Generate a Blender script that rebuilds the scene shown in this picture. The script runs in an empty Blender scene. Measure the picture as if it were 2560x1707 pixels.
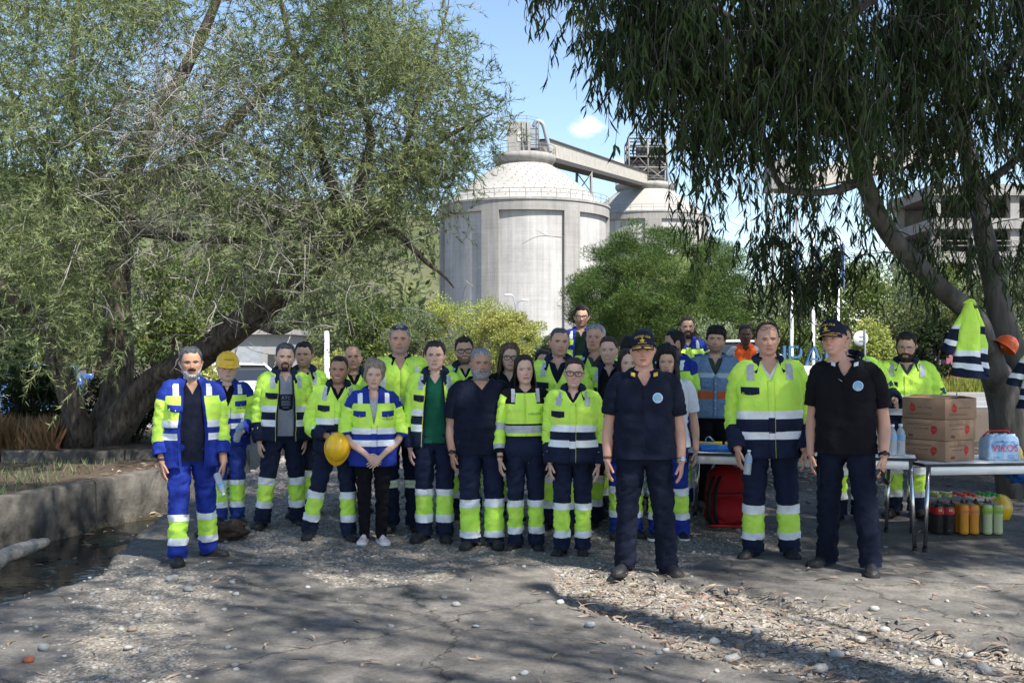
import bpy, math, random
import numpy as np
from math import radians, sin, cos, pi
from mathutils import Vector, Matrix

SC = bpy.context.scene
COL = SC.collection
F, HY, CZ = 2832.0, 890.0, 1.65            # focal length and horizon row for a 2560 px wide frame, eye height in metres

# ------------------------------------------------------------------ camera
cam = bpy.data.cameras.new('camera')
cam_o = bpy.data.objects.new('camera', cam)
COL.objects.link(cam_o)
cam_o.location = (0, 0, CZ)
cam_o.rotation_euler = (radians(90), 0, 0)
cam.sensor_width = 36
cam.lens = F / 2560 * 36
cam.shift_y = (HY - 853.5) / 2560
cam.clip_end = 3000
SC.camera = cam_o

# ------------------------------------------------------------------ light
SUN_AZ = Vector((0.68, -0.73, 0)).normalized()
SUN_EL = radians(54)
sun_dir = Vector((SUN_AZ.x * cos(SUN_EL), SUN_AZ.y * cos(SUN_EL), sin(SUN_EL)))
sun = bpy.data.lights.new('sun', 'SUN')
sun.energy = 3.8
sun.angle = radians(0.6)
sun.color = (1.0, 0.955, 0.88)
sun_o = bpy.data.objects.new('sun', sun)
COL.objects.link(sun_o)
sun_o.rotation_euler = sun_dir.to_track_quat('Z', 'Y').to_euler()
sun_o.location = (20, -15, 30)
world = bpy.data.worlds.new('World')
SC.world = world
world.use_nodes = True
def build_world():
	nt = world.node_tree
	N, L = nt.nodes, nt.links
	N.clear()
	out = N.new('ShaderNodeOutputWorld')
	bg = N.new('ShaderNodeBackground')
	bg.inputs['Strength'].default_value = 0.084
	sky = N.new('ShaderNodeTexSky')
	sky.sky_type = 'NISHITA'
	sky.sun_disc = False
	sky.sun_elevation = SUN_EL
	sky.sun_rotation = math.atan2(sun_dir.x, sun_dir.y)
	sky.air_density = 1.0
	sky.dust_density = 0.35
	sky.ozone_density = 1.5
	tc = N.new('ShaderNodeTexCoord')
	# small fair-weather clouds, a thin scatter over the whole sky plus the two low ones in view
	noi = N.new('ShaderNodeTexNoise')
	noi.inputs['Scale'].default_value = 36
	noi.inputs['Detail'].default_value = 7
	noi.inputs['Roughness'].default_value = 0.6
	mp = N.new('ShaderNodeMapping')
	mp.inputs['Scale'].default_value = (1, 1, 2.0)
	L.new(tc.outputs['Generated'], mp.inputs['Vector'])
	L.new(mp.outputs['Vector'], noi.inputs['Vector'])
	acc = None
	for (px, py, sx, sy, amp) in ((1466, 318, 84, 44, 1.05), (1540, 412, 60, 32, 0.95), (1850, 560, 130, 60, 0.55), (1990, 480, 120, 120, 0.35)):
		v = Vector(((px - 1280) / F, 1, (HY - py) / F)).normalized()
		d = N.new('ShaderNodeVectorMath'); d.operation = 'SUBTRACT'
		d.inputs[1].default_value = v
		L.new(tc.outputs['Generated'], d.inputs[0])
		m = N.new('ShaderNodeVectorMath'); m.operation = 'MULTIPLY'
		m.inputs[1].default_value = (F / sx, F / sx, F / sy)
		L.new(d.outputs[0], m.inputs[0])
		ln = N.new('ShaderNodeVectorMath'); ln.operation = 'LENGTH'
		L.new(m.outputs[0], ln.inputs[0])
		r = N.new('ShaderNodeMapRange')
		r.inputs['From Min'].default_value = 0.1
		r.inputs['From Max'].default_value = 1.25
		r.inputs['To Min'].default_value = amp
		r.inputs['To Max'].default_value = 0
		L.new(ln.outputs['Value'], r.inputs['Value'])
		if acc is None:
			acc = r.outputs[0]
		else:
			mx = N.new('ShaderNodeMath'); mx.operation = 'MAXIMUM'
			L.new(acc, mx.inputs[0]); L.new(r.outputs[0], mx.inputs[1])
			acc = mx.outputs[0]
	sub = N.new('ShaderNodeMath'); sub.operation = 'ADD'
	L.new(acc, sub.inputs[0])
	L.new(noi.outputs['Fac'], sub.inputs[1])
	rr = N.new('ShaderNodeMapRange')
	rr.interpolation_type = 'SMOOTHSTEP'
	rr.inputs['From Min'].default_value = 1.02
	rr.inputs['From Max'].default_value = 1.62
	L.new(sub.outputs[0], rr.inputs['Value'])
	mix = N.new('ShaderNodeMix'); mix.data_type = 'RGBA'
	mix.inputs['B'].default_value = (7.0, 7.2, 7.6, 1)
	L.new(rr.outputs[0], mix.inputs['Factor'])
	L.new(sky.outputs[0], mix.inputs['A'])
	L.new(mix.outputs['Result'], bg.inputs['Color'])
	L.new(bg.outputs[0], out.inputs[0])
build_world()
SC.view_settings.view_transform = 'Standard'
SC.view_settings.look = 'None'
SC.view_settings.exposure = 1.45
SC.view_settings.gamma = 1
SC.view_settings.use_curve_mapping = False
SC.render.engine = 'CYCLES'
SC.cycles.use_denoising = True
SC.cycles.max_bounces = 6
SC.cycles.diffuse_bounces = 3
SC.cycles.glossy_bounces = 2
SC.cycles.transmission_bounces = 4
SC.cycles.transparent_max_bounces = 6
SC.cycles.caustics_reflective = False
SC.cycles.caustics_refractive = False

# ------------------------------------------------------------------ helpers
RNG = np.random.default_rng(7)
def P(px, py, d):
	"""the point seen at pixel (px, py) of the 2560 px frame, d metres in front of the camera"""
	return np.array(((px - 1280) / F * d, d, CZ - (py - HY) / F * d))

def _hash(ix, iy, iz, seed):
	h = (ix.astype(np.uint32) * np.uint32(374761393) + iy.astype(np.uint32) * np.uint32(668265263)
 		+ iz.astype(np.uint32) * np.uint32(2147483647) + np.uint32(seed * 1013904223 & 0xffffffff))
	h = (h ^ (h >> np.uint32(13))) * np.uint32(1274126177)
	h = h ^ (h >> np.uint32(16))
	return (h & np.uint32(0xffffff)).astype(np.float64) / 16777215.0
def vnoise(p, seed=0):
	"""value noise in -1..1 at the points p (..., 3)"""
	p = np.asarray(p, dtype=np.float64)
	i = np.floor(p).astype(np.int64)
	f = p - i
	f = f * f * (3 - 2 * f)
	with np.errstate(over='ignore'):
		r = 0
		for dx in (0, 1):
			for dy in (0, 1):
				for dz in (0, 1):
					h = _hash(i[..., 0] + dx, i[..., 1] + dy, i[..., 2] + dz, seed)
					w = ((f[..., 0] if dx else 1 - f[..., 0]) * (f[..., 1] if dy else 1 - f[..., 1]) * (f[..., 2] if dz else 1 - f[..., 2]))
					r = r + h * w
	return r * 2 - 1
def fbm(p, seed=0, octaves=3):
	r, a, s = 0, 1.0, 1.0
	for o in range(octaves):
		r = r + a * vnoise(np.asarray(p) * s, seed + o * 17)
		a *= 0.5; s *= 2.03
	return r
def sstep(a, b, x):
	t = np.clip((np.asarray(x, dtype=float) - a) / (b - a), 0, 1)
	return t * t * (3 - 2 * t)
def interp(x, xs, ys):
	"""smooth table lookup (cubic hermite)"""
	xs = np.asarray(xs, float); ys = np.asarray(ys, float)
	x = np.clip(np.asarray(x, float), xs[0], xs[-1])
	m = np.gradient(ys, xs)
	k = np.clip(np.searchsorted(xs, x) - 1, 0, len(xs) - 2)
	h = xs[k + 1] - xs[k]
	t = (x - xs[k]) / h
	return ((2*t**3 - 3*t**2 + 1) * ys[k] + (t**3 - 2*t**2 + t) * h * m[k] + (-2*t**3 + 3*t**2) * ys[k+1] + (t**3 - t**2) * h * m[k+1])

class Acc:
	"""collects vertices, quads and triangles of ONE mesh"""
	def __init__(s):
		s.V = []; s.Q = []; s.T = []; s.mq = []; s.mt = []; s.n = 0; s.C = []
	def add(s, V, Q=None, T=None, m=0, c=None):
		V = np.asarray(V, float).reshape(-1, 3)
		if Q is not None and len(Q):
			Q = np.asarray(Q, np.int64).reshape(-1, 4) + s.n
			s.Q.append(Q); s.mq.append(np.broadcast_to(np.asarray(m, np.int32), (len(Q),)))
		if T is not None and len(T):
			T = np.asarray(T, np.int64).reshape(-1, 3) + s.n
			s.T.append(T); s.mt.append(np.broadcast_to(np.asarray(m if np.ndim(m) == 0 else 0, np.int32), (len(T),)))
		s.V.append(V); s.n += len(V)
		s.C.append(np.broadcast_to(np.asarray((1, 1, 1) if c is None else c, float), (len(V), 3)))
		return s
	def mesh(s, name, mats, smooth=True, color=False):
		me = bpy.data.meshes.new(name)
		V = np.concatenate(s.V) if s.V else np.zeros((0, 3))
		Q = np.concatenate(s.Q) if s.Q else np.zeros((0, 4), np.int64)
		T = np.concatenate(s.T) if s.T else np.zeros((0, 3), np.int64)
		nl = Q.size + T.size
		me.vertices.add(len(V)); me.vertices.foreach_set('co', V.astype(np.float32).ravel())
		me.loops.add(nl); me.loops.foreach_set('vertex_index', np.concatenate([Q.ravel(), T.ravel()]).astype(np.int32))
		me.polygons.add(len(Q) + len(T))
		st = np.concatenate([np.arange(len(Q)) * 4, Q.size + np.arange(len(T)) * 3]).astype(np.int32)
		me.polygons.foreach_set('loop_start', st)
		mi = np.concatenate(s.mq + s.mt) if (s.mq or s.mt) else np.zeros(0, np.int32)
		for m in mats:
			me.materials.append(m)
		me.polygons.foreach_set('material_index', mi.astype(np.int32))
		me.polygons.foreach_set('use_smooth', np.full(len(Q) + len(T), bool(smooth)))
		if color:
			at = me.color_attributes.new('Col', 'FLOAT_COLOR', 'POINT')
			c = np.concatenate(s.C); c = np.concatenate([c, np.ones((len(c), 1))], 1)
			at.data.foreach_set('color', c.astype(np.float32).ravel())
		me.update(calc_edges=True)
		me.validate(verbose=False)
		return me
	def build(s, name, mats, parent=None, smooth=True, color=False, **kw):
		if not isinstance(mats, (list, tuple)):
			mats = [mats]
		o = bpy.data.objects.new(name, s.mesh(name, mats, smooth, color))
		COL.objects.link(o)
		if parent is not None:
			o.parent = parent
		tag(o, **kw)
		return o
def tag(o, label=None, cat=None, group=None, kind=None):
	if label: o['label'] = label
	if cat: o['category'] = cat
	if group: o['group'] = group
	if kind: o['kind'] = kind
	return o
def empty(name, loc, rz=0, **kw):
	o = bpy.data.objects.new(name, None)
	COL.objects.link(o)
	o.empty_display_size = 0.1
	o.location = loc; o.rotation_euler = (0, 0, rz)
	return tag(o, **kw)
def copy_tree(o, parent=None):
	c = o.copy(); COL.objects.link(c); c.parent = parent
	for ch in list(o.children):
		copy_tree(ch, c)
	return c
def smooth_by_angle(o, deg=40):
	me = o.data
	me.polygons.foreach_set('use_smooth', np.ones(len(me.polygons), bool))
	try:
		me.set_sharp_from_angle(angle=radians(deg))
	except Exception:
		pass
	return o
def bevel(o, w=0.005, seg=2):
	m = o.modifiers.new('bevel', 'BEVEL'); m.width = w; m.segments = seg; m.limit_method = 'ANGLE'; m.angle_limit = radians(35)
	return o
def solid(o, t, off=0):
	m = o.modifiers.new('solid', 'SOLIDIFY'); m.thickness = t; m.offset = off
	return o
def grid_q(nr, nc, wrap=False):
	r = np.arange(nr - 1)[:, None]
	c = np.arange(nc if wrap else nc - 1)[None, :]
	c2 = (c + 1) % nc
	a = r * nc + c; b = r * nc + c2
	return np.stack([a, b, b + nc, a + nc], -1).reshape(-1, 4)
BOXQ = np.array([(0, 3, 2, 1), (4, 5, 6, 7), (0, 1, 5, 4), (1, 2, 6, 5), (2, 3, 7, 6), (3, 0, 4, 7)])
def box_v(lo, hi):
	(a, b, c), (d, e, f) = lo, hi
	return np.array([(a, b, c), (d, b, c), (d, e, c), (a, e, c), (a, b, f), (d, b, f), (d, e, f), (a, e, f)], float)
def abox(acc, lo, hi, m=0, M=None):
	v = box_v(lo, hi)
	if M is not None:
		v = v @ np.asarray(M)[:3, :3].T + np.asarray(M)[:3, 3]
	acc.add(v, BOXQ, m=m)
	return acc
def frames(path):
	"""parallel-transport frames along a path"""
	p = np.asarray(path, float)
	t = np.gradient(p, axis=0)
	t /= np.linalg.norm(t, axis=1, keepdims=True) + 1e-12
	a = np.array((0, 0, 1.0)) if abs(t[0, 2]) < 0.9 else np.array((1.0, 0, 0))
	u = np.cross(a, t[0]); u /= np.linalg.norm(u)
	U = [u]
	for i in range(1, len(p)):
		u = U[-1] - t[i] * np.dot(U[-1], t[i])
		U.append(u / (np.linalg.norm(u) + 1e-12))
	U = np.array(U)
	return t, U, np.cross(t, U)
def tube_v(path, rad, n=8, flat=None):
	t, u, v = frames(path)
	a = np.arange(n) / n * 2 * pi
	r = np.broadcast_to(np.asarray(rad, float), (len(t),))
	f = 1 if flat is None else flat
	return (np.asarray(path)[:, None, :] + r[:, None, None] * (np.cos(a)[None, :, None] * u[:, None, :] + f * np.sin(a)[None, :, None] * v[:, None, :]))
def atube(acc, path, rad, n=8, m=0, cap=True, flat=None, c=None):
	g = tube_v(path, rad, n, flat)
	nr = len(g)
	V = g.reshape(-1, 3)
	T = None
	if cap:
		V = np.concatenate([V, [np.asarray(path[0], float)], [np.asarray(path[-1], float)]])
		k = np.arange(n)
		T = np.concatenate([np.stack([(k + 1) % n, k, np.full(n, nr * n)], 1), np.stack([(nr - 1) * n + k, (nr - 1) * n + (k + 1) % n, np.full(n, nr * n + 1)], 1)])
	acc.add(V, grid_q(nr, n, True), T, m=m, c=c)
	return acc
def catmull(pts, per=6):
	p = np.asarray(pts, float)
	q = np.concatenate([[2 * p[0] - p[1]], p, [2 * p[-1] - p[-2]]])
	out = []
	for i in range(1, len(q) - 2):
		for t in np.arange(per) / per:
			out.append(0.5 * ((2 * q[i]) + (-q[i-1] + q[i+1]) * t + (2*q[i-1] - 5*q[i] + 4*q[i+1] - q[i+2]) * t*t + (-q[i-1] + 3*q[i] - 3*q[i+1] + q[i+2]) * t**3))
	out.append(p[-1])
	return np.array(out)
def lathe_v(prof, n=24, a0=0.0):
	"""prof: list of (r, z)"""
	pr = np.asarray(prof, float)
	a = a0 + np.arange(n) / n * 2 * pi
	return np.stack([pr[:, 0][:, None] * np.cos(a), pr[:, 0][:, None] * np.sin(a), np.broadcast_to(pr[:, 1][:, None], (len(pr), n))], -1)
def alathe(acc, prof, n=24, m=0, at=(0, 0, 0), R=None, rowm=None):
	g = lathe_v(prof, n)
	V = g.reshape(-1, 3)
	if R is not None:
		V = V @ np.asarray(R).T
	V = V + np.asarray(at)
	Q = grid_q(len(prof), n, True)
	acc.add(V, Q, m=np.repeat(np.asarray(rowm), n) if rowm is not None else m)
	return acc
def rot3(ax, ang):
	return np.array(Matrix.Rotation(ang, 3, ax))
def _glyphs(strings):
	"""all lettering of the scene as plain vertices and faces at size 1, in one go"""
	obs = []
	for key in strings:
		body, ex = key
		cu = bpy.data.curves.new('letters', 'FONT')
		cu.body = body; cu.size = 1.0; cu.extrude = ex; cu.align_x = 'LEFT' if ex else 'CENTER'; cu.align_y = 'CENTER'; cu.resolution_u = 2
		o = bpy.data.objects.new('letters', cu); COL.objects.link(o); obs.append((key, o, cu))
	dg = bpy.context.evaluated_depsgraph_get(); out = {}
	for key, o, cu in obs:
		ev = o.evaluated_get(dg); me = ev.to_mesh()
		V = np.array([v.co[:] for v in me.vertices]) if len(me.vertices) else np.zeros((0, 3))
		out[key] = (np.stack([V[:, 0], -V[:, 2], V[:, 1]], 1) if len(V) else V, [tuple(p.vertices) for p in me.polygons])
		ev.to_mesh_clear()
	for key, o, cu in obs:
		bpy.data.objects.remove(o); bpy.data.curves.remove(cu)
	return out
GLYPH = _glyphs([(s, 0.0) for s in ('ΗΡΑΚΛΗΣ', '♪ HOLCIM', 'ATC', 'VIKOS', 'C', 'LOUX', 'FICO')] + [(c, 0.0) for c in 'ΛΙΜΕΝΚΟΣΩΑ'] + [(c, .08) for c in 'ΗΡΑΚΛΣ'])
def text_mesh(body, size, extrude=0.0, align=None):
	"""letters as vertices and faces (x right, z up, the viewer on the -y side)"""
	V, Fc = GLYPH[(body, .08 if extrude else 0.0)]
	return V * size, Fc
def poly_obj(name, V, Fc, mat, parent=None, **kw):
	me = bpy.data.meshes.new(name)
	me.from_pydata([tuple(map(float, v)) for v in V], [], Fc)
	for m in (mat if isinstance(mat, (list, tuple)) else [mat]):
		me.materials.append(m)
	me.update()
	o = bpy.data.objects.new(name, me); COL.objects.link(o)
	if parent is not None: o.parent = parent
	return tag(o, **kw)

# ------------------------------------------------------------------ materials
MATS = {}
def mat(name, col, rough=0.8, metal=0.0, spec=0.3, var=0.0, vscale=8.0, bump=0.0, bscale=60.0, coat=0.0, emit=None, sheen=0.0, aniso=None, alpha=None, trans=0.0, island=0.0, col2=None, leaf=0.0, vcol=False):
	if name in MATS:
		return MATS[name]
	m = bpy.data.materials.new(name); m.use_nodes = True
	nt = m.node_tree; N, L = nt.nodes, nt.links
	b = N['Principled BSDF']
	b.inputs['Roughness'].default_value = rough
	b.inputs['Metallic'].default_value = metal
	b.inputs['Specular IOR Level'].default_value = spec
	if coat: b.inputs['Coat Weight'].default_value = coat
	if sheen: b.inputs['Sheen Weight'].default_value = sheen
	if trans: b.inputs['Transmission Weight'].default_value = trans
	if alpha is not None: b.inputs['Alpha'].default_value = alpha
	c4 = (*col, 1)
	src = None
	tc = N.new('ShaderNodeTexCoord')
	if vcol:
		a = N.new('ShaderNodeVertexColor'); a.layer_name = 'Col'
		src = a.outputs['Color']
	if var or col2 is not None:
		n = N.new('ShaderNodeTexNoise'); n.inputs['Scale'].default_value = vscale; n.inputs['Detail'].default_value = 5
		mp = N.new('ShaderNodeMapping')
		if aniso: mp.inputs['Scale'].default_value = aniso
		L.new(tc.outputs['Object'], mp.inputs['Vector']); L.new(mp.outputs[0], n.inputs['Vector'])
		r = N.new('ShaderNodeValToRGB')
		c_b = col2 if col2 is not None else tuple(min(1, x * (1 + var)) for x in col)
		c_a = col if col2 is not None else tuple(x * (1 - var) for x in col)
		r.color_ramp.elements[0].position = 0.32; r.color_ramp.elements[1].position = 0.68
		r.color_ramp.elements[0].color = (*c_a, 1); r.color_ramp.elements[1].color = (*c_b, 1)
		L.new(n.outputs['Fac'], r.inputs['Fac'])
		if src is not None:
			mx = N.new('ShaderNodeMix'); mx.data_type = 'RGBA'; mx.blend_type = 'MULTIPLY'; mx.inputs['Factor'].default_value = 1
			L.new(src, mx.inputs['A']); L.new(r.outputs[0], mx.inputs['B']); src = mx.outputs['Result']
		else:
			src = r.outputs[0]
	if island:
		g = N.new('ShaderNodeNewGeometry')
		hsv = N.new('ShaderNodeHueSaturation')
		mr = N.new('ShaderNodeMapRange'); mr.inputs['To Min'].default_value = 1 - island; mr.inputs['To Max'].default_value = 1 + island
		L.new(g.outputs['Random Per Island'], mr.inputs['Value']); L.new(mr.outputs[0], hsv.inputs['Value'])
		mh = N.new('ShaderNodeMath'); mh.operation = 'MULTIPLY'; mh.inputs[1].default_value = 7.31
		fr = N.new('ShaderNodeMath'); fr.operation = 'FRACT'
		m2 = N.new('ShaderNodeMapRange'); m2.inputs['To Min'].default_value = 0.475; m2.inputs['To Max'].default_value = 0.52
		L.new(g.outputs['Random Per Island'], mh.inputs[0]); L.new(mh.outputs[0], fr.inputs[0]); L.new(fr.outputs[0], m2.inputs['Value']); L.new(m2.outputs[0], hsv.inputs['Hue'])
		if src is not None: L.new(src, hsv.inputs['Color'])
		else: hsv.inputs['Color'].default_value = c4
		src = hsv.outputs[0]
	if src is not None: L.new(src, b.inputs['Base Color'])
	else: b.inputs['Base Color'].default_value = c4
	if bump:
		n = N.new('ShaderNodeTexNoise'); n.inputs['Scale'].default_value = bscale; n.inputs['Detail'].default_value = 6
		mp = N.new('ShaderNodeMapping')
		if aniso: mp.inputs['Scale'].default_value = aniso
		L.new(tc.outputs['Object'], mp.inputs['Vector']); L.new(mp.outputs[0], n.inputs['Vector'])
		bp = N.new('ShaderNodeBump'); bp.inputs['Strength'].default_value = bump; bp.inputs['Distance'].default_value = 0.02
		L.new(n.outputs['Fac'], bp.inputs['Height']); L.new(bp.outputs[0], b.inputs['Normal'])
	if emit:
		b.inputs['Emission Color'].default_value = (*emit[:3], 1); b.inputs['Emission Strength'].default_value = emit[3]
	if leaf:
		t = N.new('ShaderNodeBsdfTranslucent')
		if src is not None: L.new(src, t.inputs['Color'])
		else: t.inputs['Color'].default_value = c4
		mx = N.new('ShaderNodeMixShader'); mx.inputs[0].default_value = leaf
		L.new(b.outputs[0], mx.inputs[1]); L.new(t.outputs[0], mx.inputs[2])
		L.new(mx.outputs[0], N['Material Output'].inputs['Surface'])
	MATS[name] = m
	return m
# ------------------------------------------------------------------ terrain
CH_Y = [2.0, 5.0, 7.6, 8.5, 9.7, 11.2, 13.0, 15.0, 17.0, 22]
CH_X = [-4.3, -3.7, -3.45, -3.22, -3.32, -3.42, -3.1, -2.7, -2.6, -2.6]     # near edge of the stream channel
WL_Y = [2.0, 8.0, 11.4, 14.5, 16.4, 22]
WL_X = [-5.3, -5.25, -5.15, -4.37, -3.95, -3.9]                             # far wall of the channel
PIT = np.array([(.35, 8.9), (.84, 8.5), (1.84, 7.79), (2.31, 7.19), (2.60, 6.58), (2.95, 6.1), (3.4, 5.4), (3.0, 4.6), (2.0, 5.25), (1.57, 5.77), (1.1, 6.23), (.69, 6.97), (.30, 7.7)])
def poly_dist(x, y, poly):
	"""signed distance to a polygon, negative inside"""
	x = np.asarray(x, float); y = np.asarray(y, float)
	d = np.full(x.shape, 1e9); inside = np.zeros(x.shape, bool)
	n = len(poly)
	for i in range(n):
		ax, ay = poly[i]; bx, by = poly[(i + 1) % n]
		ex, ey = bx - ax, by - ay
		t = np.clip(((x - ax) * ex + (y - ay) * ey) / (ex * ex + ey * ey), 0, 1)
		d = np.minimum(d, np.hypot(x - ax - t * ex, y - ay - t * ey))
		c = ((ay > y) != (by > y)) & (x < (bx - ax) * (y - ay) / (by - ay + 1e-12) + ax)
		inside ^= c
	return np.where(inside, -d, d)
def base_z(x, y):
	x = np.asarray(x, float); y = np.asarray(y, float)
	rise = np.interp(y, [9.7, 14.2], [0, .45])
	far = .45 * sstep(-5.5, -1.0, x) + 0 * y
	z = np.where(y > 14.2, rise * (1 - sstep(14.2, 22, y)) + far * sstep(14.2, 22, y), rise)
	return z
def ground_z(x, y):
	return float(base_z(x, y))
def terrain_z(x, y):
	z = base_z(x, y)
	p = np.stack([x, y, 0 * x], -1)
	near = sstep(26, 14, y)
	z = z + near * (.012 * fbm(p * 1.1, 2, 3) + .004 * fbm(p * 7, 5, 2))
	gr = gravel_w(x, y)
	z = z + gr * .012 * fbm(p * 9, 8, 2) * near
	pd = poly_dist(x, y, PIT) + .06 * fbm(p * 3, 31, 2)
	z = z - .055 * sstep(.03, -.03, pd) + .03 * sstep(-.05, -.6, pd)
	# stream channel
	cx = np.interp(y, CH_Y, CH_X) + .06 * fbm(np.stack([y * 1.7, 0 * y, 0 * y], -1), 4, 3); wx = np.interp(y, WL_Y, WL_X)
	inside = sstep(cx + .03, cx - .05, x) * sstep(24, 18, y)
	bed = -.36 + .075 * fbm(p * 2.3, 12, 3) + .14 * sstep(10.5, 8.5, y) * sstep(-4.2, -3.4, x)
	bank = .185 + .05 * fbm(p * 1.2, 14, 2) + .12 * sstep(15.9, 16.2, y)
	z = z * (1 - inside) + bed * inside
	bk = sstep(wx + .02, wx - .06, x) * sstep(26, 20, y)
	bk = np.where(y > 15.95, np.maximum(bk, sstep(-3.4, -4.0, x) * sstep(26, 20, y)), bk)
	z = z * (1 - bk) + bank * bk
	return z
def gravel_w(x, y):
	p = np.stack([x, y, 0 * np.asarray(x, float)], -1)
	n = fbm(p * .9, 6, 3) * .35
	a = sstep(8.2, 9.3, y + n * 2.2) * sstep(-3.2, -2.2, x + .3 * n) * sstep(3.2, 1.5, x + n)          # under the feet
	b = np.exp(-((x + 2.1 + (y - 6.2) * .25) / .55) ** 2) * sstep(5.0, 5.6, y) * sstep(9.5, 8.5, y) * .9 # pebble line on the left slab
	c = sstep(.10, -.10, poly_dist(x, y, PIT) + .10 * n)
	e = np.maximum(sstep(11, 12, y) * .9, 0)
	return np.clip(np.maximum.reduce([a + n * .5 * (a > .05), b + n * .6 * (b > .05), c, e]), 0, 1)
def build_ground():
	xs = np.concatenate([-np.geomspace(9, 2500, 34)[::-1], np.arange(-8.5, 8.5, .065), np.geomspace(8.6, 2500, 34)])
	ys = np.concatenate([-np.geomspace(3, 400, 12)[::-1], np.arange(-2, 3, .4), np.arange(3.0, 17.5, .065), np.geomspace(17.7, 3000, 44)])
	X, Y = np.meshgrid(xs, ys)
	Z = terrain_z(X, Y)
	V = np.stack([X, Y, Z], -1)
	a = Acc()
	g = gravel_w(X, Y) * sstep(30, 22, Y)
	cx = np.interp(Y, CH_Y, CH_X); wx = np.interp(Y, WL_Y, WL_X)
	wet = sstep(cx + .02, cx - .02, X) * sstep(wx - .05, wx + .02, X) * sstep(24, 18, Y)
	soil = np.maximum(sstep(wx + .02, wx - .04, X) * sstep(40, 24, Y) * (Y > 6), sstep(11.2, 12.6, Y) * sstep(1.0, 3.0, X) * sstep(30, 24, Y))
	soil = np.maximum(soil, sstep(17, 24, Y) * .8)
	C = np.stack([g, soil, wet], -1)
	nr, nc = X.shape
	i0 = (nr) * (nc)
	a.add(V, grid_q(nr, nc)[:, ::1], c=C.reshape(-1, 3))
	return a.build('ground', ground_mat(), None, True, True, kind='structure')
def ground_mat():
	m = bpy.data.materials.new('worn_concrete_and_gravel'); m.use_nodes = True
	N, L = m.node_tree.nodes, m.node_tree.links
	b = N['Principled BSDF']; b.inputs['Specular IOR Level'].default_value = .25
	tc = N.new('ShaderNodeTexCoord'); va = N.new('ShaderNodeVertexColor'); va.layer_name = 'Col'
	sep = N.new('ShaderNodeSeparateColor'); L.new(va.outputs['Color'], sep.inputs[0])
	def noise(scale, detail=6, rough=.6):
		n = N.new('ShaderNodeTexNoise'); n.inputs['Scale'].default_value = scale; n.inputs['Detail'].default_value = detail; n.inputs['Roughness'].default_value = rough
		L.new(tc.outputs['Object'], n.inputs['Vector']); return n
	def ramp(src, stops):
		r = N.new('ShaderNodeValToRGB'); e = r.color_ramp.elements
		e[0].position, e[0].color = stops[0][0], (*stops[0][1], 1); e[1].position, e[1].color = stops[-1][0], (*stops[-1][1], 1)
		for p_, c_ in stops[1:-1]:
			q = e.new(p_); q.color = (*c_, 1)
		L.new(src, r.inputs[0]); return r.outputs[0]
	def mix(f, A, B, mode='MIX', fac=None):
		x = N.new('ShaderNodeMix'); x.data_type = 'RGBA'; x.blend_type = mode
		if f is not None: L.new(f, x.inputs['Factor'])
		else: x.inputs['Factor'].default_value = fac
		L.new(A, x.inputs['A']); L.new(B, x.inputs['B']); return x.outputs['Result']
	n1 = noise(.9, 8, .65); n2 = noise(38, 6, .7); n3 = noise(5, 7, .6)
	conc = ramp(n1.outputs['Fac'], [(.30, (.095, .091, .086)), (.52, (.145, .136, .124)), (.72, (.225, .205, .180))])
	spk = ramp(n2.outputs['Fac'], [(.25, (.62, .62, .64)), (.5, (1, 1, 1)), (.78, (1.5, 1.45, 1.38))])
	conc = mix(None, conc, spk, 'MULTIPLY', 1.0)
	st = ramp(n3.outputs['Fac'], [(.40, (.70, .69, .68)), (.62, (1.1, 1.1, 1.1))])
	conc = mix(None, conc, st, 'MULTIPLY', .8)
	# cracks
	vo = N.new('ShaderNodeTexVoronoi'); vo.feature = 'DISTANCE_TO_EDGE'; vo.inputs['Scale'].default_value = .42
	wrp = noise(2.2, 6, .65); ad = N.new('ShaderNodeVectorMath'); ad.operation = 'MULTIPLY_ADD'; ad.inputs[1].default_value = (.5, .5, .0)
	L.new(wrp.outputs['Color'], ad.inputs[0]); L.new(tc.outputs['Object'], ad.inputs[2]); L.new(ad.outputs[0], vo.inputs['Vector'])
	ck = N.new('ShaderNodeMapRange'); ck.inputs['From Min'].default_value = .001; ck.inputs['From Max'].default_value = .006
	L.new(vo.outputs['Distance'], ck.inputs['Value'])
	ckc = ramp(ck.outputs[0], [(0, (.58, .56, .54)), (1, (1, 1, 1))])
	conc = mix(None, conc, ckc, 'MULTIPLY', 1.0)
	# sand and fine gravel
	v2 = N.new('ShaderNodeTexVoronoi'); v2.inputs['Scale'].default_value = 62; L.new(tc.outputs['Object'], v2.inputs['Vector'])
	gcol = ramp(v2.outputs['Color'], [(.1, (.13, .115, .10)), (.4, (.22, .20, .17)), (.7, (.31, .285, .25)), (.95, (.52, .50, .47))])
	gcol = mix(None, gcol, ramp(n3.outputs['Fac'], [(.3, (.70, .68, .66)), (.7, (1.08, 1.05, 1.0))]), 'MULTIPLY', 1.0)
	gm = N.new('ShaderNodeMath'); gm.operation = 'ADD'; L.new(sep.outputs[0], gm.inputs[0])
	ns = N.new('ShaderNodeMapRange'); ns.inputs['From Min'].default_value = .3; ns.inputs['From Max'].default_value = .7; ns.inputs['To Min'].default_value = -.32; ns.inputs['To Max'].default_value = .32
	n4 = noise(3.2, 8, .7); L.new(n4.outputs['Fac'], ns.inputs['Value']); L.new(ns.outputs[0], gm.inputs[1])
	gs = N.new('ShaderNodeMapRange'); gs.inputs['From Min'].default_value = .38; gs.inputs['From Max'].default_value = .58; gs.interpolation_type = 'SMOOTHSTEP'; L.new(gm.outputs[0], gs.inputs['Value'])
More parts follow.
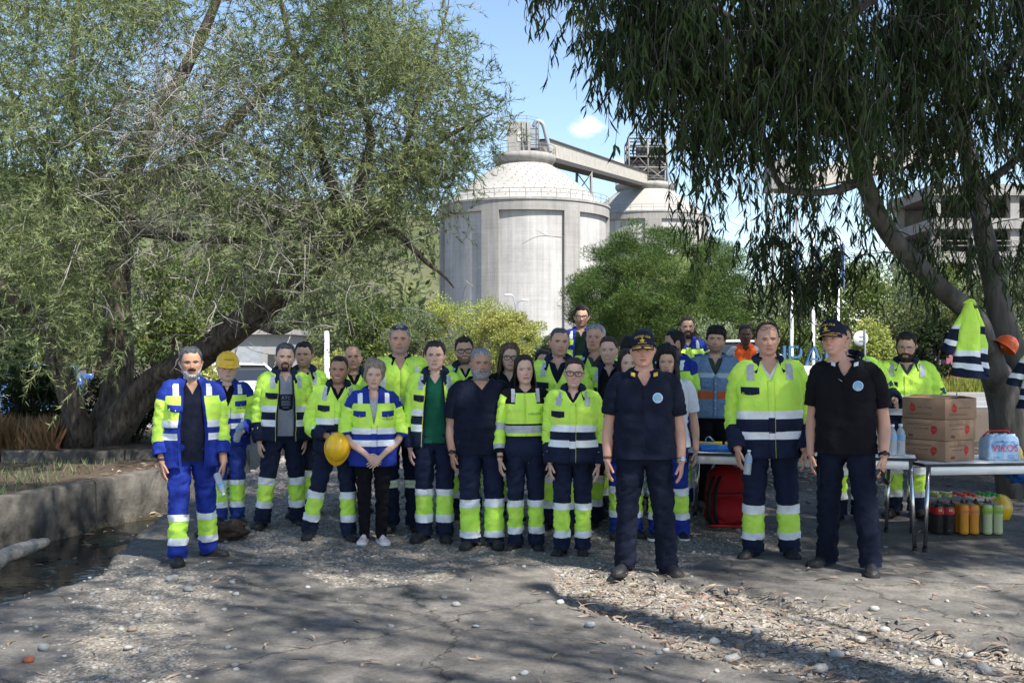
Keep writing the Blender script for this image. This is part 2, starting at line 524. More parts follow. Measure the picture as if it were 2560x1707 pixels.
	col = mix(gs.outputs[0], conc, gcol)
	soil = ramp(n2.outputs['Fac'], [(.3, (.040, .030, .021)), (.55, (.085, .062, .042)), (.75, (.15, .115, .08))])
	col = mix(sep.outputs[1], col, soil)
	sx_ = N.new('ShaderNodeSeparateXYZ'); L.new(tc.outputs['Object'], sx_.inputs[0])
	bm = N.new('ShaderNodeMapRange'); bm.inputs['From Min'].default_value = 3.2; bm.inputs['From Max'].default_value = 1.6; L.new(sx_.outputs['Y'], bm.inputs['Value'])
	bounce_ground = ramp(v2.outputs['Color'], [(.1, (.42, .40, .37)), (.5, (.56, .54, .50)), (.9, (.70, .68, .65))])     # unseen pale ground added behind the camera, bounces sunlight onto the group
	col = mix(bm.outputs[0], col, bounce_ground)
	wetc = ramp(n3.outputs['Fac'], [(.35, (.014, .012, .009)), (.5, (.035, .030, .018)), (.62, (.060, .058, .024)), (.75, (.09, .075, .05))])
	col = mix(sep.outputs[2], col, wetc)
	L.new(col, b.inputs['Base Color'])
	rg = N.new('ShaderNodeMapRange'); rg.inputs['To Min'].default_value = .88; rg.inputs['To Max'].default_value = .35; L.new(sep.outputs[2], rg.inputs['Value']); L.new(rg.outputs[0], b.inputs['Roughness'])
	# relief
	h1 = N.new('ShaderNodeMath'); h1.operation = 'MULTIPLY'; L.new(v2.outputs['Distance'], h1.inputs[0]); L.new(gs.outputs[0], h1.inputs[1])
	h2 = N.new('ShaderNodeMath'); h2.operation = 'ADD'; L.new(h1.outputs[0], h2.inputs[0]); L.new(n2.outputs['Fac'], h2.inputs[1])
	h3 = N.new('ShaderNodeMath'); h3.operation = 'ADD'; L.new(h2.outputs[0], h3.inputs[0]); L.new(ck.outputs[0], h3.inputs[1])
	bp = N.new('ShaderNodeBump'); bp.inputs['Strength'].default_value = .7; bp.inputs['Distance'].default_value = .012
	L.new(h3.outputs[0], bp.inputs['Height']); L.new(bp.outputs[0], b.inputs['Normal'])
	return m
build_ground()
M_WATER = mat('shallow_dark_water', (.010, .012, .010), rough=.06, spec=.5, bump=.25, bscale=9)
def build_water():
	ys = np.linspace(3, 24, 60); a = Acc()
	l = np.interp(ys, WL_Y, WL_X) - .1; r = np.interp(ys, CH_Y, CH_X) + .1
	V = np.stack([np.stack([l, ys, 0 * ys - .335], 1), np.stack([r, ys, 0 * ys - .335], 1)], 1)
	a.add(V, grid_q(60, 2)); a.build('water', M_WATER, kind='structure')
build_water()
M_WALL = mat('weathered_concrete_wall', (.045, .042, .036), col2=(.135, .125, .11), rough=.95, vscale=3.5, bump=1.0, bscale=14)
def wall_run(name, pts, z0, z1, th, seed, label):
	"""a low concrete wall that follows pts, built in cast lengths with a rough top"""
	par = empty(name, (0, 0, 0), label=label, cat='wall')
	p = np.asarray(pts, float); seg = np.concatenate([[0], np.cumsum(np.linalg.norm(np.diff(p, axis=0), axis=1))])
	L = seg[-1]; n = max(1, int(L / 1.7)); rs = np.random.default_rng(seed)
	for i in range(n):
		s = np.linspace(L * i / n + .012, L * (i + 1) / n - .012, 22)
		c = np.stack([np.interp(s, seg, p[:, 0]), np.interp(s, seg, p[:, 1])], 1)
		t = np.gradient(c, axis=0); t /= np.linalg.norm(t, axis=1, keepdims=True); nn = np.stack([t[:, 1], -t[:, 0]], 1)
		dz = rs.uniform(-.012, .012); prof = [(0, z0), (0, z0 * .6 + z1 * .4), (.003, z1 - .02), (.02, z1), (th * .5, z1 + .004), (th - .02, z1), (th, z1 - .02), (th, z0)]
		rows = np.array([np.concatenate([c - nn * (o_ + rs.uniform(-.002, .002)), np.full((22, 1), z_ + dz * (z_ > z0))], 1) for o_, z_ in prof])
		rows = rows + .026 * fbm(rows * 5, seed + 3, 4)[..., None] * np.array((1, .3, .7)) * (rows[..., 2:3] > z0 + .02)
		a = Acc(); a.add(rows, grid_q(len(prof), 22))
		for e in (0, -1):
			a.add(np.array([rows[q][e] for q in range(8)]), [(0, 1, 6, 7), (1, 2, 5, 6), (2, 3, 4, 5)])
		a.build('wall_block', M_WALL, par)
wall_run('channel_wall', [(x + .02, y) for x, y in zip(WL_X, WL_Y)][0:6], -.5, .215, .22, 3, 'low stained concrete wall along the far side of the stream channel')
wall_run('kerb_wall', [(-14, 16.0), (-8, 15.98), (-3.7, 16.0)][::-1], .0, .33, .2, 9, 'low concrete kerb below the gnarled tamarisk trunk')

# ------------------------------------------------------------------ silos and plant
def conc_mat(name, lo, hi, streak):
	m = bpy.data.materials.new(name); m.use_nodes = True
	N, L = m.node_tree.nodes, m.node_tree.links; b = N['Principled BSDF']; b.inputs['Roughness'].default_value = .9; b.inputs['Specular IOR Level'].default_value = .2
	tc = N.new('ShaderNodeTexCoord')
	def nz(sc, scale, d=6):
		mp = N.new('ShaderNodeMapping'); mp.inputs['Scale'].default_value = sc; L.new(tc.outputs['Object'], mp.inputs[0])
		n = N.new('ShaderNodeTexNoise'); n.inputs['Scale'].default_value = scale; n.inputs['Detail'].default_value = d; n.inputs['Roughness'].default_value = .65; L.new(mp.outputs[0], n.inputs[0]); return n.outputs['Fac']
	def rp(s, a, c, p=(.3, .7)):
		r = N.new('ShaderNodeValToRGB'); r.color_ramp.elements[0].position = p[0]; r.color_ramp.elements[1].position = p[1]
		r.color_ramp.elements[0].color = (*a, 1); r.color_ramp.elements[1].color = (*c, 1); L.new(s, r.inputs[0]); return r.outputs[0]
	def mul(A, B, f):
		x = N.new('ShaderNodeMix'); x.data_type = 'RGBA'; x.blend_type = 'MULTIPLY'; x.inputs['Factor'].default_value = f; L.new(A, x.inputs['A']); L.new(B, x.inputs['B']); return x.outputs['Result']
	c = rp(nz((1, 1, .6), .25), lo, hi)
	c = mul(c, rp(nz((1, 1, .04), 1.6), (.72, .71, .70), (1.1, 1.1, 1.1)), streak)          # vertical streaks
	c = mul(c, rp(nz((.12, .12, 3.5), 1.1), (.86, .86, .86), (1.06, 1.06, 1.06)), .8)        # pour lines
	c = mul(c, rp(nz((1, 1, 1), 3, 8), (.9, .9, .9), (1.06, 1.06, 1.06)), .7)
	L.new(c, b.inputs['Base Color']); return m
M_SILO = conc_mat('silo_concrete', (.38, .37, .355), (.53, .515, .495), .9)
M_SILOD = conc_mat('silo_ring_concrete', (.27, .26, .245), (.38, .365, .345), 1.0)
M_DOME = conc_mat('silo_dome_concrete', (.30, .285, .26), (.38, .365, .335), .35)
M_STEELG = mat('painted_plant_steel', (.20, .195, .185), rough=.6, spec=.4, var=.2, vscale=1.5)
M_CLAD = mat('pale_sheet_cladding', (.40, .37, .32), rough=.6, var=.12, vscale=1.2, bump=.2, bscale=3)
M_DUCT = mat('galvanised_duct', (.30, .33, .36), rough=.5, metal=.3, var=.1)
M_DARKS = mat('dark_steel_sheet', (.055, .05, .048), rough=.7, var=.2)
def rail(acc, ring, h, post_every, m=0, r=.05):
	"""posts and two rails along a closed or open path"""
	ring = np.asarray(ring, float)
	for q in (h * .55, h):
		atube(acc, ring + np.array((0, 0, q)), r, 4, m=m, cap=False)
	for p in ring[::post_every]:
		atube(acc, np.array([p, p + np.array((0, 0, h))]), r, 4, m=m, cap=False)
def silo(cx, d, R, zr, ztop, rtop, zbase, label, pil, nrib, dots):
	par = empty('cement_silo', (cx, d, zbase), label=label, cat='silo', group='cement silos')
	zr -= zbase; ztop -= zbase
	a = Acc(); n = 160
	alathe(a, [(R, -2), (R, zr * .5), (R, zr)], n); a.build('silo_wall', M_SILO, par)
	a = Acc(); alathe(a, [(R + .02, zr - 1.25), (R + .42, zr - 1.25), (R + .42, zr), (R + .55, zr + .02), (R + .55, zr + .28), (R - .2, zr + .30)], n); smooth_by_angle(a.build('rim_beam', M_SILOD, par), 30)
	for a0, wd in pil:
		w = wd / R; th = np.linspace(a0 - w / 2, a0 + w / 2, 7)
		rows = []
		for r_, z_ in ((R + .42, -2), (R + .42, zr - 1.2)):
			rows.append(np.stack([r_ * np.cos(th), r_ * np.sin(th), 0 * th + z_], 1))
		q = Acc(); q.add(np.array(rows), grid_q(2, 7))
		for e in (0, -1):
			t_ = th[e]; q.add([((R - .1) * cos(t_), (R - .1) * sin(t_), -2), ((R + .42) * cos(t_), (R + .42) * sin(t_), -2), ((R + .42) * cos(t_), (R + .42) * sin(t_), zr - 1.2), ((R - .1) * cos(t_), (R - .1) * sin(t_), zr - 1.2)], [(0, 1, 2, 3)])
		q.build('pilaster', M_SILOD, par, smooth=False)
	t = np.linspace(0, 1, 14)
	rr = R - .1 + (rtop - R + .1) * t; zz = zr + .3 + (ztop - zr - .3) * (t * .86 + .14 * np.sin(t * pi / 2)) + .12 * np.sin(t * pi)
	a = Acc(); alathe(a, list(zip(rr, zz)), 96); dome = a.build('dome', M_DOME, par)
	if dots:
		sp = Acc()
		for k in range(1, 13):
			r_, z_ = np.interp(k / 13, t, rr), np.interp(k / 13, t, zz)
			m = int(2 * pi * r_ / 1.3)
			for j in range(m):
				th = 2 * pi * j / m + (k % 2) * .02
				if sin(th) > .35: continue
				p = np.array((r_ * cos(th), r_ * sin(th), z_))
				sp.add(box_v(p - .06, p + .06 + np.array((0, 0, .05))), BOXQ)
		sp.build('dome_cleats', M_SILOD, dome, smooth=False, kind='stuff')
	a = Acc(); alathe(a, [(rtop - .2, ztop - .5), (rtop + .15, ztop - .45), (rtop + .55, ztop + .1), (rtop + .85, ztop + .5), (rtop + .85, ztop + 1.0), (rtop + .5, ztop + 1.2), (0, ztop + 1.2)], 64); a.build('top_collar', M_SILOD, par)
	th = np.linspace(0, 2 * pi, 73)
	a = Acc(); rail(a, np.stack([(R + .4) * np.cos(th), (R + .4) * np.sin(th), 0 * th + zr + .3], 1), 1.1, 2, r=.035); rail(a, np.stack([(rtop + .8) * np.cos(th), (rtop + .8) * np.sin(th), 0 * th + ztop + 1.1], 1), 1.1, 4, r=.035)
	a.build('guard_rail', M_STEELG, par)
	return par, ztop + 1.2
D1 = 150.0; c1 = P(1311, 890, D1); R1 = 10.8
s1, t1 = silo(c1[0], D1, R1, CZ + (HY - 527) / F * D1, CZ + (HY - 412) / F * D1, 3.3, -1, 'large concrete silo with pale cone roof and concrete head house on top', [(radians(-90 + q), 2.25) for q in (-23, 31.5, 85, -80, 140, 200)], 6, True)
D2 = 226.0; c2 = P(1614, 890, D2)
s2, t2 = silo(c2[0], D2, 12.2, CZ + (HY - 549) / F * D2, CZ + (HY - 478) / F * D2, 5.2, -1, 'farther concrete silo with open steel tower on top, half behind the pine', [(radians(-90 + q), 3.0) for q in (0, 62, -62, 124, -124, 180)], 6, False)
def head_house():
	z0 = t1
	a = Acc(); abox(a, (-2.35, -1.6, z0), (.75, 2.2, z0 + 4.15)); smooth_by_angle(a.build('head_house', M_SILOD, s1), 30)
	a = Acc(); abox(a, (-.95, -1.68, z0 + 1.6), (-.15, -1.62, z0 + 2.9)); a.build('door_panel', M_SILO, s1, smooth=False)
	a = Acc(); abox(a, (.4, -1.4, z0 + .8), (1.75, 1.4, z0 + 3.7))
	for q in range(4): abox(a, (.38, -1.46, z0 + 1.2 + q * .7), (1.78, 1.46, z0 + 1.26 + q * .7))
	smooth_by_angle(a.build('dust_filter', M_DUCT, s1), 30)
	a = Acc(); atube(a, catmull([(1.2, -1.2, z0 + 3.6), (1.6, -1.3, z0 + 4.3), (2.4, -1.2, z0 + 3.9), (2.9, -1.0, z0 + 2.2), (3.4, -.8, z0 + .2)], 6), .28, 12); a.build('duct', M_DUCT, s1)
	a = Acc()
	for x in (-.3, .38, 1.85): 
		for y in (-1.75, 1.6): atube(a, np.array([(x, y, z0), (x, y, z0 + 4.2)]), .09, 4)
	atube(a, np.array([(.35, -1.75, z0), (-.3, -1.75, z0 + 4.0)]), .07, 4)
	rail(a, np.array([(-2.3, -1.55, z0 + 4.15), (.3, -1.55, z0 + 4.15), (1.8, -1.4, z0 + 3.9)]), .8, 1, r=.03)
	a.build('steel_frame', M_STEELG, s1)
head_house()
def open_tower():
	z0 = t2; a = Acc(); w = 3.7; h = 8.6
	for x in (-w, 0, w):
		for y in (-w, 0, w): atube(a, np.array([(x, y, z0), (x, y, z0 + h)]), .19, 4)
	for z in (0.2, 2.9, 5.0, 6.9, h):
		for q in (-w, 0, w):
			atube(a, np.array([(-w, q, z0 + z), (w, q, z0 + z)]), .16, 4); atube(a, np.array([(q, -w, z0 + z), (q, w, z0 + z)]), .16, 4)
	for y in (-w, w):
		for x in (-w, 0):
			atube(a, np.array([(x, y, z0 + .2), (x + w, y, z0 + 2.9)]), .1, 4); atube(a, np.array([(x + w, y, z0 + .2), (x, y, z0 + 2.9)]), .1, 4)
			atube(a, np.array([(x, y, z0 + 2.9), (x + w / 2, y, z0 + 5.0), (x + w, y, z0 + 2.9)]), .1, 4)
	for i in range(7): atube(a, np.array([(-w + i * 1.2, -w, z0 + h), (-w + i * 1.2 + .8, w, z0 + h + .1)]), .12, 4)
	rail(a, np.array([(-w, -w, z0 + h), (w, -w, z0 + h), (w, w, z0 + h)]), 1.0, 1, r=.04)
	a.build('open_tower', M_STEELG, s2)
	a = Acc(); abox(a, (-w + .3, -w + .6, z0 + .1), (w - .3, w - .4, z0 + 4.6)); abox(a, (-w + .2, -w + .2, z0 + 5.0), (w - .2, w - .2, z0 + 5.15)); abox(a, (-1.8, -2.4, z0 + 5.2), (1.6, 1.5, z0 + 7.6)); alathe(a, [(.01, 7.5), (.9, 7.5), (.9, 5.2)], 12, at=(2.6, -1.5, z0))
	smooth_by_angle(a.build('tower_machinery', M_DARKS, s2), 30)
open_tower()
def gallery():
	# inclined conveyor bridge from the first silo head down to the second
	A = np.array((c1[0] + 2.0, D1, 0)); A[2] = CZ + (HY - 372) / F * D1
	B = np.array((c2[0] - 1.0, D2 - 2, 0)); B[2] = CZ + (HY - 452) / F * D2
	par = empty('conveyor_bridge', tuple(A), label='long inclined conveyor gallery joining the two silo tops', cat='conveyor')
	d = B - A; L = np.linalg.norm(d); d /= L; s = np.cross(d, (0, 0, 1)); s /= np.linalg.norm(s); u = np.cross(s, d)
	M = np.eye(4); M[:3, 0] = d; M[:3, 1] = -s; M[:3, 2] = u
	hw, hh = 1.35, 1.02
	npan = 30
	for i in range(npan):
		a = Acc(); abox(a, (L * i / npan + .01, -hw, -hh), (L * (i + 1) / npan - .01, hw, hh), M=M); a.build('cladding_panel', M_CLAD, par, smooth=False)
	a = Acc(); abox(a, (-.2, -hw - .2, hh + .01), (L + .2, hw + .2, hh + .22), M=M); a.build('gallery_roof', M_DARKS, par, smooth=False)
	a = Acc(); abox(a, (-.2, -hw - .05, -hh - .62), (L + .2, hw + .05, -hh - .02), M=M)
	a.build('gallery_floor', M_DARKS, par, smooth=False)
	# trestle standing between the silos
	a = Acc(); q = A + d * L * .34 - A
	zg = -CZ - A[2] + 1
	for sx in (-1.1, 1.1):
		for sy in (-1, 1): atube(a, np.array([q + np.array((sx * 1.0, sy * .9, -1.6)), np.array((q[0] + sx * 1.35, q[1] + sy * 1.4, zg))]), .16, 4)
	for k in range(8):
		z_a, z_b = -1.8 - k * 3.2, -1.8 - (k + 1) * 3.2
		atube(a, np.array([(q[0] - 1.2, q[1] - 1, q[2] + z_a), (q[0] + 1.2, q[1] - 1, q[2] + z_b)]), .09, 4); atube(a, np.array([(q[0] + 1.2, q[1] - 1, q[2] + z_a), (q[0] - 1.2, q[1] - 1, q[2] + z_b)]), .09, 4)
		atube(a, np.array([(q[0] - 1.2, q[1] - 1, q[2] + z_b), (q[0] + 1.2, q[1] - 1, q[2] + z_b)]), .09, 4)
	a.build('trestle', M_STEELG, par)
gallery()
def plant_block():
	d = 120.0
	b = P(2430, 890, d)
	par = empty('plant_building', (b[0], d, 0), label='grey plant building with open floors behind the eucalyptus', cat='building')
	zt = lambda py: CZ + (HY - py) / F * d
	for i, (p0, p1) in enumerate(((478, 505), (560, 585), (640, 668), (735, 750))):
		a = Acc(); abox(a, (-6, -5, zt(p1)), (16, 8, zt(p0))); a.build('floor_slab', M_SILOD, par, smooth=False)
	for x in (-5.5, -1.5, 2.5, 6.5, 10.5, 14.5):
		[abox(Acc(), (x - .45, y0, 0), (x + .45, y0 + .9, zt(490))).build('column', M_SILOD, par, smooth=False) for y0 in (-4.6, 6)]
	a = Acc(); abox(a, (-5.8, 7.1, 0), (15.8, 7.6, zt(500))); a.build('back_wall', M_STEELG, par, smooth=False)
	a = Acc(); rail(a, np.array([(x, -4.9, zt(735)) for x in np.linspace(-6, 16, 12)]), 1.1, 1, r=.05); rail(a, np.array([(x, -4.9, zt(640)) for x in np.linspace(-6, 16, 12)]), 1.1, 1, r=.05); a.build('guard_rail', M_STEELG, par)
	abox(Acc(), (-5.9, -4.2, zt(740)), (-2, 6, zt(690))).build('machine_casing', M_DARKS, par, smooth=False); abox(Acc(), (3, -4.2, zt(640)), (8, 6, zt(600))).build('machine_casing', M_DARKS, par, smooth=False)
	b2 = P(1955, 890, d)
	p2 = empty('transfer_tower', (b2[0], d, 0), label='grey transfer tower glimpsed through the eucalyptus leaves', cat='tower')
	abox(Acc(), (-1.5, -1.8, zt(478)), (1.4, 1.8, zt(405))).build('tower_body', M_SILOD, p2, smooth=False)
	for x in (-1.3, 1.2):
		for y in (-1.5, 1.5): atube(Acc(), np.array([(x, y, 0), (x, y, zt(477))]), .14, 6).build('tower_leg', M_STEELG, p2)
	a = Acc(); alathe(a, [(.5, zt(400)), (.5, zt(385)), (0, zt(380))], 12); alathe(a, [(1.3, zt(470) + 1.0), (1.3, zt(440)), (.2, zt(430))], 16, at=(2.2, -1, 0)); a.build('tower_vents', M_DUCT, p2)
	a = Acc(); M = np.eye(4); ang = radians(12); M[:3, :3] = rot3('Y', -ang); M[:3, 3] = (1.6, 0, zt(455)); abox(a, (0, -1.1, -1), (17, 1.1, 1), M=M); a.build('conveyor_box', M_CLAD, p2, smooth=False)
plant_block()
# ------------------------------------------------------------------ trees and shrubs
M_TBARK = mat('tamarisk_bark', (.040, .030, .023), col2=(.15, .125, .10), rough=.95, vscale=9, aniso=(2.2, 2.2, .5), bump=1.0, bscale=22)
M_TWIG = mat('bare_grey_twig', (.22, .20, .185), col2=(.38, .36, .335), rough=.9, vscale=4)
M_TLEAF = mat('tamarisk_leaf', (.120, .170, .072), col2=(.225, .262, .118), rough=.7, spec=.2, vscale=.7, island=.45, leaf=.35)
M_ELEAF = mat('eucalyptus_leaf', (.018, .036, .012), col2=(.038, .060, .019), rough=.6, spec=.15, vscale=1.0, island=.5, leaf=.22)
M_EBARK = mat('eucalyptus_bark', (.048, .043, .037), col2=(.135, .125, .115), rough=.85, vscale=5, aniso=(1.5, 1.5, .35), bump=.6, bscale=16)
M_PLEAF = mat('pine_needles', (.045, .088, .020), col2=(.095, .150, .034), rough=.6, spec=.25, vscale=.35, island=.4, leaf=.25)
M_PBARK = mat('pine_bark', (.09, .06, .045), col2=(.18, .13, .10), rough=.95, vscale=4, bump=.8)
def leafm(name, c, c2, isl=.4, lf=.35, vs=.8): return mat(name, c, col2=c2, rough=.65, spec=.25, vscale=vs, island=isl, leaf=lf)
M_LIME = leafm('lime_shrub_leaf', (.24, .30, .065), (.38, .40, .11))
M_YEL2 = leafm('yellow_flowering_leaf', (.28, .32, .08), (.42, .41, .12))
M_OLV = leafm('grey_green_leaf', (.12, .16, .075), (.22, .26, .13))
M_MIDG = leafm('mid_green_leaf', (.085, .13, .032), (.16, .20, .055))
M_DARK = leafm('dark_shrub_leaf', (.022, .038, .014), (.045, .065, .022))
M_HILL = leafm('hillside_pine_leaf', (.055, .080, .030), (.10, .125, .045), .5, .1, .05)
M_GRASS = leafm('grass_blade', (.14, .17, .025), (.26, .27, .045), .35, .3, .6)
M_DRY = leafm('dry_grass_blade', (.22, .13, .06), (.34, .22, .11), .35, .2, 2)
def unit(v): return v / (np.linalg.norm(v, axis=-1, keepdims=True) + 1e-9)
def tri_blades(base, dirv, length, width, rs, curve=0.0):
	"""thin triangles: base (N,3), dirv unit, one face each"""
	n = len(base)
	side = unit(np.cross(dirv, rs.normal(0, 1, (n, 3))))
	tip = base + dirv * length[:, None]
	V = np.stack([base - side * width[:, None] * .5, base + side * width[:, None] * .5, tip], 1)
	return V.reshape(-1, 3), np.arange(n * 3).reshape(-1, 3)
def quad_leaves(base, dirv, length, width, rs, nrm=None):
	"""diamond leaves, one quad each"""
	n = len(base)
	side = unit(np.cross(dirv, rs.normal(0, 1, (n, 3)) if nrm is None else nrm + rs.normal(0, .5, (n, 3))))
	mid = base + dirv * (length * .45)[:, None]; tip = base + dirv * length[:, None]
	V = np.stack([base, mid + side * width[:, None] * .5, tip, mid - side * width[:, None] * .5], 1)
	return V.reshape(-1, 3), np.arange(n * 4).reshape(-1, 4)
def lance_leaves(base, dirv, length, width, rs):
	"""long curved leaves: a triangle, a quad and a triangle"""
	n = len(base)
	side = unit(np.cross(dirv, rs.normal(0, 1, (n, 3)))); bend = np.cross(side, dirv) * (rs.uniform(-.16, .16, n) * length)[:, None] + side * (rs.uniform(-.14, .14, n) * length)[:, None]
	p = lambda t: base + dirv * (length * t)[:, None] + bend * (4 * t * (1 - t))
	w = width[:, None] * .5
	V = np.stack([p(0), p(.30) - side * w, p(.30) + side * w, p(.66) - side * w * .82, p(.66) + side * w * .82, p(1.0)], 1).reshape(-1, 3)
	k = np.arange(n)[:, None] * 6
	Q = k + np.array([1, 2, 4, 3]); T = np.concatenate([k + np.array([0, 2, 1]), k + np.array([3, 4, 5])])
	return V, Q, T
def grow(skel, targets, rs, sag=.05, wob=.06, attract=None):
	"""joins every target to the nearest point of the growing skeleton by a bent twig.
	skel: list of (path, radii). Returns list of paths with end radii"""
	nodes = np.concatenate([p for p, r in skel]); rad = np.concatenate([r for p, r in skel]); dirs = np.concatenate([unit(np.gradient(p, axis=0)) for p, r in skel])
	cap = len(nodes) + len(targets) * 5
	NB = np.zeros((cap, 3)); RB = np.zeros(cap); DB = np.zeros((cap, 3)); m = len(nodes)
	NB[:m] = nodes; RB[:m] = rad; DB[:m] = dirs
	d0 = np.array([np.min(((nodes - t) ** 2).sum(1)) for t in targets])
	out = []
	for i in np.argsort(d0):
		t = targets[i]
		v = t - NB[:m]; dist = np.linalg.norm(v, axis=1)
		al = (v * DB[:m]).sum(1) / (dist + 1e-6)
		j = int(np.argmin(dist * (1.25 - .45 * al) + (RB[:m] < .004) * .3))
		a = NB[j]; L = dist[j]
		if L < .02: continue
		c1_ = a + DB[j] * L * .30 + v[j] * .12; c2_ = a + v[j] * .66 + rs.normal(0, wob, 3) * L + np.array((0, 0, sag * L))
		p = catmull([a, c1_, c2_, t], 2)
		r0 = min(RB[j] * .62, .006 + .012 * L); r1 = max(.0022, r0 * .38)
		rr = np.linspace(r0, r1, len(p))
		out.append((p, rr))
		k = len(p) - 2
		NB[m:m + k] = p[2:]; RB[m:m + k] = rr[2:]; DB[m:m + k] = unit(np.gradient(p, axis=0))[2:]
		m += k
	return out
def limb(acc, pts, r, n=10, per=7, bark=.12, seed=0, flare=0.0):
	p = catmull(pts, per); rr = np.interp(np.linspace(0, 1, len(p)), np.linspace(0, 1, len(r)), r)
	G = tube_v(p, rr, n)
	nn = unit(G - p[:, None, :])
	a = np.arange(n) / n * 2 * pi
	ridge = .5 - np.abs(fbm(np.stack([np.cos(a)[None, :] * 2.2 + 0 * rr[:, None], np.sin(a)[None, :] * 2.2 + 0 * rr[:, None], np.linspace(0, len(p) * .12, len(p))[:, None] + 0 * a[None, :]], -1), seed, 3))
	G = G + nn * (ridge * rr[:, None] * bark * 2)[..., None]
	acc.add(G, grid_q(len(p), n, True))
	return p, rr
def in_poly(px, py, poly): return poly_dist(px, py, np.asarray(poly, float)) < 0
# ---- tamarisk beside the stream
def tamarisk():
	rs = np.random.default_rng(11)
	base = P(235, 1128, 17.0)
	par = empty('tamarisk_tree', tuple(base), label='big gnarled tamarisk with feathery foliage and a long leaning limb', cat='tree')
	o = -base
	W = lambda px, py, d: P(px, py, d) - base
	tr = Acc(); sk = []
	main = limb(tr, [W(225, 1150, 17.0), W(285, 1000, 17.0), W(298, 840, 17.1), W(290, 690, 17.2), W(318, 570, 17.2), W(330, 440, 17.3), W(390, 300, 17.2), W(470, 160, 17.1), W(540, 10, 17.0), W(600, -160, 17)], [.30, .20, .19, .18, .15, .12, .10, .08, .06, .03], 22, bark=.24, seed=2)
	lean = limb(tr, [W(235, 1140, 16.9), W(360, 985, 16.6), W(470, 905, 16.3), W(620, 800, 15.8), W(760, 680, 15.3), W(860, 595, 15.0), W(920, 560, 14.9), W(990, 470, 14.7), W(1060, 380, 14.6), W(1160, 320, 14.6), W(1230, 285, 14.5)], [.26, .20, .18, .175, .16, .13, .10, .055, .035, .018, .008], 22, bark=.26, seed=3)
	left = limb(tr, [W(200, 1120, 16.8), W(190, 1040, 16.5), W(150, 920, 16.3), W(120, 830, 16.2), W(30, 740, 16.0), W(-60, 640, 15.8), W(-100, 520, 15.6)], [.26, .16, .13, .11, .09, .07, .04], 18, bark=.22, seed=4)
	sk += [main, lean, left]
	for pts, r in (
		([W(905, 570, 14.9), W(895, 500, 14.8), W(915, 410, 14.8), W(925, 330, 14.9), W(880, 200, 15), W(860, 60, 15), W(850, -120, 15)], [.10, .08, .07, .055, .04, .03, .02]),
		([W(930, 555, 14.9), W(1000, 590, 14.6), W(1060, 650, 14.4), W(1110, 690, 14.3), W(1135, 720, 14.3)], [.07, .045, .03, .018, .008]),
		([W(860, 600, 15.0), W(840, 500, 15.3), W(800, 380, 15.6), W(770, 240, 15.8), W(720, 80, 16), W(680, -100, 16)], [.10, .075, .06, .05, .035, .02]),
		([W(985, 475, 14.7), W(1010, 380, 14.8), W(1050, 240, 15), W(1090, 120, 15.1), W(1120, 20, 15.2)], [.055, .04, .03, .02, .012]),
		([W(318, 570, 17.2), W(420, 590, 16.4), W(560, 600, 15.8), W(670, 600, 15.4), W(690, 540, 15.2)], [.10, .06, .05, .04, .02]),
		([W(300, 620, 17.2), W(240, 420, 16.9), W(180, 250, 16.6), W(190, 60, 16.4), W(210, -120, 16.2)], [.10, .075, .055, .04, .02]),
		([W(325, 480, 17.3), W(500, 380, 17.4), W(640, 250, 17.4), W(780, 120, 17.2), W(860, -20, 17)], [.11, .09, .07, .05, .03]),
		([W(150, 920, 16.3), W(230, 760, 16.0), W(150, 600, 15.8), W(130, 460, 15.6), W(60, 300, 15.4), W(-10, 150, 15.2)], [.07, .055, .05, .04, .03, .02]),
		([W(620, 800, 15.8), W(700, 830, 15.3), W(760, 800, 15.0), W(850, 780, 14.8)], [.06, .04, .025, .01]),
	):
		sk.append(limb(tr, pts, r, 10, bark=.15, seed=len(sk)))
	tr.build('trunk', M_TBARK, par)
	# where the crown shows: density regions (photograph pixels) and depths
	outer = [(-120, -200), (1120, -200), (1110, 30), (1150, 130), (1215, 215), (1300, 290), (1180, 345), (1120, 420), (1080, 470), (1000, 520), (960, 560), (1010, 640), (1000, 720), (900, 760), (820, 830), (700, 850), (600, 820), (480, 880), (300, 900), (120, 880), (-120, 960)]
	N_ = 9000; px = np.concatenate([rs.uniform(-110, 1300, N_ - 1400), rs.uniform(940, 1300, 1400)]); py = np.concatenate([rs.uniform(-190, 950, N_ - 1400), rs.uniform(40, 520, 1400)]); sh_ = rs.permutation(N_); px, py = px[sh_], py[sh_]
	dens = np.where(py < 560, .86, .72)
	dens = np.where((px > 350) & (px < 700) & (py > 470) & (py < 760), .5, dens); dens = np.where((px > 560) & (px < 1000) & (py > 690) & (py < 860), .40, dens)
	dens = np.where((px < 330) & (py > 800), .5, dens); dens = np.where((px > 280) & (px < 700) & (py > 150) & (py < 420), .62, dens)
	hole = fbm(np.stack([px * .0062, py * .0062, 0 * px + 3.0], -1), 5, 3); dens = np.where(hole > .25, dens * .08, dens)
	ok = in_poly(px, py, outer) & (rs.random(N_) < dens)
	px, py = px[ok][:1950], py[ok][:1950]
	dd = np.where(px > 900, rs.uniform(13.7, 15.9, len(px)), rs.uniform(13.4, 18.0, len(px)))
	T = [W(a_, b_, c_) for a_, b_, c_ in zip(px, py, dd)]
	T = np.array(T)
	tw = grow(sk, T, rs, .10, .10)
	ta = Acc()
	for p, r in tw: atube(ta, p, r, 3 if r[0] < .014 else 5, cap=False)
	ta.build('twigs', M_TBARK, par)
	# feathery sprays at every twig end, several plumes each
	ends = T; n = len(ends)
	B, D, Ls, Wd = [], [], [], []
	BARE = fbm(ends * .55, 21, 2)
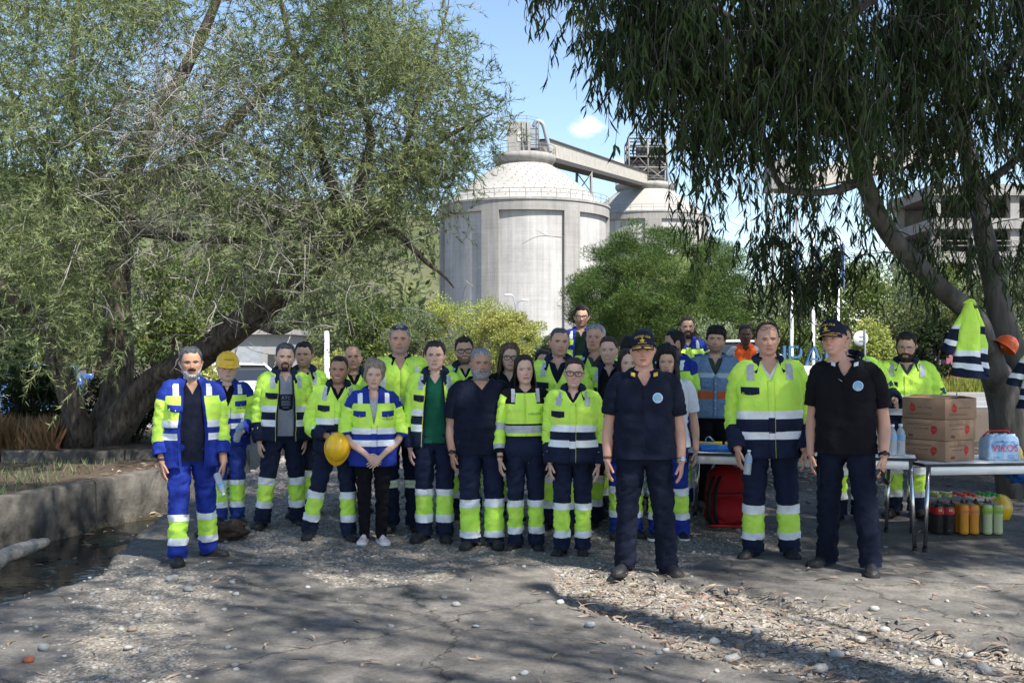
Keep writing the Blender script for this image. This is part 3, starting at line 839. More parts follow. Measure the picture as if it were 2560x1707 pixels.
	for i in range(n):
		bare = BARE[i]
		npl = rs.integers(6, 10) if bare < .28 else rs.integers(1, 4)
		for _ in range(npl):
			c = ends[i] + rs.normal(0, .22, 3)
			ax = unit(np.array((rs.normal(0, .7), rs.normal(0, .7), rs.normal(.15, .7))))
			L = rs.uniform(.25, .55); m = 28
			t = rs.random(m) ** .8
			pos = c + ax * (t * L)[:, None] + np.array((0, 0, -1.0)) * (t ** 2 * L * .35)[:, None]
			dv = unit(ax + rs.normal(0, .55, (m, 3)) + np.array((0, 0, -.25)))
			B.append(pos); D.append(dv); Ls.append(rs.uniform(.06, .135, m)); Wd.append(rs.uniform(.008, .0145, m))
	V, Tq = tri_blades(np.concatenate(B), np.concatenate(D), np.concatenate(Ls), np.concatenate(Wd), rs)
	f = Acc(); f.add(V, T=Tq); f.build('crown', M_TLEAF, par, smooth=False)
	# bare pale twigs, mostly in the middle of the crown
	b = Acc()
	for _ in range(1450):
		u = rs.random()
		if u < .42: px, py, d = rs.normal(420, 120), rs.normal(300, 110), rs.uniform(13.6, 15.5)
		elif u < .75: px, py, d = rs.normal(560, 200), rs.normal(560, 120), rs.uniform(13.6, 16.5)
		elif u < .88: px, py, d = rs.normal(900, 130), rs.normal(280, 200), rs.uniform(13.8, 15.5)
		else: px, py, d = rs.uniform(0, 900), rs.uniform(0, 850), rs.uniform(13.5, 16.5)
		c = W(px, py, d); ax = unit(np.array((rs.normal(0, 1), rs.normal(0, .7), rs.normal(-.25, .7)))); L = rs.uniform(.25, .8)
		p = catmull([c, c + ax * L * .5 + rs.normal(0, .05, 3), c + ax * L + np.array((0, 0, -.18 * L)) + rs.normal(0, .08, 3)], 3)
		atube(b, p, np.linspace(.0062, .0026, len(p)), 3, cap=False)
		for q in range(rs.integers(1, 4)):
			s = p[rs.integers(1, len(p) - 1)]; e = s + unit(ax + rs.normal(0, .6, 3)) * L * rs.uniform(.25, .5)
			atube(b, np.array([s, (s + e) / 2 + rs.normal(0, .02, 3), e]), np.array([.0036, .003, .0018]), 3, cap=False)
	b.build('bare_twigs', M_TWIG, par)
tamarisk()
# ---- eucalyptus over the tables
SUNV = np.array(sun_dir)
PATCHES = [(.45, 8.30, .95, .42, 1.0), (1.20, 7.72, .85, .50, 1.0), (1.65, 7.15, .75, .45, 1.0), (1.45, 6.45, .45, .25, .95), (2.35, 6.1, .55, .35, .95), (3.75, 8.45, .55, .3, .95), (3.1, 7.6, .35, .22, .8), (.2, 7.3, .5, .12, .5), (-.4, 6.1, .4, .12, .55), (.5, 5.4, .5, .12, .6), (-2.3, 6.9, .6, .22, .55), (-1.5, 7.6, .3, .1, .4), (-3.0, 8.1, .5, .2, .45), (-5.6, 11.6, .5, .4, .8), (3.4, 6.9, .5, .2, .7), (1.9, 8.4, .35, .1, .6), (-3.35, 9.75, .3, .25, .8)]
def eucalyptus():
	rs = np.random.default_rng(23)
	base = P(2550, 1230, 11.9); base[2] = float(base_z(base[0], base[1]))
	par = empty('eucalyptus_tree', tuple(base), label='eucalyptus with pale peeling bark and dark drooping leaves over the tables', cat='tree')
	W = lambda px, py, d: P(px, py, d) - base
	tr = Acc(); sk = []
	sk.append(limb(tr, [W(2552, 1250, 11.9), W(2545, 1000, 11.9), W(2530, 900, 11.9), W(2500, 780, 11.9), W(2470, 640, 11.9), W(2440, 480, 11.8), W(2400, 300, 11.7), W(2370, 120, 11.6), W(2330, -120, 11.4), W(2250, -500, 11)], [.22, .18, .15, .125, .105, .09, .08, .065, .055, .03], 18, bark=.10, seed=31))
	sk.append(limb(tr, [W(2520, 1000, 11.9), W(2470, 880, 11.7), W(2440, 800, 11.5), W(2330, 700, 11.2), W(2220, 580, 10.8), W(2160, 450, 10.5), W(2130, 330, 10.2), W(2075, 230, 10.0), W(2060, 90, 9.8), W(2030, -80, 9.5), W(1980, -400, 9)], [.13, .11, .10, .09, .085, .08, .075, .065, .05, .04, .02], 16, bark=.09, seed=32))
	for pts, r in (
		([W(2130, 340, 10.2), W(2040, 260, 10.0), W(1960, 210, 9.8), W(1900, 100, 9.5), W(1850, -60, 9.3)], [.075, .055, .045, .035, .02]),
		([W(2160, 450, 10.5), W(2070, 480, 10.2), W(1960, 470, 10.0), W(1920, 380, 9.9), W(1880, 250, 9.7), W(1800, 160, 9.5)], [.05, .035, .03, .025, .02, .012]),
		([W(1900, 100, 9.5), W(1800, 30, 9.3), W(1650, -60, 9.1), W(1480, -120, 9.0), W(1340, -160, 9)], [.035, .03, .025, .018, .01]),
		([W(2400, 300, 11.7), W(2500, 180, 11.3), W(2620, 40, 11), W(2700, -150, 10.6)], [.06, .045, .035, .02]),
		([W(2440, 480, 11.8), W(2540, 400, 11.4), W(2640, 320, 11.0), W(2720, 250, 10.6)], [.05, .04, .03, .02]),
		([W(2060, 90, 9.8), W(2180, 0, 9.5), W(2300, -100, 9.2)], [.05, .035, .02]),
	):
		sk.append(limb(tr, pts, r, 10, bark=.07, seed=30 + len(sk)))
	# sawn stump of a limb beside the tables
	limb(tr, [W(2540, 1245, 11.75), W(2510, 1000, 11.6), W(2480, 920, 11.4), W(2462, 868, 11.3), W(2458, 858, 11.28)], [.19, .155, .135, .125, .03], 18, bark=.12, seed=41)
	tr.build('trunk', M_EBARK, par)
	# leaves in view: pendulous strands
	up = [(1330, -220), (2620, -220), (2620, 700), (2500, 730), (2380, 735), (2300, 750), (2200, 720), (2080, 770), (2010, 800), (1930, 740), (1880, 640), (1900, 560), (1990, 470), (1960, 430), (1870, 400), (1810, 430), (1780, 560), (1750, 650), (1725, 570), (1722, 490), (1705, 430), (1680, 370), (1630, 285), (1530, 190), (1440, 60), (1400, 110), (1370, 80), (1340, -40)]
	N_ = 4000; px = rs.uniform(1330, 2620, N_); py = rs.uniform(-220, 870, N_)
	dn = np.where(py < 330, .95, .74); dn = np.where(px > 2250, dn * 1.0, dn); dn = np.where((py > 600) & (px > 2080), dn * .6, dn)
	dn = np.where(fbm(np.stack([px * .006, py * .004, 0 * px + 1.0], -1), 9, 2) > .32, dn * .2, dn)
	ok = in_poly(px, py + 40, up) & (rs.random(N_) < dn); px, py = px[ok][:900], py[ok][:900]
	dd = np.where(px < 2200, rs.uniform(8.6, 11.2, len(px)), rs.uniform(9.4, 12.4, len(px))); dd = np.where(py > 420, np.where(px > 2180, rs.uniform(10.0, 12.2, len(px)), rs.uniform(11.3, 12.6, len(px))), dd)
	T = [W(a_, b_ - 45, c_) for a_, b_, c_ in zip(px, py, dd)]
	T = np.array(T)
	tw = grow(sk, T, rs, .12, .08)
	ta = Acc()
	for p, r in tw: atube(ta, p, np.minimum(r, .02), 4, cap=False)
	B, D, Ls, Wd = [], [], [], []
	def strand(c, L, nl, big=1.0):
		drift = rs.normal(0, .10, 2)
		p = catmull([c, c + np.array((drift[0] * .6, drift[1] * .6, -.30 * L)), c + np.array((drift[0], drift[1], -L))], 3)
		if big == 1.0: atube(ta, p, np.linspace(.004, .0018, len(p)), 3, cap=False)
		t = rs.random(nl)
		pos = np.stack([np.interp(t, np.linspace(0, 1, len(p)), p[:, q]) for q in range(3)], 1)
		dv = unit(np.stack([rs.normal(0, .38, nl), rs.normal(0, .38, nl), -np.ones(nl)], 1))
		B.append(pos); D.append(dv); Ls.append(rs.uniform(.10, .185, nl) * big); Wd.append(rs.uniform(.014, .024, nl) * big)
	for c in T:
		for _ in range(rs.integers(3, 6)):
			strand(c + rs.normal(0, .12, 3), rs.uniform(.22, .62), int(rs.integers(9, 15)))
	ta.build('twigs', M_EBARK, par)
	V, Q, T3 = lance_leaves(np.concatenate(B), np.concatenate(D), np.concatenate(Ls), np.concatenate(Wd), rs)
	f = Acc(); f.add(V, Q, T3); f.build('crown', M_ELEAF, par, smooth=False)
eucalyptus()
def shade_tree():
	"""the second eucalyptus, behind and above the camera: its crown shades the group"""
	rs = np.random.default_rng(29)
	base = np.array((8.2, -1.5, 0.0))
	par = empty('eucalyptus_tree', tuple(base), label='tall eucalyptus beside the camera whose crown shades the group', cat='tree')
	tr = Acc(); sk = []
	A = lambda *p: np.array(p, float) - base
	sk.append(limb(tr, [A(8.2, -1.5, -.1), A(8.0, -1.2, 2.5), A(7.6, -.6, 5), A(7.2, .2, 9), A(6.6, 1.2, 13)], [.42, .34, .30, .22, .12], 16, bark=.1, seed=51))
	for e, r in (((3.0, 1.0, 10.8), .15), ((6.5, 3.5, 11), .15), ((1.5, 3.0, 10.8), .12), ((9.5, 3.5, 10.4), .12), ((-.5, 5.0, 10.6), .08), ((4.5, 6.5, 10.8), .09), ((8.5, 6.5, 10.6), .08), ((-2.5, 2.0, 10.4), .07), ((-1.5, 8.0, 10.8), .05)):
		s = np.array((7.4, -.2, 7.2)); m_ = (s + np.array(e)) / 2 + np.array((.3, -.3, .9))
		sk.append(limb(tr, [s - base, m_ - base, np.array(e) - base], [r * .42, r * .30, r * .16], 8, bark=.06, seed=52 + len(sk)))
	tr.build('trunk', M_EBARK, par)
	T = []
	while len(T) < 2700:
		gx, gy = rs.uniform(-8.0, 6.2), (rs.uniform(2.2, 18.5) if rs.random() < .62 else rs.uniform(8.7, 13.5))
		if gy > 13 and gx < -3.0: continue
		keep = .97
		if gy < 8.0: keep = .95
		if gx < -4.6: keep = .75
		for (x, y, rx, ry, s) in PATCHES:
			q = ((gx - x) / (rx + .26)) ** 2 + ((gy - y) / (ry + .24)) ** 2
			if q < 1.0: keep *= 1 - s
		if rs.random() > keep: continue
		z = rs.uniform(8.0, 12.5) if gy < 13 else rs.uniform(9.5, 13)
		p = np.array((gx, gy, 0)) + SUNV * (z / SUNV[2])
		if p[2] < CZ + .36 * max(p[1], 0) + .5: continue           # stays above the picture
		T.append(p - base)
	T = np.array(T)
	tw = grow(sk, T, rs, .05, .06)
	ta = Acc()
	for p, r in tw: atube(ta, p, np.minimum(r, .03), 3, cap=False)
	ta.build('twigs', M_EBARK, par)
	n = 40
	B = (T[:, None, :] + rs.normal(0, 1, (len(T), n, 3)) * np.array((.19, .19, .16))).reshape(-1, 3)
	D = unit(np.stack([rs.normal(0, .5, len(B)), rs.normal(0, .5, len(B)), -np.ones(len(B)) * .8], 1))
	V, Q = quad_leaves(B, D, rs.uniform(.14, .24, len(B)), rs.uniform(.035, .06, len(B)), rs)
	f = Acc(); f.add(V, Q); f.build('crown', M_ELEAF, par, smooth=False)
shade_tree()
# ---- clumped crowns
def clump_crown(acc, centres, radii, n, size, rs, squash=.75, needle=False, up=.25):
	"""leaf-sized faces spread over many small clumps"""
	k = len(centres)
	u = unit(rs.normal(0, 1, (k, n, 3))); rad = rs.random((k, n, 1)) ** .45
	pos = centres[:, None, :] + u * rad * radii[:, None, None] * np.array((1, 1, squash))
	dv = unit(u + rs.normal(0, .45, u.shape) + np.array((0, 0, up)))
	pos = pos.reshape(-1, 3); dv = dv.reshape(-1, 3); m = len(pos)
	if needle:
		V, T = tri_blades(pos, dv, rs.uniform(.7, 1.3, m) * size, rs.uniform(.8, 1.2, m) * size * .22, rs); acc.add(V, T=T)
	else:
		V, Q = quad_leaves(pos, dv, rs.uniform(.7, 1.3, m) * size, rs.uniform(.8, 1.2, m) * size * .5, rs); acc.add(V, Q)
def shell_points(n, c, r, rs, low=-.35, jit=.12):
	u = unit(rs.normal(0, 1, (n * 3, 3))); u = u[u[:, 2] > low][:n]
	s = 1 + .18 * fbm(u * 2.2, int(rs.integers(0, 999)), 3)
	return np.asarray(c) + u * np.asarray(r) * (s * rs.uniform(1 - jit * 2, 1 + jit * .3, len(u)))[:, None]
def pine():
	rs = np.random.default_rng(37); d = 62.0
	b = P(1655, 890, d); b[2] = float(base_z(b[0], d))
	par = empty('stone_pine_tree', tuple(b), label='broad rounded pine with dense bright green clumps before the silos', cat='tree')
	px = F / d
	c = P(1665, 775, d) - b
	t = Acc(); sk = [limb(t, [(0, 0, -.3), (.1, 0, 1.2), (0, .1, 2.4), (-.2, 0, 3.8)], [.36, .3, .26, .16], 12, bark=.15, seed=61)]
	for q in range(9):
		a_ = q / 9 * 2 * pi; e = np.array((cos(a_) * 3.6, sin(a_) * 3.2, c[2] + 1.0 + rs.uniform(-1, .8)))
		sk.append(limb(t, [(0, 0, 2.0), e * .5 + np.array((0, 0, .6)), e], [.14, .09, .04], 7, bark=.1, seed=62 + q))
	t.build('trunk', M_PBARK, par)
	C = np.concatenate([shell_points(210, c, np.array((5.15, 4.4, 4.5)), rs, -.55, .07), shell_points(60, c + np.array((0, 0, -.2)), np.array((4.2, 3.5, 3.6)), rs, -.6), shell_points(60, c + np.array((2.6, .3, -1.3)), np.array((3.4, 3, 2.7)), rs, -.6)])
	R = rs.uniform(.55, 1.0, len(C))
	f = Acc(); clump_crown(f, C, R, 560, .16, rs, .62, True, .6)
	th = np.linspace(.01, pi * .80, 16)[:, None]; ph = np.arange(30)[None, :] / 30 * 2 * pi; U = np.stack([np.sin(th) * np.cos(ph), np.sin(th) * np.sin(ph), np.cos(th) + 0 * ph], -1)
	f.add(c + U * np.array((3.5, 2.9, 3.0)) * (1 + .12 * fbm(U * 3, 6, 2))[..., None], grid_q(16, 30, True)); f.build('crown', M_PLEAF, par, smooth=False)
pine()
SHRUB_N = 0
def shrub(px, ytop, ybot, d, wpx, m, label, n=26, leaf=.16, per=110, rag=.2, group=None, name='shrub', seed=None, cat='shrub', hang=0.0):
	"""a bush or small tree that spans ytop..ybot and wpx pixels at d metres"""
	global SHRUB_N
	SHRUB_N += 1; rs = np.random.default_rng(100 + SHRUB_N if seed is None else seed)
	top, bot = P(px, ytop, d), P(px, ybot, d)
	gz = min(bot[2], max(float(base_z(bot[0], d)), bot[2] - 3)); bot[2] = gz
	par = empty(name, tuple(bot), label=label, cat=cat, group=group)
	h = top[2] - bot[2]; w = wpx / F * d / 2
	c = np.array((0, 0, h * .55)); r = np.array((w * .9, w * .8, h * .45))
	t = Acc()
	for q in range(4):
		a_ = rs.uniform(0, 2 * pi); e = np.array((cos(a_) * w * .5, sin(a_) * w * .4, h * rs.uniform(.55, .85)))
		limb(t, [(0, 0, -.1), e * .5 + rs.normal(0, .05 * w, 3), e], [.03 * h * .5 + .02, .02 * h * .5 + .012, .012], 6, bark=.1, seed=q)
	t.build('trunk', M_PBARK, par)
	C = np.concatenate([shell_points(n, c, r, rs, -.9, rag), c + rs.uniform(-1, 1, (n // 2, 3)) * r * .75])
	R = rs.uniform(.16, .32, len(C)) * min(w, h * .8)
	f = Acc(); clump_crown(f, C, R, per, leaf, rs, .9, False, .25 - hang); f.build('crown', m, par, smooth=False)
	return par
G_BACK = 'shrubs and trees behind the people'
for a in (
	(1165, 728, 905, 46, 250, M_LIME, 'tall lime green weeping shrub before the big silo', 46, .085, 330), (1265, 762, 905, 44, 150, M_YEL2, 'yellow-tipped shrub right of the lime green one', 30, .085, 330), (1320, 800, 905, 48, 150, M_LIME, 'small lime shrub below the silo lamp post', 28, .085, 330),
	(1045, 770, 905, 44, 170, M_OLV, 'grey-green shrub left of the lime green weeping one', 34, .085, 330), (945, 720, 905, 52, 210, M_MIDG, 'mid green tree behind the person with tilted-back head', 40, .17, 150), (1390, 815, 905, 40, 110, M_OLV, 'grey-green shrub at the foot of the pine', 24, .13, 130),
	(830, 700, 900, 55, 220, M_OLV, 'grey-green tree behind the white lamp pole', 40, .18, 150), (700, 650, 900, 60, 260, M_OLV, 'pale green tree seen under the leaning limb', 44, .2, 150), (560, 640, 900, 58, 260, M_MIDG, 'mid green tree seen between the tamarisk trunks', 44, .2, 140), (400, 620, 930, 50, 260, M_MIDG, 'mid green tree behind the upright tamarisk trunk', 44, .2, 140),
	(230, 560, 950, 45, 280, M_OLV, 'grey-green tree behind the tamarisk at the far left', 46, .2, 140), (60, 560, 960, 42, 300, M_MIDG, 'mid green tree at the left edge behind the tamarisk', 46, .2, 140), (-60, 700, 1000, 30, 260, M_DARK, 'dark bush at the left edge below the tamarisk', 40, .15, 140),
	(1930, 690, 900, 60, 240, M_OLV, 'pale green tree right of the pine behind the flagpoles', 42, .2, 150), (2090, 640, 900, 66, 300, M_MIDG, 'mid green tree behind the three flagpoles', 48, .22, 150), (2250, 620, 900, 70, 300, M_OLV, 'pale sunlit tree behind the round road sign', 48, .22, 150), (2400, 660, 900, 64, 260, M_MIDG, 'mid green tree behind the hanging jacket', 44, .2, 150), (2540, 640, 900, 60, 240, M_OLV, 'grey-green tree at the right edge behind the trunk', 42, .2, 140),
	(2330, 790, 905, 40, 120, M_DARK, 'dark bush behind the stacked boxes', 26, .13, 140), (2180, 800, 905, 44, 140, M_LIME, 'sunlit light bush beside the round road sign', 28, .13, 140), (1760, 800, 905, 52, 220, M_OLV, 'olive bush below the pine at its right side', 34, .15, 130), (1990, 790, 905, 50, 160, M_MIDG, 'mid green bush between the flagpoles', 28, .14, 130),
	(825, 885, 935, 33, 150, M_YEL2, 'low yellow flowering hedge behind the person with tilted-back head', 26, .09, 130), (1010, 890, 940, 36, 130, M_YEL2, 'low yellow hedge behind the tall yellow polo', 24, .09, 120), (500, 900, 985, 26, 150, M_YEL2, 'yellow-green bush behind the open blue and yellow jacket', 26, .09, 130), (640, 830, 900, 40, 150, M_DARK, 'dark bush under the leaning limb', 28, .12, 120),
	(330, 930, 1120, 17.6, 220, M_DARK, 'dark tangled bush between the tamarisk trunks', 44, .07, 170), (455, 960, 1120, 17.8, 140, M_DARK, 'dark bush beside the kerb behind the open blue jacket', 34, .06, 150), (90, 900, 1120, 18.2, 200, M_DARK, 'dark bush left of the tamarisk base', 44, .07, 160), (620, 1000, 1105, 19.5, 200, M_DARK, 'dark low bush behind the yellow hard hat', 34, .07, 140),
):
	shrub(*a, group=G_BACK)
def hillside():
	rs = np.random.default_rng(71)
	xs = np.linspace(-420, 120, 50); ys = np.linspace(210, 640, 26)
	X, Y = np.meshgrid(xs, ys)
	ridge = interp(X / np.maximum(Y, 1) * F + 1280, [-1200, 0, 500, 900, 1060, 1200, 1500, 1900], [122, 117, 110, 98, 90, 66, 30, 5])
	Z = -2 + ridge * sstep(200, 520, Y) * .72 * (1 + .08 * fbm(np.stack([X * .012, Y * .012, 0 * X], -1), 3, 3))
	a = Acc(); a.add(np.stack([X, Y, Z], -1), grid_q(26, 50)); a.build('hill', mat('hill_soil', (.045, .058, .022), col2=(.10, .10, .05), rough=.95, vscale=.02), kind='structure')
	n = 5000
	fx, fy = rs.random(n) * 49, rs.random(n) ** 1.3 * 25
	i, j = fy.astype(int).clip(0, 24), fx.astype(int).clip(0, 48); u, v = fx - j, fy - i
	bl = lambda A: (A[i, j] * (1 - u) * (1 - v) + A[i, j + 1] * u * (1 - v) + A[i + 1, j] * (1 - u) * v + A[i + 1, j + 1] * u * v)
	C = np.stack([bl(X), bl(Y), bl(Z) + 1.2], 1)
	keep = fbm(C * .03, 4, 2) > -.42; C = C[keep]
	f = Acc(); clump_crown(f, C, rs.uniform(1.8, 4.2, len(C)), 12, 2.4, rs, 1.25, False, .4)
	f.build('forest', M_HILL, kind='stuff', label='pine forest covering the far hillside', cat='forest', smooth=False)
hillside()
# ------------------------------------------------------------------ road, verge and far furniture
M_ASPH = mat('road_asphalt', (.16, .16, .165), col2=(.24, .24, .24), rough=.9, vscale=2, bump=.3, bscale=30)
M_WLINE = mat('road_paint', (.75, .75, .74), rough=.7, var=.1)
M_WPAINT = mat('white_painted_metal', (.74, .74, .74), rough=.45, spec=.5, var=.05)
M_GALV = mat('galvanised_pole', (.42, .43, .44), rough=.45, metal=.5, var=.1)
M_CHROME = mat('chromed_tube', (.62, .62, .63), rough=.22, metal=1.0)
def sheet(name, x0, x1, y0, y1, dz, m, kind='structure', parent=None, n=24):
	X, Y = np.meshgrid(np.linspace(x0, x1, n), np.linspace(y0, y1, 6)); a = Acc()
	a.add(np.stack([X, Y, base_z(X, Y) + dz], -1), grid_q(6, n)); return a.build(name, m, parent, kind=kind)
road = sheet('road', -60, 60, 26, 33, .012, M_ASPH, n=120)
sheet('road_marking', -60, 60, 26.5, 26.65, .018, M_WLINE, kind=None, parent=road, n=120); sheet('road_marking', -60, 60, 29.4, 29.55, .018, M_WLINE, kind=None, parent=road, n=120)
def kerb():
	par = empty('kerb', (0, 33.2, 0), kind='structure')
	for i in range(40):
		x = -20 + i * 1.0; a = Acc(); z = float(base_z(x, 33.2)); abox(a, (x + .01, -.08, z - .1), (x + .99, .08, z + .14)); bevel(a.build('kerb_stone', M_SILOD, par, smooth=False), .015)
kerb()
def grass_patch(name, region, n, h, m, seed, label=None, zf=None, kind='stuff'):
	rs = np.random.default_rng(seed); x = rs.uniform(region[0], region[1], n); y = rs.uniform(region[2], region[3], n)
	z = (terrain_z if zf is None else zf)(x, y)
	B = np.stack([x, y, z - .01], 1); D = unit(np.stack([rs.normal(0, .35, n), rs.normal(0, .35, n), np.ones(n)], 1)); hh = h * rs.uniform(.4, 1.15, n) * (1 + .35 * fbm(np.stack([x * .9, y * .9, 0 * x], -1), seed, 2))
	V, T = tri_blades(B, D, np.abs(hh), hh * .10 + .006, rs); a = Acc(); a.add(V, T=T)
	return a.build(name, m, smooth=False, kind=kind, label=label, cat='grass')
grass_patch('grass', (13, 30, 35, 52), 26000, .42, M_GRASS, 3, 'bright yellow-green grass verge beyond the road')
grass_patch('grass', (-7.8, -5.2, 9.5, 15.8), 1500, .12, M_OLV, 4, 'sparse weeds on the bank above the channel wall')
grass_patch('dry_grass', (-8.4, -6.6, 16.2, 17.6), 5200, .42, M_DRY, 5, 'rust brown dry grass beside the tamarisk base')
def pole(name, px, y0, y1, d, r, m, label, cat, group=None):
	b = P(px, y1, d); b[2] = float(base_z(b[0], d)); h = P(px, y0, d)[2] - b[2]
	par = empty(name, tuple(b), label=label, cat=cat, group=group)
	a = Acc(); alathe(a, [(r * 1.25, 0), (r, .3), (r * .85, h), (0, h + .01)], 12); a.build('pole', m, par)
	a = Acc(); alathe(a, [(r * 2.2, 0), (r * 2.2, .06), (r * 1.2, .09)], 12); a.build('base_plate', M_GALV, par)
	return par, h
pole('white_pole', 817, 828, 1010, 30, .075, M_WPAINT, 'white metal pole behind the person with tilted-back head', 'pole')
M_FLAG = mat('pale_blue_flag', (.10, .20, .42), col2=(.45, .50, .58), rough=.8, vscale=3, bump=.3)
for i, (px, lab) in enumerate(((1979, 'flagpole nearest the pine with limp blue and white flag'), (2033, 'middle one of the three white flagpoles'), (2095, 'flagpole nearest the round road sign'))):
	par, h = pole('flagpole', px, 590 - i * 4, 925, 46 + i, .075, M_WPAINT, lab, 'flagpole', 'white flagpoles beyond the road')
	a = Acc(); th = np.linspace(0, 1, 12); Z = h - .3 - np.linspace(0, 1.9, 14)
	X = .05 + .30 * th[None, :] * (1 - .25 * np.linspace(0, 1, 14)[:, None]) + 0; Yq = .09 * np.sin(th[None, :] * 14 + np.linspace(0, 2, 14)[:, None])
	a.add(np.stack([X - .35 * (i == 0) * 0 - (.4 if i < 2 else 0) * 0 + 0 * Yq, Yq, np.broadcast_to(Z[:, None], X.shape) - .25 * th[None, :]], -1), grid_q(14, 12)); solid(a.build('flag', M_FLAG, par), .004)
def lamp_post():
	b = P(1291, 900, 80); b[2] = .45; par = empty('street_lamp', tuple(b), label='slim twin-armed street lamp standing before the big silo', cat='street lamp')
	h = P(1291, 760, 80)[2] - .45; a = Acc(); alathe(a, [(.11, 0), (.08, h * .6), (.055, h)], 10); a.build('post', M_GALV, par)
	for sx, top in ((-1, 738), (1, 752)):
		ht = P(0, top, 80)[2] - .45
		a = Acc(); atube(a, catmull([(0, 0, h - .6), (sx * .12, 0, h + .1), (sx * .3, 0, ht), (sx * .62, 0, ht + .05)], 5), .045, 6); a.build('arm', M_GALV, par)
		a = Acc(); abox(a, (sx * .62 - .22, -.12, ht - .02), (sx * .62 + .22, .12, ht + .1)); bevel(a.build('lamp_head', M_WPAINT, par), .03)
lamp_post()
def round_sign():
	b = P(2157, 940, 42); b[2] = float(base_z(b[0], 42)); par = empty('road_sign', tuple(b), label='back of a round road sign on a grey post', cat='road sign')
	zc = P(0, 846, 42)[2] - b[2]; a = Acc(); alathe(a, [(.035, 0), (.035, zc + .34)], 10, at=(.07, -.04, 0)); a.build('post', M_GALV, par)
	a = Acc(); alathe(a, [(0, -.012), (.27, -.012), (.28, 0), (.27, .012), (0, .012)], 28, at=(-.08, 0, zc), R=rot3('X', radians(90))); a.build('sign_disc', M_WPAINT, par)
	a = Acc(); abox(a, (-.12, -.035, zc - .1), (.1, -.016, zc - .06)); abox(a, (-.12, -.035, zc + .06), (.1, -.016, zc + .1)); a.build('bracket', M_GALV, par, smooth=False)
round_sign()
def fence():
	d = 56; x0, x1 = P(2060, 0, d)[0], P(2420, 0, d)[0]; z0 = .45; top = P(0, 868, d)[2]
	par = empty('palisade_fence', (x0, d, z0), label='dark metal palisade fence behind the stacked boxes', cat='fence')
	m = mat('dark_fence_paint', (.03, .035, .038), rough=.6); n = 62; L = x1 - x0; h = top - z0
	pk = Acc(); abox(pk, (-.028, -.012, .1), (.028, .012, h - .1)); pk.add([(-.028, -.012, h - .1), (.028, -.012, h - .1), (.028, .012, h - .1), (-.028, .012, h - .1), (0, 0, h)], T=[(0, 1, 4), (1, 2, 4), (2, 3, 4), (3, 0, 4)])
	me = pk.mesh('picket', [m], False)
	for i in range(n):
		o = bpy.data.objects.new('picket', me); COL.objects.link(o); o.parent = par; o.location = (L * (i + .5) / n, 0, 0)
	for z in (.3, h * .55, h - .35):
		a = Acc(); abox(a, (0, .013, z - .03), (L, .05, z + .03)); a.build('rail', m, par, smooth=False)
	for i in range(6):
		a = Acc(); abox(a, (L * i / 5 - .05, .052, 0), (L * i / 5 + .05, .15, h + .05)); a.build('post', m, par, smooth=False)
fence()
def pillar():
	d = 48; b = P(2380, 0, d); par = empty('gate_pillar', (b[0], d, .45), label='dull pink square gate pillar behind the hanging jacket', cat='pillar')
	h = P(0, 866, d)[2] - .45; m = mat('pink_render', (.30, .10, .13), rough=.85, var=.12, vscale=4, bump=.2)
	a = Acc(); abox(a, (-.36, -.3, 0), (.36, .3, h - .09)); bevel(a.build('shaft', m, par), .02)
	a = Acc(); abox(a, (-.42, -.36, h - .088), (.42, .36, h)); bevel(a.build('cap_stone', m, par), .02)
pillar()
def big_letters():
	d = 38.0; m = mat('blue_sign_letter', (.05, .13, .25), rough=.5, spec=.4, var=.06); side = M_WPAINT
	b = P(1990, 0, d); par = empty('letter_sign', (b[0], d, .45), label='large free-standing blue letters on a white plinth', cat='sign')
	z0, z1 = P(0, 914, d)[2] - .45, P(0, 864, d)[2] - .45; h = z1 - z0; x = P(1925, 0, d)[0] - b[0]
	for ch in 'ΗΡΑΚ':
		V, Fc = text_mesh(ch, h * 1.36, .06, 'LEFT')
		w = V[:, 0].max() - V[:, 0].min(); V[:, 0] += x - V[:, 0].min(); V[:, 2] += z0 - V[:, 2].min(); V[:, 0] += 0
		poly_obj('letter', V, Fc, m, par); x += w + .10
	x0 = P(1915, 0, d)[0] - b[0]
	for i in range(3):
		a = Acc(); abox(a, (x0 + i * 1.0 + .005, -.25, 0), (x0 + (i + 1) * 1.0 - .005, .35, z0 - .004)); a.build('plinth_block', M_WPAINT, par, smooth=False)
big_letters()
def gatehouse():
	d = 36; b = P(648, 0, d); par = empty('gatehouse', (b[0], d, 0), label='small pale grey concrete hut behind the white car', cat='building')
	zt = P(0, 838, d)[2]; w = 1.15; mw = mat('pale_hut_render', (.30, .295, .28), rough=.9, var=.1, vscale=1.5)
	a = Acc(); abox(a, (-w, -1, 0), (w, 2, zt)); a.build('wall', mw, par, smooth=False)
	a = Acc(); abox(a, (-w - .15, -1.2, zt + .003), (w + .15, 2.2, zt + .16)); a.build('roof', M_SILOD, par, smooth=False)
	a = Acc(); abox(a, (-.5, -1.03, .0), (.3, -1.002, 1.95)); a.build('door', M_GALV, par, smooth=False)
	a = Acc(); abox(a, (.5, -1.02, 1.0), (1.0, -1.002, 1.7)); a.build('window', M_DKLENS0, par, smooth=False)
M_DKLENS0 = mat('dark_window_glass', (.02, .024, .028), rough=.08, spec=.5)
gatehouse()
M_CARW = mat('white_car_paint', (.72, .73, .74), rough=.25, spec=.5, coat=.4); M_CARB = mat('blue_car_paint', (.03, .09, .26), rough=.25, spec=.5, coat=.4)
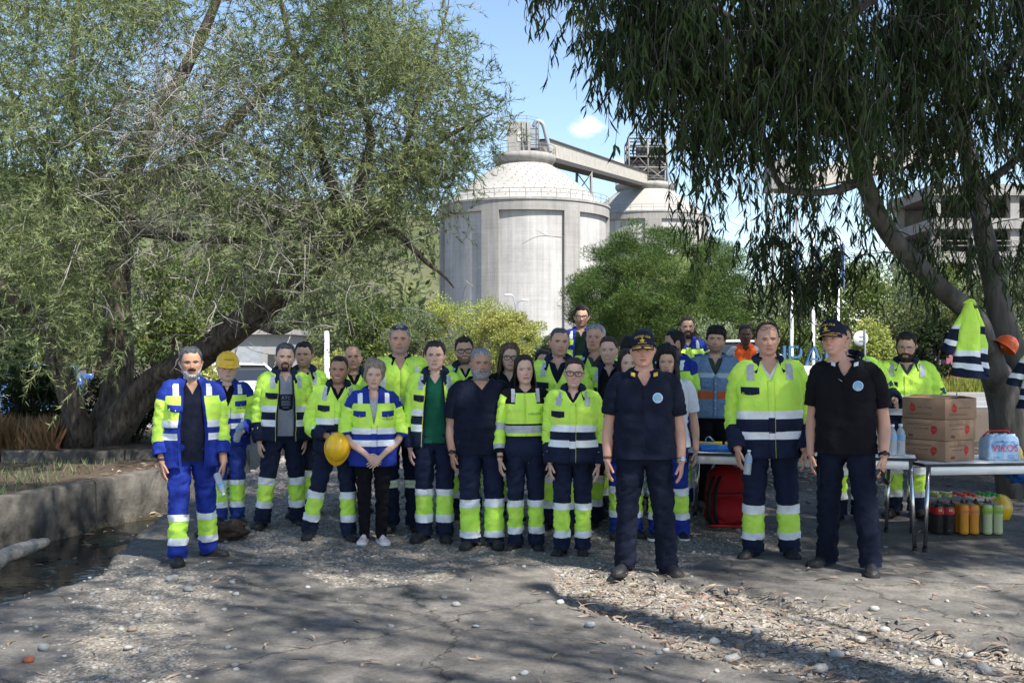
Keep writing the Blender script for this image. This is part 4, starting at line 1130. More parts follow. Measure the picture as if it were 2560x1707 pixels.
M_TYRE = mat('tyre_rubber', (.012, .012, .012), rough=.9); M_RIM = mat('alloy_rim', (.4, .4, .41), rough=.35, metal=.8); M_LAMP = mat('headlamp_glass', (.6, .62, .65), rough=.1, spec=.5); M_REDL = mat('red_tail_lamp', (.45, .01, .01), rough=.2); M_BLKP = mat('black_plastic', (.015, .015, .016), rough=.6)
def car(px, d, z, rz, paint, label, hgt=1.72, L=4.5, w=.9, pick=False):
	b = P(px, 0, d); par = empty('parked_car', (b[0], d, z), rz, label=label, cat='car', group='cars parked beyond the trees')
	# stations from nose (+x) to tail: x, sill z, shoulder z, half width
	st = [(L/2, .42, .78, w*.72), (L/2 - .06, .36, .88, w*.86), (L/2 - .45, .34, .98, w*.97), (L/2 - 1.25, .34, 1.06, w), (0, .34, 1.07, w), (-L/2 + .7, .36, 1.08, w*.99), (-L/2 + .1, .40, 1.05, w*.95), (-L/2, .46, .95, w*.88)]
	rows = []
	for x, z0, z1, hw in st:
		rows.append([(x, -hw*.90, z0), (x, -hw, z0 + .12), (x, -hw, z1 - .14), (x, -hw*.955, z1 - .02), (x, -hw*.80, z1), (x, 0, z1 + .02), (x, hw*.80, z1), (x, hw*.955, z1 - .02), (x, hw, z1 - .14), (x, hw, z0 + .12), (x, hw*.90, z0)])
	g = np.array(rows); a = Acc(); a.add(g, grid_q(len(st), 11)); a.add(g[0], [(0, 1, 9, 10), (1, 2, 8, 9), (2, 3, 7, 8), (3, 4, 6, 7)], [(4, 5, 6)]); a.add(g[-1], [(0, 1, 9, 10), (1, 2, 8, 9), (2, 3, 7, 8), (3, 4, 6, 7)], [(4, 5, 6)])
	abox(a, (-L/2 + .1, -w*.85, .3), (L/2 - .15, w*.85, .5)); smooth_by_angle(a.build('body', paint, par), 50)
	# cabin: glass box with roof and pillars
	xf, xr = L/2 - 1.25, (-L/2 + .15 if not pick else -.55); xf2, xr2 = xf - .75, xr + (.25 if not pick else .1); zb, zt = 1.05, hgt
	gl = np.array([(xf, -w*.92, zb), (xr, -w*.92, zb), (xr, w*.92, zb), (xf, w*.92, zb), (xf2, -w*.74, zt - .06), (xr2, -w*.74, zt - .06), (xr2, w*.74, zt - .06), (xf2, w*.74, zt - .06)])
	a = Acc(); a.add(gl, BOXQ); a.build('windows', M_DKLENS0, par, smooth=False)
	a = Acc(); X, Y = np.meshgrid(np.linspace(xr2 - .04, xf2 + .10, 9), np.linspace(-1, 1, 9)); a.add(np.stack([X, Y * w*.77, zt - .05 + .055 * (1 - Y**2) * (1 - ((X - X.mean()) / (X.max() - X.mean())) ** 4 * .8)], -1), grid_q(9, 9)); solid(a.build('roof', paint, par), .03)
	for sy in (-1, 1):
		for xa, xb in ((xf, xf2), (xr, xr2), ((xf + xr) / 2 - .1, (xf2 + xr2) / 2 - .1)):
			atube(Acc(), np.array([(xa, sy*w*.93, zb - .02), (xb, sy*w*.75, zt - .03)]), .045, 5).build('window_pillar', paint, par)
	for x in (L/2 - .85, -L/2 + .85):
		for sy in (-1, 1):
			q = Acc(); alathe(q, [(.20, -.10), (.31, -.11), (.345, -.07), (.345, .07), (.31, .11), (.20, .10)], 24, at=(x, sy*(w - .10), .345), R=rot3('X', radians(90))); t = q.build('wheel', M_TYRE, par)
			q = Acc(); alathe(q, [(.001, .07), (.06, .075), (.19, .05), (.215, .09), (.215, -.09), (.001, -.08)], 20, at=(x, sy*(w - .10), .345), R=rot3('X', radians(90) * (1 if sy < 0 else -1))); q.build('rim', M_RIM, t)
	for sy in (-1, 1):
		a = Acc(); abox(a, (L/2 - .12, sy*w*.62 - .17, .68), (L/2 + .012, sy*w*.62 + .17, .84)); bevel(a.build('headlight', M_LAMP, par), .03)
		a = Acc(); abox(a, (-L/2 - .012, sy*w*.78 - .1, .72), (-L/2 + .1, sy*w*.78 + .1, 1.0)); bevel(a.build('tail_light', M_REDL, par), .02)
		a = Acc(); abox(a, (xf - .25, sy*w*1.0 - .02, 1.08), (xf - .12, sy*(w*1.0 + .2), 1.24)); bevel(a.build('wing_mirror', paint, par), .03)
	a = Acc()
	for k in range(4): abox(a, (L/2 - .02, -.42, .60 + k*.06), (L/2 + .016, .42, .63 + k*.06))
	a.build('grille', M_BLKP, par, smooth=False)
	a = Acc(); abox(a, (L/2 - .1, -w*.8, .34), (L/2 + .06, w*.8, .52)); bevel(a.build('bumper', M_BLKP if pick else paint, par), .04)
	a = Acc(); abox(a, (L/2 + .061, -.26, .40), (L/2 + .068, .26, .50)); a.build('number_plate', M_WPAINT, par, smooth=False)
car(590, 28, -.02, radians(-52), M_CARW, 'white off-road car with dark grille behind the yellow hard hat', 1.50, 4.3)
car(1845, 31, .46, radians(-100), M_CARW, 'white pickup behind the orange polo shirt', 1.62, 5.0, pick=True)
car(110, 27, .0, radians(-70), M_CARB, 'blue car glimpsed under the tamarisk branches', 1.45)
# ------------------------------------------------------------------ tables and what is on and under them
M_TTOP = mat('pale_table_laminate', (.62, .64, .66), rough=.4, spec=.5, var=.04)
M_TEDGE = mat('dark_table_edge', (.03, .03, .032), rough=.5)
M_TRAIL = mat('brushed_aluminium_rail', (.66, .67, .68), rough=.35, metal=.6, var=.06)
def table(x, y, ang, L, Dp, H, label):
	z = ground_z(x, y); par = empty('folding_table', (x, y, z), ang, label=label, cat='table', group='folding tables')
	a = Acc(); abox(a, (-.03, -.03, H - .022), (L + .03, Dp + .03, H)); bevel(a.build('table_top', M_TTOP, par), .004)
	a = Acc(); abox(a, (-.034, -.036, H - .026), (L + .034, -.031, H - .002)); abox(a, (-.036, -.031, H - .026), (-.031, Dp + .036, H - .002)); abox(a, (L + .031, -.031, H - .026), (L + .036, Dp + .036, H - .002)); a.build('edge_band', M_TEDGE, par, smooth=False)
	for q in ((.03, -.012, L - .03, .018), (.03, Dp - .018, L - .03, Dp + .012)):
		a = Acc(); abox(a, (q[0], q[1], H - .10), (q[2], q[3], H - .027)); bevel(a.build('apron_rail', M_TRAIL, par), .003)
	for lx in (.0, L):
		for ly in (.0, Dp):
			sx = -.035 if lx == 0 else .035
			zq = float(base_z(x + lx * cos(ang) - ly * sin(ang), y + lx * sin(ang) + ly * cos(ang))) - z
			a = Acc(); atube(a, np.array([(lx - sx * .4, ly, H - .024), (lx + sx * .5, ly, zq)]), .017, 14); leg = a.build('leg', M_CHROME, par)
			a = Acc(); alathe(a, [(.021, zq - .002), (.021, zq + .035), (.018, zq + .036)], 12, at=(lx + sx * .5, ly, 0)); a.build('foot_cap', M_BLKP, leg)
	return par
TA = radians(-17.7); TB = radians(8.0)
T1 = np.array((1.557, 10.16)); T2 = np.array((3.50, 9.56))
table(T1[0], T1[1], TA, 1.92, .70, .745, 'folding table with glove boxes, blue rolls and water bottles')
table(T2[0], T2[1], TB, 1.75, .70, .745, 'folding table carrying three stacked cardboard boxes')
def on1(u, v, dz=0.0): return np.array((T1[0] + u * cos(TA) - v * sin(TA), T1[1] + u * sin(TA) + v * cos(TA), ground_z(*T1) + .7455 + dz))
def on2(u, v, dz=0.0): return np.array((T2[0] + u * cos(TB) - v * sin(TB), T2[1] + u * sin(TB) + v * cos(TB), ground_z(*T2) + .7455 + dz))
M_CARD = mat('brown_cardboard', (.33, .205, .125), rough=.85, var=.07, vscale=5, bump=.15, bscale=60); M_REDP = mat('red_box_print', (.50, .035, .03), rough=.8); M_TAPE = mat('brown_parcel_tape', (.26, .16, .09), rough=.4); M_PRINT = mat('dark_brown_print', (.10, .06, .04), rough=.8)
def cardboard(i, z, flip, label, ang):
	p = on2(.20, .06); par = empty('cardboard_box', (p[0], p[1], z), ang, label=label, cat='box', group='cardboard boxes in a stack')
	w, l, h = .405, .46, .178
	a = Acc(); abox(a, (0, 0, .001), (w, l, h)); bevel(a.build('carton', M_CARD, par), .003, 1)
	a = Acc(); abox(a, (w / 2 - .025, -.0015, h - .035), (w / 2 + .025, l + .0015, h + .0012)); a.build('parcel_tape', M_TAPE, par, smooth=False)
	if i == 2:
		for sx in (0, 1):
			f = Acc(); x0 = .002 if sx == 0 else w - .002; s_ = 1 if sx == 0 else -1
			f.add([(x0, .0, h + .002), (x0 + s_ * .17, .0, h + .022), (x0 + s_ * .17, l, h + .022), (x0, l, h + .002)], [(0, 1, 2, 3)]); solid(f.build('flap', M_CARD, par, smooth=False), .003)
	def logo(face, cx, cz, r):
		th = np.arange(20) / 20 * 2 * pi
		q = np.stack([cx + r * np.cos(th), cz + r * np.sin(th)], 1); tip = np.array([(cx - r * .3, cz + (r * 1.45 if not flip else -r * 1.45))])
		V2 = np.concatenate([[(cx, cz)], q]); T_ = np.stack([np.zeros(20, int), 1 + np.arange(20), 1 + (np.arange(20) + 1) % 20], 1)
		V2 = np.concatenate([V2, tip, [(cx - r * .6, cz + (r * .7 if not flip else -r * .7)), (cx + r * .25, cz + (r * .95 if not flip else -r * .95))]]); T_ = np.concatenate([T_, [(21, 22, 23)]])
		to3 = (lambda v, o: np.stack([v[:, 0], np.full(len(v), -o), v[:, 1]], 1)) if face == 'front' else (lambda v, o: np.stack([np.full(len(v), -o), l - v[:, 0], v[:, 1]], 1))
		a = Acc(); a.add(to3(V2, .0016), T=T_); a.build('printed_logo', M_REDP, par, smooth=False)
		V, Fc = text_mesh('FICO', r * .82); v2 = np.stack([V[:, 0], V[:, 2]], 1)
		if flip: v2 = -v2
		poly_obj('printed_logo', to3(v2 + np.array((cx, cz)), .0026), Fc, M_CARD, par)
		return to3
	for face, wd in (('front', w), ('side', l)):
		fx = .115 if not flip else wd - .115
		to3 = logo(face, fx, h * .52, .034)
		a = Acc()       # a line of print too small to read
		for q0, q1 in ((.055, .10), (.115, .128), (.136, .158), (.166, .172), (.18, .205)):
			v = np.array([(q0, -.003), (q1, -.003), (q1, .003), (q0, .003)]) * (-1 if flip else 1) + np.array((fx, h * .55)); a.add(to3(v, .0016), [(0, 1, 2, 3)])
		a.build('print', M_PRINT, par, smooth=False)
		for k in range(2):
			a = Acc(); x0 = .05; z0 = .035 + k * .012 if not flip else h - .04 - k * .012; v = np.array([(x0, z0), (wd * .7, z0), (wd * .7, z0 + .003), (x0, z0 + .003)]); a.add(to3(v, .0016), [(0, 1, 2, 3)]); a.build('print', M_PRINT, par, smooth=False)
		if flip:
			a = Acc()
			for k in range(9): v = np.array([(.075 + k * .006, .02), (.078 + k * .006, .02), (.078 + k * .006, .045), (.075 + k * .006, .045)]); a.add(to3(v, .0016), [(0, 1, 2, 3)])
			a.build('print', M_PRINT, par, smooth=False)
zt = on2(0, 0)[2]
for i, (lab, fl) in enumerate((('bottom cardboard box of the stack of three, logo upside down', True), ('middle cardboard box of the stack of three', True), ('top cardboard box of the stack of three, flaps half open', False))):
	cardboard(i, zt + i * .1805, fl, lab, radians(33 - 1.5 * i))
M_PET = mat('clear_bottle_plastic', (.62, .70, .76), rough=.12, spec=.5, alpha=.42); M_CAPW = mat('white_bottle_cap', (.70, .72, .75), rough=.5); M_LABB = mat('bottle_label_blue', (.20, .36, .58), rough=.5); M_LABP = mat('bottle_label_pink', (.50, .08, .14), rough=.5)
def bottle_profile(h, r):
	z = np.array([0, .02, .05, .10, .14, .18, .22, .27, .32, .37, .42, .47, .52, .57, .62, .68, .74, .80, .86, .90, .905, .93, .935, .95]) * h
	k = np.array([.75, .92, .98, 1, .93, 1, .93, 1, .93, 1, .95, 1, .97, 1, 1, .99, .90, .72, .48, .36, .36, .44, .36, .36]) * r
	return list(zip(k, z))
def bottle(loc, h, r, label, group, content=None, cap=M_CAPW, rot=None, name='water_bottle', parent=None, lab=M_LABB, mb=None):
	if parent is None:
		par = empty(name, tuple(loc), label=label, cat='bottle', group=group)
		if rot is not None: par.rotation_euler = rot
	else:
		par = None
	a = Acc(); alathe(a, [(.001, .002)] + bottle_profile(h, r), 18); 
	bd = a.build('bottle_body' if parent is None else 'bottle', mb or M_PET, par or parent)
	if parent is not None: bd.location = loc
	pp = par or bd
	if content is not None:
		a = Acc(); pr = [(k * .955, z) for k, z in bottle_profile(h, r) if z < h * .80]; alathe(a, [(.001, .006)] + pr + [(.001, pr[-1][1])], 16); a.build('drink', content, pp)
	a = Acc(); alathe(a, [(r * .47, h * .925), (r * .47, h * .985), (r * .42, h), (.001, h)], 14); a.build('bottle_cap', cap, pp)
	a = Acc(); alathe(a, [(r * 1.015, h * .50), (r * 1.02, h * .51), (r * 1.02, h * .66), (r * 1.015, h * .67)], 18); a.build('bottle_label', lab, pp)
	return pp
for i, (u, v, lab) in enumerate(((1.60, .18, 'clear water bottle nearest the black polo on the folding table'), (1.70, .34, 'clear water bottle at the back of the four on the table'), (1.76, .16, 'clear water bottle at the front of the four on the table'), (1.83, .26, 'clear water bottle nearest the cardboard boxes'))):
	bottle(on1(u, v), .27 if i else .26, .040, lab, 'water bottles on the folding table', mb=None)
def cups():
	p = on1(1.60, .40); par = empty('cup_stack', tuple(p), label='stack of white paper cups behind the water bottles', cat='cups')
	for k in range(14):
		a = Acc(); alathe(a, [(.024, k * .012), (.034, k * .012 + .085), (.036, k * .012 + .088), (.034, k * .012 + .09), (.025, k * .012 + .01)][::-1], 18); a.build('cup', M_CAPW, par)
cups()
M_GLOVE = mat('yellow_glove_carton', (.66, .50, .015), rough=.6, var=.05); M_CYAN = mat('blue_bin_liner_roll', (.012, .16, .62), rough=.35, spec=.5, var=.12, vscale=30); M_BLUP = mat('blue_carton_print', (.05, .22, .5), rough=.6)
for (u, v, dz, rz, lab) in ((.17, .26, 0, 6, 'yellow glove box lying flat nearest the light blue shirt'), (.44, .34, 0, -12, 'yellow glove box standing further along with an open slot'),):
	p = on1(u, v, dz + .0005); par = empty('glove_box', tuple(p), TA + radians(rz), label=lab, cat='box', group='yellow glove boxes')
	a = Acc(); abox(a, (-.12, -.06, 0), (.12, .06, .075)); bevel(a.build('carton', M_GLOVE, par), .003, 1)
	a = Acc(); abox(a, (-.055, -.03, .0755), (.055, .03, .0765)); a.build('slot', M_BLUP, par, smooth=False)
	a = Acc(); abox(a, (-.09, -.0612, .022), (.06, -.0602, .032)); abox(a, (.07, -.0612, .02), (.1, -.0602, .055)); a.build('print', M_REDP, par, smooth=False)
	g = Acc(); q = np.array([(-.03, 0, .075), (-.02, .01, .11), (.01, -.01, .12), (.035, .0, .09)]); atube(g, catmull(q, 3), .012, 6, flat=.4); g.build('glove', M_LABB, par)
for (u, v, rz, lab) in ((.30, .10, 3, 'blue bin liner roll lying at the front edge of the table'), (.24, .165, -3, 'blue bin liner roll lying behind the front one')):
	p = on1(u, v, .031); par = empty('bag_roll', tuple(p), TA + radians(rz), label=lab, cat='bag roll', group='blue bin liner rolls')
	t = np.linspace(0, 1, 16); a = Acc(); pth = np.stack([-.17 + .34 * t, 0 * t, 0 * t], 1); G = tube_v(pth, .030 * np.where((t < .02) | (t > .98), .86, 1), 18); G = G + vnoise(G * 40, 3)[..., None] * .002; a.add(G, grid_q(16, 18, True)); a.add(np.concatenate([G[0], [pth[0]]]), T=[(i, (i + 1) % 18, 18) for i in range(18)]); a.add(np.concatenate([G[-1], [pth[-1]]]), T=[(i, (i + 1) % 18, 18) for i in range(18)])
	a.build('roll', M_CYAN, par)
	a = Acc(); alathe(a, [(.0306, -.03), (.0312, -.029), (.0312, .029), (.0306, .03)], 18, R=rot3('Y', radians(90))); a.build('paper_band', M_BLUP, par)
def water_pack():
	p = on2(.80, .24); par = empty('water_pack', tuple(p), TB, label='shrink-wrapped pack of water bottles marked VIKOS', cat='bottle pack')
	m = mat('pale_blue_printed_film', (.33, .50, .68), rough=.16, spec=.5, var=.12, vscale=14, bump=.25, bscale=30)
	w, dp, h = .29, .19, .215
	for i in range(3):
		for j in range(2):
			bottle(np.array((-w / 2 + .048 + i * .097, -.05 + j * .10, .001)), h + .01, .047, None, None, parent=par)
	n = 72; th = np.arange(n) / n * 2 * pi
	bump = lambda t: 1 + .035 * np.cos(t * 3) ** 2
	rows = []
	for z, k in ((.002, .93), (.012, 1.0), (.10, 1.0), (.16, .985), (.195, .93), (.215, .80), (.226, .62)):
		x = (w / 2 + .004) * k * np.sign(np.cos(th)) * np.abs(np.cos(th)) ** .28; y = (dp / 2 + .004) * k * np.sign(np.sin(th)) * np.abs(np.sin(th)) ** .28
		y = y - np.sign(np.sin(th)) * .008 * (.5 - .5 * np.cos(x / .103 * 2 * pi + pi)) * (np.abs(np.sin(th)) > .4)
		rows.append(np.stack([x, y, np.full(n, z)], 1))
	a = Acc(); a.add(np.array(rows), grid_q(len(rows), n, True)); a.build('film_wrap', m, par)
	red = mat('magenta_red_print', (.55, .02, .09), rough=.4)
	V, Fc = text_mesh('VIKOS', .088); V[:, 1] = -dp / 2 - .0075; V[:, 2] += .105; poly_obj('lettering', V, Fc, red, par)
	for s in (-.075, -.03, .012, .07):
		a = Acc(); hgt = .030 if s in (-.03,) else .018; a.add([(s - .028, -dp / 2 - .0078, .152), (s, -dp / 2 - .0078, .152 + hgt), (s + .028, -dp / 2 - .0078, .152), (s, -dp / 2 - .0078, .160)], T=[(0, 3, 1), (3, 2, 1)]); a.build('mountain_logo', M_BLUP, par, smooth=False)
	for k in range(3):
		a = Acc(); abox(a, (.02, -dp / 2 - .0078, .045 - k * .012), (.09, -dp / 2 - .0070, .048 - k * .012)); abox(a, (-.11, -dp / 2 - .0078, .030 - k * .004), (-.05, -dp / 2 - .0070, .032 - k * .004)); a.build('print', M_BLUP, par, smooth=False)
	a = Acc(); pth = catmull([(-.14, .02, .20), (-.10, .0, .246), (0, -.005, .252), (.08, .0, .248), (.10, .02, .225)], 4); atube(a, pth, .014, 8, flat=.5); a.build('carry_handle', mat('red_handle_plastic', (.50, .015, .02), rough=.4), par)
water_pack()
def tumbler():
	p = on2(1.06, .12); par = empty('tumbler', tuple(p), label='grey metal tumbler on the table beside the water pack', cat='tumbler')
	m = mat('grey_powder_coat', (.10, .115, .12), rough=.5, var=.05)
	a = Acc(); alathe(a, [(.001, .0), (.034, .001), (.036, .01), (.040, .19), (.040, .196)], 24); a.build('cup_body', m, par)
	a = Acc(); alathe(a, [(.041, .1965), (.042, .203), (.037, .214), (.001, .214)], 24); a.build('lid', M_DUCT, par)
tumbler()
M_COLA = mat('cola_drink', (.010, .004, .003), rough=.08, spec=.5); M_ORJ = mat('orange_drink', (.85, .34, .015), rough=.2, spec=.5); M_LEM = mat('lemon_drink', (.62, .66, .36), rough=.2, spec=.5)
M_RLAB = mat('red_cola_label', (.55, .01, .012), rough=.4); M_OLAB = mat('orange_soda_label', (.85, .28, .02), rough=.4); M_LLAB = mat('lemon_soda_label', (.42, .60, .06), rough=.4); M_FILM = mat('clear_shrink_film', (.25, .26, .27), rough=.12, spec=.5, alpha=.05); M_WTXT = mat('white_print', (.75, .75, .75), rough=.5); M_BTXT = mat('blue_print', (.03, .10, .42), rough=.5)
M_PET2 = mat('thin_clear_plastic', (.2, .2, .2), rough=.1, spec=.5, alpha=.05)
M_YPAN = mat('yellow_label_panel', (.72, .62, .25), rough=.5)
M_REDC = mat('red_bottle_cap', (.55, .02, .02), rough=.4); M_ORC = mat('orange_red_cap', (.62, .05, .02), rough=.4); M_GRC = mat('green_bottle_cap', (.03, .36, .06), rough=.4)
for px, content, lab_m, cap_m, txt, tm, label in ((2350, M_COLA, M_RLAB, mat('pale_green_cap', (.45, .52, .12), rough=.5), 'C', M_WTXT, 'film-wrapped pack of dark cola bottles with red labels under the table'), (2411, M_ORJ, M_OLAB, M_ORC, 'LOUX', M_BTXT, 'film-wrapped pack of orange soda bottles with red caps under the table'), (2470, M_LEM, M_LLAB, M_GRC, 'LOUX', M_BTXT, 'film-wrapped pack of pale lemon soda bottles with green caps under the table')):
	d = 10.25; b = P(px, 0, d); z = ground_z(b[0], d); par = empty('soda_pack', (b[0], d, z + .002), radians(RNG.uniform(-8, 4)), label=label, cat='bottle pack', group='soda packs under the table')
	for i in range(2):
		for j in range(3):
			q = bottle(np.array(((i - .5) * .094, (j - 1) * .094, 0)), .358, .0455, None, None, content=content, cap=cap_m, parent=par, lab=lab_m, mb=M_PET2)
			if j == 0:
				V, Fc = text_mesh(txt, .034); an = V[:, 0] / .047 + (.75 if txt == 'C' else 0); V = np.stack([.0475 * np.sin(an), -.0475 * np.cos(an), V[:, 2] + .345 * .585], 1); poly_obj('lettering', V, Fc, tm, q)
				if tm is M_WTXT:
					abox(Acc(), (-.016, -.0490, .208), (.012, -.0440, .228)).build('label_panel', M_YPAN, q, smooth=False); abox(Acc(), (-.010, -.0496, .212), (.000, -.0440, .226)).build('label_panel', M_PRINT, q, smooth=False)
	n = 60; th = np.arange(n) / n * 2 * pi; rows = []
	for zz_, k in ((.004, .97), (.01, 1.0), (.22, 1.0), (.27, .93), (.31, .80), (.335, .66)):
		x = .096 * k * np.sign(np.cos(th)) * np.abs(np.cos(th)) ** .35; y = .143 * k * np.sign(np.sin(th)) * np.abs(np.sin(th)) ** .35
		rows.append(np.stack([x, y, np.full(n, zz_)], 1))
	G = np.array(rows); G = G + vnoise(G * 38, 4)[..., None] * np.array((.005, .005, .002)); a = Acc(); a.add(G, grid_q(6, n, True)); a.build('film_wrap', M_FILM, par)
def backpack():
	d = 10.55; b = P(1818, 0, d); z = ground_z(b[0], d); par = empty('backpack', (b[0], d, z), radians(8), label='large red backpack with black straps under the folding table', cat='backpack')
	red = mat('red_backpack_cloth', (.30, .006, .012), rough=.75, var=.15, vscale=9, bump=.4, bscale=25)
	t = np.linspace(0, 1, 16)[:, None]; th = np.arange(32)[None, :] / 32 * 2 * pi
	w = interp(t, [0, .06, .3, .7, .92, 1], [.15, .19, .20, .185, .14, .04]); dp = interp(t, [0, .06, .3, .7, .92, 1], [.10, .13, .14, .12, .09, .03])
	G = np.stack([w * np.sign(np.cos(th)) * np.abs(np.cos(th)) ** .6 + .035 * t, dp * np.sign(np.sin(th)) * np.abs(np.sin(th)) ** .6 + .12 * t, .55 * t + 0 * th], -1); G = G + fbm(G * 9, 3, 2)[..., None] * .010
	a = Acc(); a.add(G, grid_q(16, 32, True)); a.build('bag_body', red, par)
	a = Acc(); q = np.stack([.13 * np.sign(np.cos(th)) * np.abs(np.cos(th)) ** .5 * interp(t, [0, .1, .9, 1], [.7, 1, 1, .6]) + 0 * t, -.135 - .05 * np.clip(-np.sin(th), 0, 1) * interp(t, [0, .2, .8, 1], [.4, 1, 1, .2]) + .10 * t + .02 * np.sin(th), .04 + .24 * t + 0 * th], -1); a.add(q, grid_q(16, 32, True)); a.build('front_pocket', red, par)
	a = Acc()
	for sx in (-.16, -.10): atube(a, catmull([(sx, -.10, .46), (sx - .07, -.20, .36), (sx - .10, -.24, .18), (sx - .06, -.20, .05), (sx, -.14, .02)], 5), .018, 6, flat=.35)
	a.build('shoulder_straps', M_STRAP0, par)
	a = Acc(); G2 = G[:, [0]] * 0
	for zq in (.06, .30):
		k = int(zq / .55 * 15); ring = G[k] * 1.0; ring = np.concatenate([ring, ring[:1]]); atube(a, ring + np.array((0, 0, .0)), .008, 5, cap=False)
	a.build('webbing', M_STRAP0, par)
	a = Acc(); atube(a, catmull([(-.24, -.22, .02), (-.10, -.30, .03), (.05, -.26, .02), (.02, -.16, .05), (-.18, -.15, .05)], 4), .03, 8, flat=.5); a.build('hip_belt', red, par)
M_STRAP0 = mat('black_webbing', (.010, .010, .011), rough=.8)
backpack()
def crumpled(name, loc, size, m, label, cat, seed, sq=(1, 1, 1)):
	th = np.linspace(.05, pi - .05, 22)[:, None]; ph = np.arange(36)[None, :] / 36 * 2 * pi
	U = np.stack([np.sin(th) * np.cos(ph), np.sin(th) * np.sin(ph), np.cos(th) + 0 * ph], -1)
	r = 1 + .30 * fbm(U * 2.2, seed, 3) + .16 * (.5 - np.abs(fbm(U * 5, seed + 3, 3)))
	a = Acc(); a.add(U * r[..., None] * size * np.array(sq), grid_q(22, 36, True)); o = a.build(name, m, label=label, cat=cat); o.location = loc; return o
b = P(2545, 1178, 10.3); crumpled('plastic_bag', tuple(b + np.array((0.05, 0, .02))), .16, mat('blue_plastic_bag', (.01, .11, .50), rough=.3, spec=.5, var=.15), 'crumpled blue plastic bag hanging below the table edge', 'plastic bag', 5, (1, .7, .8))
b = P(560, 0, 10.05); crumpled('root_clump', (b[0], 10.05, ground_z(b[0], 10.05) + .07), .165, mat('rotten_root', (.030, .020, .014), col2=(.085, .06, .045), rough=.95, vscale=20, bump=1, bscale=40), 'dark rotten root clump beside the person in the yellow hard hat', 'root', 9, (1.3, .9, .55))
def log():
	A, B = P(-40, 1425, 10.0), P(118, 1352, 10.7); A[2] += .02
	m = mat('bleached_driftwood', (.34, .28, .21), col2=(.58, .50, .41), rough=.9, vscale=8, aniso=(1, 4, 4), bump=.7, bscale=30)
	a = Acc(); p = catmull([A, A * .6 + B * .4 + np.array((0, 0, .02)), B], 8); G = tube_v(p, np.interp(np.linspace(0, 1, len(p)), [0, .8, 1], [.085, .068, .045]), 16); n = unit(G - p[:, None, :]); G = G + n * (fbm(G * 8, 4, 3) * .022)[..., None]
	a.add(G, grid_q(len(p), 16, True)); a.add(np.concatenate([G[-1], [p[-1] + (p[-1] - p[-2]) * .2]]), T=[(i, (i + 1) % 16, 16) for i in range(16)])
	a.build('driftwood_log', m, label='pale driftwood log lying in the stream channel', cat='log')
log()
# ------------------------------------------------------------------ stones, gravel and fallen leaves
ICO = None
def stone_mesh(seed, flat=.55):
	rs = np.random.default_rng(seed); th = np.linspace(.0001, pi - .0001, 5)[:, None]; ph = np.arange(7)[None, :] / 7 * 2 * pi
	U = np.stack([np.sin(th) * np.cos(ph), np.sin(th) * np.sin(ph), np.cos(th) + 0 * ph], -1); r = 1 + .22 * fbm(U * 1.6 + seed, seed, 2)
	return U * r[..., None] * np.array((1, rs.uniform(.6, .95), flat * rs.uniform(.7, 1.1)))
M_STONE = mat('grey_white_pebble', (.17, .165, .16), col2=(.36, .345, .32), rough=.85, vscale=3, island=.4, bump=.25, bscale=40)
def pebbles():
	rs = np.random.default_rng(5); shapes = [stone_mesh(i) for i in range(8)]; Q = grid_q(5, 7, True); a = Acc()
	N_ = 40000; x = rs.uniform(-3.4, 4.2, N_); y = rs.uniform(4.6, 13.5, N_)
	w = gravel_w(x, y) * np.where(y < 9.6, 1.0, .8); ok = (x > np.interp(y, CH_Y, CH_X) + .08) & (rs.random(N_) < np.maximum(w, .03)); x, y = x[ok][:4200], y[ok][:4200]
	s = np.minimum(rs.gamma(1.7, .0048, len(x)) + .004, .026) * np.where(y > 10.2, 1.5, 1.0); z = terrain_z(x, y); an = rs.uniform(0, 6.3, len(x)); c_, s_ = np.cos(an), np.sin(an)
	for k in range(8):
		sh = shapes[k].reshape(-1, 3); m_ = slice(k, None, 8)
		X = sh[None, :, 0] * c_[m_, None] - sh[None, :, 1] * s_[m_, None]; Y = sh[None, :, 0] * s_[m_, None] + sh[None, :, 1] * c_[m_, None]
		V = np.stack([X * s[m_, None] + x[m_, None], Y * s[m_, None] + y[m_, None], sh[None, :, 2] * s[m_, None] + (z + s * .12)[m_, None]], -1)
		a.add(V, (Q[None] + np.arange(len(V))[:, None, None] * len(sh)).reshape(-1, 4))
	a.build('gravel', M_STONE, kind='stuff', label='loose gravel strewn over the worn concrete', cat='gravel')
pebbles()
